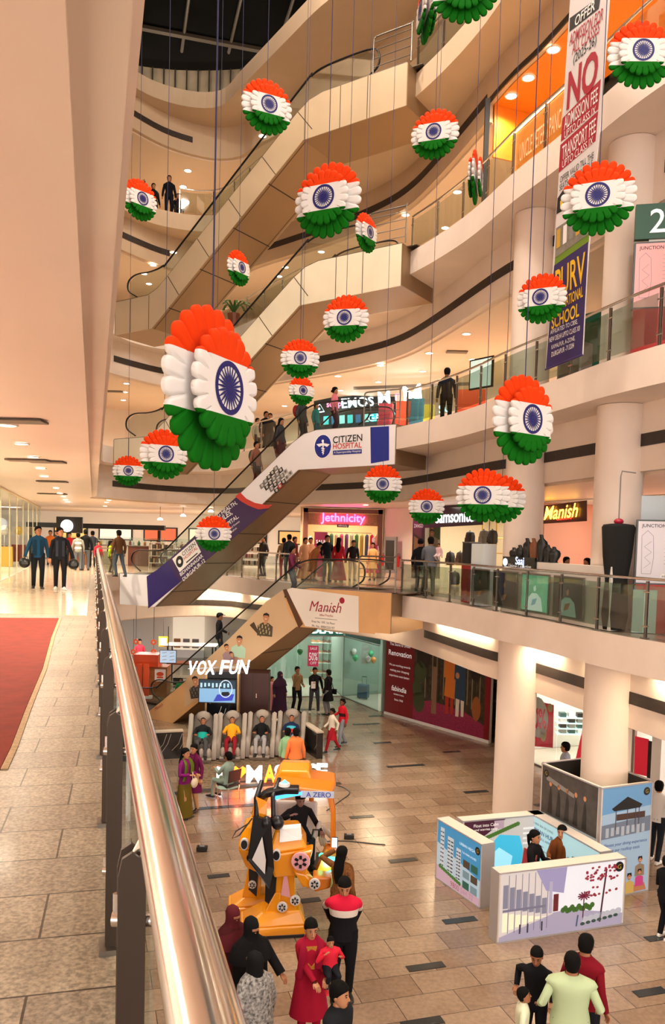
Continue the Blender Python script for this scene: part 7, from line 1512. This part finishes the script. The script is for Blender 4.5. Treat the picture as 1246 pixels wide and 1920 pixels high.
    if jacket:
        m = MB(); jm = cloth(jacket)
        for k in (1, -1): m.loft([[V(tr(k*a, -q, z)) for a, q in ((.045, .125), (.12, .12), (.12, .13), (.05, .138))] for z in (.92, 1.15, 1.36)], jm)
        m.build('jacket_front', t)
    if sleeve:
        for k in (1, -1):
            e, w = EL[k], WR[k]; m = MB(); end = w if sleeve >= 1 else (e.lerp(w, (sleeve-.5)*2) if sleeve > .5 else SH[k].lerp(e, sleeve*2)); wl_ = .02 if kind == 'burqa' else 0
            path = [SH[k]-Vector((k*.045, 0, -.005)), SH[k]+(e-SH[k])*.12, SH[k].lerp(e, .6)]+([e, e.lerp(end, .5), end] if sleeve > .5 else [end]); rr = [.050, .060+wl_, .054+wl_]+([.052+wl_, .048+wl_, .040+wl_*1.5] if sleeve > .5 else [.058])
            sm_ = tm
            if bands and bands[-1][1] >= 1.45:
                lo = SH[k].lerp(e, .45); m.tube(sc(path[:2]+[lo]), [.050*s, .060*s, .058*s], cloth(bands[-1][2]), 10); m.tube(sc([lo, e]), [.058*s, .054*s], cloth(bands[-2][2]), 10) if len(bands) > 1 else None; m.tube(sc([e.lerp(SH[k], .1), e, e.lerp(end, .5), end]), [.057*s, .054*s, .048*s, .04*s], sm_, 10)
            else: m.tube(sc(path), [r_*s for r_ in rr], sm_, 10)
            m.build('sleeve', t, smooth=60)
    if veil:
        m = MB(); vm = cloth(veil)
        m.loft([[hp_(cos(2*pi*j/16)*rx, sin(2*pi*j/16)*ry+oy, z) for j in range(16)] for z, rx, ry, oy in (((-.40, .285, .225, .02), (-.24, .24, .18, .02)) if not vs else ((-.17, .13, .12, .02),))+((-.15, .11, .11, .01), (-.06, .09, .115, .006), (.04, .092, .118, .01), (.10, .075, .09, .01), (.135, .03, .04, .01), (.14, .004, .004, .01))], vm); m.build('veil', t, smooth=70)
        m = MB(); m.loft([[hp_(x*.045, -.1-.012*(1-abs(x)), z) for x in (-1, -.5, 0, .5, 1)]+[hp_(x*.045, -.112-.012*(1-abs(x)), z) for x in (1, .5, 0, -.5, -1)] for z in (.0, .025)], skin); m.build('eye_opening', t)
    if scarf:
        m = MB(); sm_ = cloth(scarf); pts = [tr(-.15, -.10, .95), tr(-.13, -.14, 1.2), tr(-.10, -.11, 1.38), tr(-.02, .03, 1.47), tr(.08, -.05, 1.45), tr(.12, -.13, 1.32), tr(.10, -.15, 1.1)]
        m.tube(sc(crom(pts, 3)), .04*s, sm_, 8, flat=(1.4, .5)); m.build('scarf', t, smooth=60)
    if extra: extra(t, dict(V=V, tr=tr, hp=hp_, WR=WR, EL=EL, s=s, KN=KN))
    return t
def at_px(px, py, z): return G(px, py, z)
FACE = lambda p, a=0: -atan2(p.x, p.y)+a     # turned to the camera, then by a
BK = pi
def P_(label, px, py, z, a=0, D_=None, **k):
    p = G(px, py, z) if D_ is None else Vector((D(px, py, D_).x, D_, z))
    if D_ is None: p.z = z
    return person(label, p+Vector((0, 0, .014)), FACE(p, a), **k)
# --- ground floor by the shoe shop
P_('person in a tan jacket and black trousers, hand at the mouth, before the shoe shop', 555, 1337, 0, .5, h=1.75, top='#8A6F4E', low='#16161A', kind='shirt', rh=(-.1, -.3, 1.42), lh=(.16, -.2, 1.05), rf=(-.14, .06, 0))
P_('person in a black jacket and grey jeans holding a white paper, before the shoe shop', 588, 1337, 0, .1, h=1.72, top='#1B1B1F', low='#4A4C52', shoes=shoew, jacket='#26262B', rh=(-.08, -.3, 1.18), lh=(.3, -.05, .92), lf=(.16, -.02, 0), rf=(-.15, .05, 0), extra=lambda t, c: (lambda m: (m.box(c['V'](Vector((-.08, -.36, 1.12))), (.16, .02, .26), white), m.build('paper', t)))(MB()))
P_('person in a long black coat with a shoulder bag, turned away before the shoe shop', 614, 1341, 0, -2.2, h=1.7, top='#18181C', low='#7E8088', kind='coat', rh=(-.15, -.3, 1.3), hair='short', extra=lambda t, c: (lambda m: (m.tube([c['V'](Vector(v)) for v in ((.14, .1, 1.42), (-.05, .14, 1.2), (-.2, .1, .95))], .012, black, 6), m.box(c['V'](Vector((-.22, .1, .88))), (.08, .22, .2), black), m.build('shoulder_bag', t)))(MB()))
P_('person in a plum full-length veil robe beside the brown cabinet', 523, 1341, 0, .6, h=1.62, top='#3A2238', low='#2A1A28', kind='burqa', veil='#3A2238')
P_('person in a frilled pink dress partly hidden by the brown cabinet', 508, 1333, 0, .9, h=1.3, top='#E8A0A8', low='#E8A0A8', kind='gown', hair='long', female=True, skin=skB)
P_('girl in a cream jacket and red skirt, striding left across the hall', 621, 1410, 0, -1.1, h=1.35, top='#DED2C0', low='#A81E2A', kind='skirt', hem=.55, lf=(.10, -.32, 0), rf=(-.08, .36, .02), rh=(-.2, -.25, .95), lh=(.22, .1, .9), hair='bun', female=True, skin=skC, shoes=shoeb)
P_('girl in a red jacket and grey jeans, walking behind the one in cream', 640, 1398, 0, -.9, h=1.5, top='#C81E2C', low='#8E929C', bands=[(1.1, 1.25, '#3A1A1E')], lf=(.1, -.2, 0), rf=(-.1, .22, .02), rh=(-.32, -.15, 1.05), hair='bun', female=True, skin=skC)
# --- beside the massage lounge
P_('person in a purple and olive saree with a white handbag, beyond the handrail', 345, 1533, 0, .9, h=1.62, top='#7E1E6A', low='#6A5A1E', kind='saree', hair='long', female=True, rh=(-.12, -.25, 1.12), lh=(.1, -.28, 1.1), skin=skB, extra=lambda t, c: (lambda m: (m.ball(c['V'](Vector((-.05, -.34, .93))), (.11, .06, .12), mat('bag_cream', '#E2D2B8', .5), 12, 8), m.tube([c['V'](Vector(v)) for v in ((-.12, -.34, 1.0), (-.08, -.3, 1.2), (.0, -.34, 1.0))], .01, mat('bag_cream', '#E2D2B8'), 6), m.build('handbag', t)))(MB()), scarf='#5A6A1E')
P_('person in a maroon kurta with very long black hair, behind the saree', 362, 1520, 0, -.6, h=1.6, top='#6A1A4A', low='#C89A6A', kind='dress', hair='long', female=True, skin=skB, scarf='#5A1238')
def seated_chair(px, py, z, a, D_=None, **k): pass
p = G(426, 1505, 0); chair((p.x, p.y+.1, 0), FACE(p, -2.4), 'black chair with steel legs under the seated person in pale print', '#1C1A1C')
person('person in a pale green printed dress seated on a black chair, back to the camera', (p.x, p.y+.1, .03), FACE(p, -2.4), h=1.6, top='#8FA398', low='#A8B8A8', kind='gown', sit=1, female=True, hair='bun', lf=(.12, -.5, 0), rf=(-.12, -.5, 0), lh=(.1, -.4, .8), rh=(-.1, -.4, .8))
P_('person wrapped in a light green shawl before the letters, left of the orange one', 537, 1475, 0, BK-.5, h=1.55, top='#8FC89A', low='#5A3A3A', kind='saree', hair='bun', female=True, skin=skC, fat=1.1, scarf='#7FD08A')
P_('person wrapped in an orange shawl over a dark skirt before the letters', 552, 1478, 0, BK+.2, h=1.58, top='#E8864A', low='#3A2A26', kind='saree', hair='bun', female=True, skin=skC, fat=1.2, scarf='#F09A5A')
# --- riders in the massage chairs
for k, ((p, rz), l_, tp, lw, hr, fm) in enumerate(zip(MC, ('person in a black jacket and teal shirt with eye mask, in the leftmost massage chair', 'person in a mustard yellow dress in the second massage chair', 'person in black with grey trousers in the third massage chair', 'person in a blue striped shirt in the rightmost massage chair'), ('#1A1C20', '#E0A020', '#141416', '#1C2A4A'), ('#4A4A4C', '#8A1E2A', '#9A9A9C', '#9A9CA4'), ('short', 'long', 'long', 'short'), (0, 1, 1, 0))):
    bd = {0: [(1.0, 1.25, '#1FA89A')], 3: [(1.08, 1.2, '#C03A3A'), (1.2, 1.3, '#4AB8D0')]}.get(k)
    o = person(l_, (p.x, p.y-.02, .02), rz, h=1.62, top=tp, low=lw, sit=1, lean=-.62, head=(0, .25), hair=hr, female=bool(fm), bands=bd, lf=(.12, -.58, .12), rf=(-.12, -.58, .12), lh=(.2, -.22, .78), rh=(-.2, -.22, .78), kind='shirt', jacket=None)
    if k == 9:
        m = MB(); m.loft([[(-.06, .14, 1.0), (.06, .14, 1.0), (.02, .24, 1.18), (-.02, .24, 1.18)], [(-.07, .10, 1.0), (.07, .10, 1.0), (.02, .20, 1.18), (-.02, .20, 1.18)]], cloth('#1FA89A')); m.build('shirt_front', o)
# --- driver of the orange ride
person('person in a dark coat sitting at the controls of the orange robot ride', RO+Vector((.32, .92, .84)), .35, h=1.66, top='#1E1C20', low='#20242E', sit=1, lh=(.32, -.35, .62), rh=(-.25, -.3, .95), head=(0, .25), skin=mat('skin_muted', '#9A7468', .55), lf=(.12, -.45, 0), rf=(-.1, -.45, 0), lean=.12)  # driver's skin is a greyer brown than the others
# --- foreground crowd
def phone(t, c):
    m = MB(); w = c['WR'][-1]; q = c['V'](w+Vector((.0, -.03, .12))); m.box(q, (.09, .015, .17), black, rz=.2); m.box(q+Vector((0, -.009, 0)), (.08, .004, .155), mat('phone_glow', '#E8F0FF', emit='#E8F0FF', es=1.5), rz=.2); m.build('phone', t)
p = D(640, 1610, 12.7); person('person in black and brown patterned dress raising a lit phone, seen from behind', (p.x, 12.7, .014), FACE(p, BK-.5), h=1.62, top=mat('cloth_brown_print', '#8A5A32', .85, noise=.6, nscale=40, spec=.15), low='#7A4A2A', kind='dress', hair='long', female=True, lh=(.30, -.28, 1.50), fat=1.05, scarf='#8A5A32', extra=lambda t, c: (lambda m: (m.box(c['V'](c['WR'][1]+Vector((.03, -.06, .12))), (.10, .015, .18), black, rz=.5), m.box(c['V'](c['WR'][1]+Vector((.03, -.06, .12)))+Vector((0, .010, 0)), (.085, .004, .16), mat('phone_glow', '#E8F0FF', emit='#E8F0FF', es=2.5), rz=.5), m.build('phone', t)))(MB()))
p = D(645, 1680, 11.25); person('person in a red, white and black sweater with hands behind the back', (p.x, 11.25, .014), FACE(p, .05), h=1.74, top='#17161A', low='#121216', bands=[(1.2, 1.31, '#E4D8CE'), (1.31, 1.5, '#D01E3E')], lh=(.14, .18, .95), rh=(-.14, .18, .98), head=(0, .35), skin=skB, fat=1.22)
m_ = None
def mother_extra(t, c):
    m = MB(); k_ = cloth('#C8873A', noise=.4, scale=60)
    m.loft([[c['V'](c['tr'](x, y, z)) for x, y in ((-w_, -.118), (w_, -.118), (w_*.8, -.128), (-w_*.8, -.128))] for z, w_ in ((1.08, .05), (1.3, .07), (1.4, .075))], k_); m.build('embroidery', t)
    m = MB(); m.lathe([(.033, -.012), (.036, 0), (.033, .012)], c['V'](c['WR'][-1]), mat('bangle', '#5A2A1A', .3, .5), 10); m.build('bangle', t)
pm = D(582, 1760, 10.2); MO = Vector((pm.x, 10.2, .014)); fm_ = FACE(pm, .15)
person('person in a dark red embroidered kurta smiling and carrying a small child', MO, fm_, h=1.62, top='#A01430', low='#A01430', kind='kurta', hair='bun', female=True, skin=skB, lh=(.18, -.26, 1.02), rh=(.02, -.30, 1.0), head=(.15, .15), fat=1.15, scarf='#8E1230', extra=mother_extra)
R_ = Matrix.Rotation(fm_, 3, 'Z'); q = MO+R_@Vector((.24, -.14, .80))
person('small child in a red sweater carried by the one in dark red', q, fm_+.1, h=.86, top='#D8283E', low='#1C1E26', sit=1, hair='bald', skin=skB, shoes=cloth('#E03A48'), lf=(.12, -.28, .0), rf=(-.14, -.26, .02), lh=(.24, -.18, .85), rh=(-.2, -.2, .95), fat=1.3)
p = D(470, 1752, 10.2); person('person in a plain black full veil and robe, lower left beside the handrail', (p.x, 10.2, .014), FACE(p, .5), h=1.62, top='#121113', low='#121113', kind='burqa', veil='#121113', lh=(.35, -.25, .95), rh=(-.1, -.2, 1.0))
p = D(440, 1775, 10.5); person('person in a maroon veil and robe, mostly hidden behind the handrail', (p.x-.05, 10.6, .014), FACE(p, .5), h=1.58, top='#4A1A1E', low='#3A1418', kind='burqa', veil='#5A1E24')
p = D(478, 1822, 9.35); person('person in a black veil and silver patterned robe, below the plain black one', (p.x, 9.35, .014), FACE(p, BK+.6), h=1.6, top=mat('cloth_black_silver', '#B8B4B0', .8, noise=.93, nscale=28), low='#2A2829', kind='burqa', veil='#141315', vs=1)
p = D(634, 1880, 8.5); person('person with black hair and dark shirt facing right, cut by the bottom edge', (p.x, 8.5, .014), FACE(p, 1.1), h=1.74, fat=1.2, top='#1C1E24', low='#20242C', skin=skB)
p = D(1005, 1810, 9.9); person('boy in a black sweater with cream stripes facing the camera, lower right', (p.x, 9.9, .014), FACE(p, -.1), h=1.48, top='#15151A', low='#16161C', bands=[(1.08, 1.10, '#E8DCCB'), (1.12, 1.2, '#15151A')], lh=(.25, -.12, 1.0), rh=(-.28, .08, 1.05), head=(0, .3), skin=skA)
m = MB(); 
p = D(980, 1880, 9.45); person('small boy in a cream top looking up to the right, at the bottom edge', (p.x, 9.45, .014), FACE(p, 1.7), h=1.2, top='#DCE2C4', low='#2A2A30', head=(0, -.2), skin=skA)
p = D(1072, 1812, 9.3); person('person in a pale mint shirt seen from behind, lower right', (p.x, 9.3, .014), FACE(p, BK+.1), h=1.72, top='#B8CBA2', low='#2A2A30', lh=(.34, -.12, 1.0), rh=(-.34, -.12, 1.0), fat=1.35)
p = D(1096, 1792, 9.75); person('person in a maroon sweater behind the one in pale mint', (p.x, 9.75, .014), FACE(p, BK-.5), h=1.72, top='#7A1020', low='#1C1C22', head=(.3, .2), fat=1.25)
P_('person in black with white sneakers at the right edge, turned away', 1243, 1762, 0, BK-.7, h=1.42, top='#111114', low='#141418', shoes=shoew, lf=(.12, -.05, 0), lh=(.1, -.22, 1.05), rh=(-.12, -.22, 1.05))
P_('person in a white shirt walking by the tall rooftop board at right', 1228, 1614, 0, BK-.3, h=1.68, top='#E4E0DC', low='#23262E', shoes=shoew, rf=(-.1, .2, 0), skin=skA)
P_('person in a pale blue shirt and brown trousers walking behind the gym board', 1055, 1522, 0, -1.9, h=1.72, top='#A8AEC0', low='#5A3E2E', lh=(.28, .42, 1.05), rh=(-.28, -.38, 1.0), lf=(.1, .32, .03), rf=(-.1, -.3, 0))
# --- booth visitors
for (px, py, dd_, a_, tp, l_, hr) in ((1000, 1600, 14.75, 1.1, '#151316', 'person in a black jacket seated in the booth, facing right', 'pony'), (1052, 1590, 15.05, -.25, '#7A4420', 'person in a brown high-necked sweater seated in the booth', 'bun')):
    p = D(px, py, dd_); person(l_, (p.x, dd_, .03), FACE(p, a_), h=1.62, top=tp, low='#22222A', sit=1, female=True, hair=hr, skin=skB, lh=(.15, -.35, .72), rh=(-.15, -.35, .72), lf=(.1, -.45, 0), rf=(-.1, -.45, 0), scarf='#6E3C1C' if a_ < 0 else None)
    if a_ < 0: chair((p.x, dd_+.02, 0), FACE(p, a_), 'brown slatted chair under the person in the brown sweater', '#5A2A1E')
# --- walkway
def helmet(k):
    def f(t, c):
        m = MB(); w = c['V'](c['WR'][k]+Vector((0, -.02, -.16))); m.ball(w, (.15, .17, .15), black, 14, 9); m.box(w+Vector((0, -.15, -.0)), (.16, .06, .08), mat('visor', '#3A3A3A', .1)); m.build('helmet', t, smooth=60)
    return f
P_('person in a blue and navy jacket carrying a black helmet, walking towards the camera', 71, 1104, Z1, .05, h=1.72, top='#17405C', low='#191A1E', rh=(-.36, -.08, .86), lf=(.09, -.1, 0), rf=(-.11, .1, 0), bands=None, extra=helmet(-1), jacket='#0F2A40', head=(.3, 0))
P_('person in a black jacket with white zip carrying a helmet, right of the blue jacket', 112, 1106, Z1, .05, h=1.7, top='#15171E', low='#16171B', shoes=shoew, lh=(.36, -.05, .86), lf=(.1, -.15, 0), rf=(-.1, .12, 0), extra=helmet(1), jacket='#2A2E38', head=(.5, 0))
for (px, py, a_, h_, tp, lw, l_, kw) in ((146, 1070, BK, 1.6, '#8A8A80', '#6A7078', 'person in a striped grey vest seen from behind on the walkway', dict(bands=[(1.0, 1.09, '#E8E4DC'), (1.2, 1.31, '#E8E4DC')])),
  (160, 1070, BK, 1.75, '#121114', '#5A6068', 'tall person in a black sweater seen from behind on the walkway', {}), (130, 1062, 0, 1.6, '#A81E24', '#2A2A30', 'person in dark red behind the two helmet carriers', {}), (173, 1064, BK, 1.7, '#3A3E46', '#1A1A1E', 'person in a grey hooded jacket beyond the black sweater', {}),
  (184, 1068, .4, 1.25, '#D82A38', '#1C1E2A', 'child in a bright red top by the railing end', {}), (206, 1074, 1.6, 1.3, '#A8C81E', '#3A2A26', 'child in a lime green top by the railing end', dict(hair='long')), (222, 1082, BK+.5, 1.72, '#5A3A24', '#4A545E', 'person in a brown sweater leaning on the railing end', dict(rf=(-.2, .15, 0))),
  (94, 1060, 0, 1.68, '#C86A2A', '#2A2A2E', 'person in orange far down the walkway at left', {}), (236, 1046, .3, 1.7, '#9A4A2A', '#2A2A30', 'person in rust brown near the food court racks', {}), (104, 1052, 0, 1.7, '#22242A', '#22242A', 'person in charcoal far down the walkway at left', {})):
    p = G(px, py, Z1); person(l_, (p.x, p.y, Z1+.014), FACE(p, a_), h=h_, top=tp, low=lw, detail=0, **kw)
# --- first gallery, before the shops
for (px, dd_, a_, h_, tp, lw, l_, kw) in ((493, 33.6, -.8, 1.65, '#3A332E', '#2A2A2E', 'person in a dark patterned top at the left end of the gallery group', dict(sleeve=1)),
  (531, 32.6, BK, 1.6, '#8A6A4A', '#A83A3A', 'person in a tan top with a pink bag, second in the gallery group', {}), (541, 32.0, BK+.4, 1.74, '#2A3038', '#3A4A44', 'tall person in a dark checked shirt in the gallery group', dict(rf=(-.2, .2, 0))), (551, 33.0, 1.0, 1.66, '#7A2A2E', '#8A6A4A', 'person in maroon behind the tall checked shirt', {}),
  (571, 31.2, .5, 1.62, '#D8A078', '#D8A078', 'person in a peach gown in the gallery group', dict(kind='gown', hair='bun', female=True)), (581, 32.6, .2, 1.64, '#D8A080', '#C89070', 'second person in peach, just behind the first', dict(kind='gown', hair='bun', female=True)), (586, 30.6, .9, 1.55, '#A86A42', '#A86A42', 'person in rust bending over the railing', dict(kind='kurta', lean=.5, hair='bun')),
  (612, 30.8, .3, 1.74, '#1A1E24', '#4A4A44', 'person in a black shirt in the middle of the gallery group', dict(rh=(-.25, -.25, .95))), (634, 30.6, BK-.3, 1.66, '#B02030', '#B02030', 'person in a long red dress with black hair on the gallery', dict(kind='gown', hair='long', female=True)), (660, 31.8, .2, 1.6, '#1C1A22', '#C8A890', 'person in black leaning with hands down before the ethnic wear shop', dict(lean=.25)), (698, 32.4, -.2, 1.5, '#E8B070', '#D89A5A', 'child in an orange frock before the ethnic wear shop', dict(kind='dress', hair='long', female=True))):
    p = D(px, 1060, dd_); person(l_, (p.x, dd_, Z1+.014), FACE(p, a_), h=h_, top=tp, low=lw, detail=0, **kw)
p = D(787, 1060, 24.4); person('person in black with a dark cap left of the one holding a baby', (p.x, 24.4, Z1+.014), FACE(p, BK-.4), h=1.66, top='#16181E', low='#1E2026', hair='cap', detail=0)
p = D(806, 1060, 23.5); person('person in a grey shirt and khaki trousers holding a baby at the railing', (p.x, 23.5, Z1+.014), FACE(p, BK+.2), h=1.72, top='#6A6C74', low='#6E6858', lh=(.12, -.3, 1.25), rh=(-.1, -.3, 1.15), fat=1.15)
person('baby in pale pink on the shoulder of the one in grey', (p.x+.22, 23.4, Z1+1.02), FACE(p, -.4), h=.72, top='#E8C0C4', low='#E8D0D0', sit=1, hair='bald', detail=0, lf=(.08, -.1, .1), rf=(-.08, -.1, .1), fat=1.2)
for (px, off, a_, tp, l_, hr, lw) in ((1057, 1.6, .9, '#2A4A78', 'person in a blue shirt seated low behind the kiosk counter', 'short', '#22242A'), (1096, 1.35, -.9, '#D8B49A', 'person with black bob hair seated behind the kiosk counter', 'long', '#3A3A3E')):
    p = edge_at(px, off, Z1+.014); person(l_, p, FACE(p, a_), h=1.62, top=tp, low=lw, sit=1, hair=hr, detail=0, lf=(.1, -.45, 0), rf=(-.1, -.45, 0), lh=(.2, -.35, .95), rh=(-.2, -.35, .95)) if False else person(l_, p, FACE(p, a_), h=1.30, top=tp, low=lw, hair=hr, detail=0)
# --- riders on the escalators
def on_escalator(k, s_, yy):
    P0 = ESC[k]; z = ET_z(s_)
    return Vector((P0.x, P0.y, 0))+EE*s_+EN*yy+Vector((0, 0, ZF[k]+z))
def ET_z(s_):
    j = int((s_-.1)/.268); return .042+max(0, min(25, j+1))*5.03/25
ez = atan2(EE.y, EE.x)
for (k, s_, yy, a_, h_, tp, lw, l_, kw) in ((0, 2.95, .75, 2.2, 1.7, '#232126', '#3A3F4A', 'person in a dark cap and shirt riding the lowest escalator', dict(hair='cap', lh=(.3, -.25, 1.0))),
  (0, 6.0, .8, 2.0, 1.7, '#6A2A42', '#2A3A5A', 'person in a plum sweater near the top of the lowest escalator, arm on the rail', dict(rh=(-.5, -.2, 1.0), lh=(.45, -.2, 1.0))),
  (1, 4.35, .6, 1.5, 1.66, '#8A5A48', '#18181C', 'person with a teal backpack riding the hospital banner escalator', dict(extra=lambda t, c: (lambda m: (m.ball(c['V'](Vector((0, .2, 1.22))), (.15, .1, .22), cloth('#1E5A50'), 10, 7), m.build('backpack', t)))(MB()))),
  (1, 5.1, .85, 1.6, 1.62, '#3A2A2C', '#7A1E2E', 'person in dark maroon on the hospital banner escalator', dict(hair='long', female=True)), (1, 5.4, .6, 1.6, 1.6, '#3A3A3E', '#5A1E2A', 'person in grey with a patterned bag on the hospital banner escalator', dict(hair='long', female=True)),
  (1, 6.2, .7, 1.6, 1.72, '#3E4244', '#2A2C30', 'person in a grey hooded top with a red bag on the hospital banner escalator', dict(extra=lambda t, c: (lambda m: (m.ball(c['V'](Vector((-.12, .16, 1.2))), (.14, .1, .2), cloth('#8A2A2A'), 10, 7), m.build('backpack', t)))(MB()))), (1, 6.5, 1.1, 1.6, 1.3, '#1E7A78', '#1E5A60', 'child in teal beside the grey hooded top on the escalator', {}),
  (1, 7.3, 1.0, 1.9, 1.55, '#D87A8A', '#4A2A3A', 'person in pink at the top of the hospital banner escalator', dict(hair='bun', female=True))):
    p = on_escalator(k, s_, yy); person(l_, p, ez+a_, h=h_, top=tp, low=lw, detail=0, **kw)
# --- upper galleries
for (px, z, dd_, a_, h_, tp, lw, l_, kw) in ((484, Z2, 34.2, .8, 1.6, '#B8B0A0', '#2A2A2E', 'person with pale shirt beside the biggest rosette on the second gallery', {}), (500, Z2, 33.4, .5, 1.76, '#14151A', '#3A342E', 'tall person in black behind the second gallery railing', {}), (508, Z2, 33.2, -.2, 1.66, '#1C1E24', '#3A3A3A', 'person in dark grey right of the tall one on the second gallery', {}),
  (838, Z2, 24.2, BK, 1.74, '#1A2230', '#14161A', 'person in dark clothes behind the neon letters on the second gallery', {}), (283, Z4, 35.6, .3, 1.7, '#17171B', '#17171B', 'left figure of the standing pair on the top gallery', dict(fat=1.1)), (312, Z4, 34.95, 0, 1.76, '#15161C', '#14151A', 'right figure of the standing pair on the top gallery', {})):
    p = D(px, 700, dd_); person(l_, (p.x, dd_, z+.014), FACE(p, a_), h=h_, top=tp, low=lw, detail=0, **kw)
p = D(333, 395, 35.2); person('figure sitting low beside the standing pair on the top gallery', (p.x, 35.2, Z4+.014), FACE(p, 0), h=1.5, top='#2A2428', low='#2A2428', sit=1, detail=0, lf=(.1, -.45, 0), rf=(-.1, -.45, 0))
p = D(262, 1190, 37.5); person('person in a pink checked shirt with black trousers in the left food corner', (p.x, 37.5, .014), FACE(p, .3), h=1.7, top='#C83A4A', low='#16161A', detail=0)
p = D(352, 1290, 30.5); person('person crouched in green top behind the handrail below the lowest escalator', (p.x-.35, 30.8, .014), FACE(p, 0), h=1.1, top='#2FA85A', low='#1C1C20', detail=0)
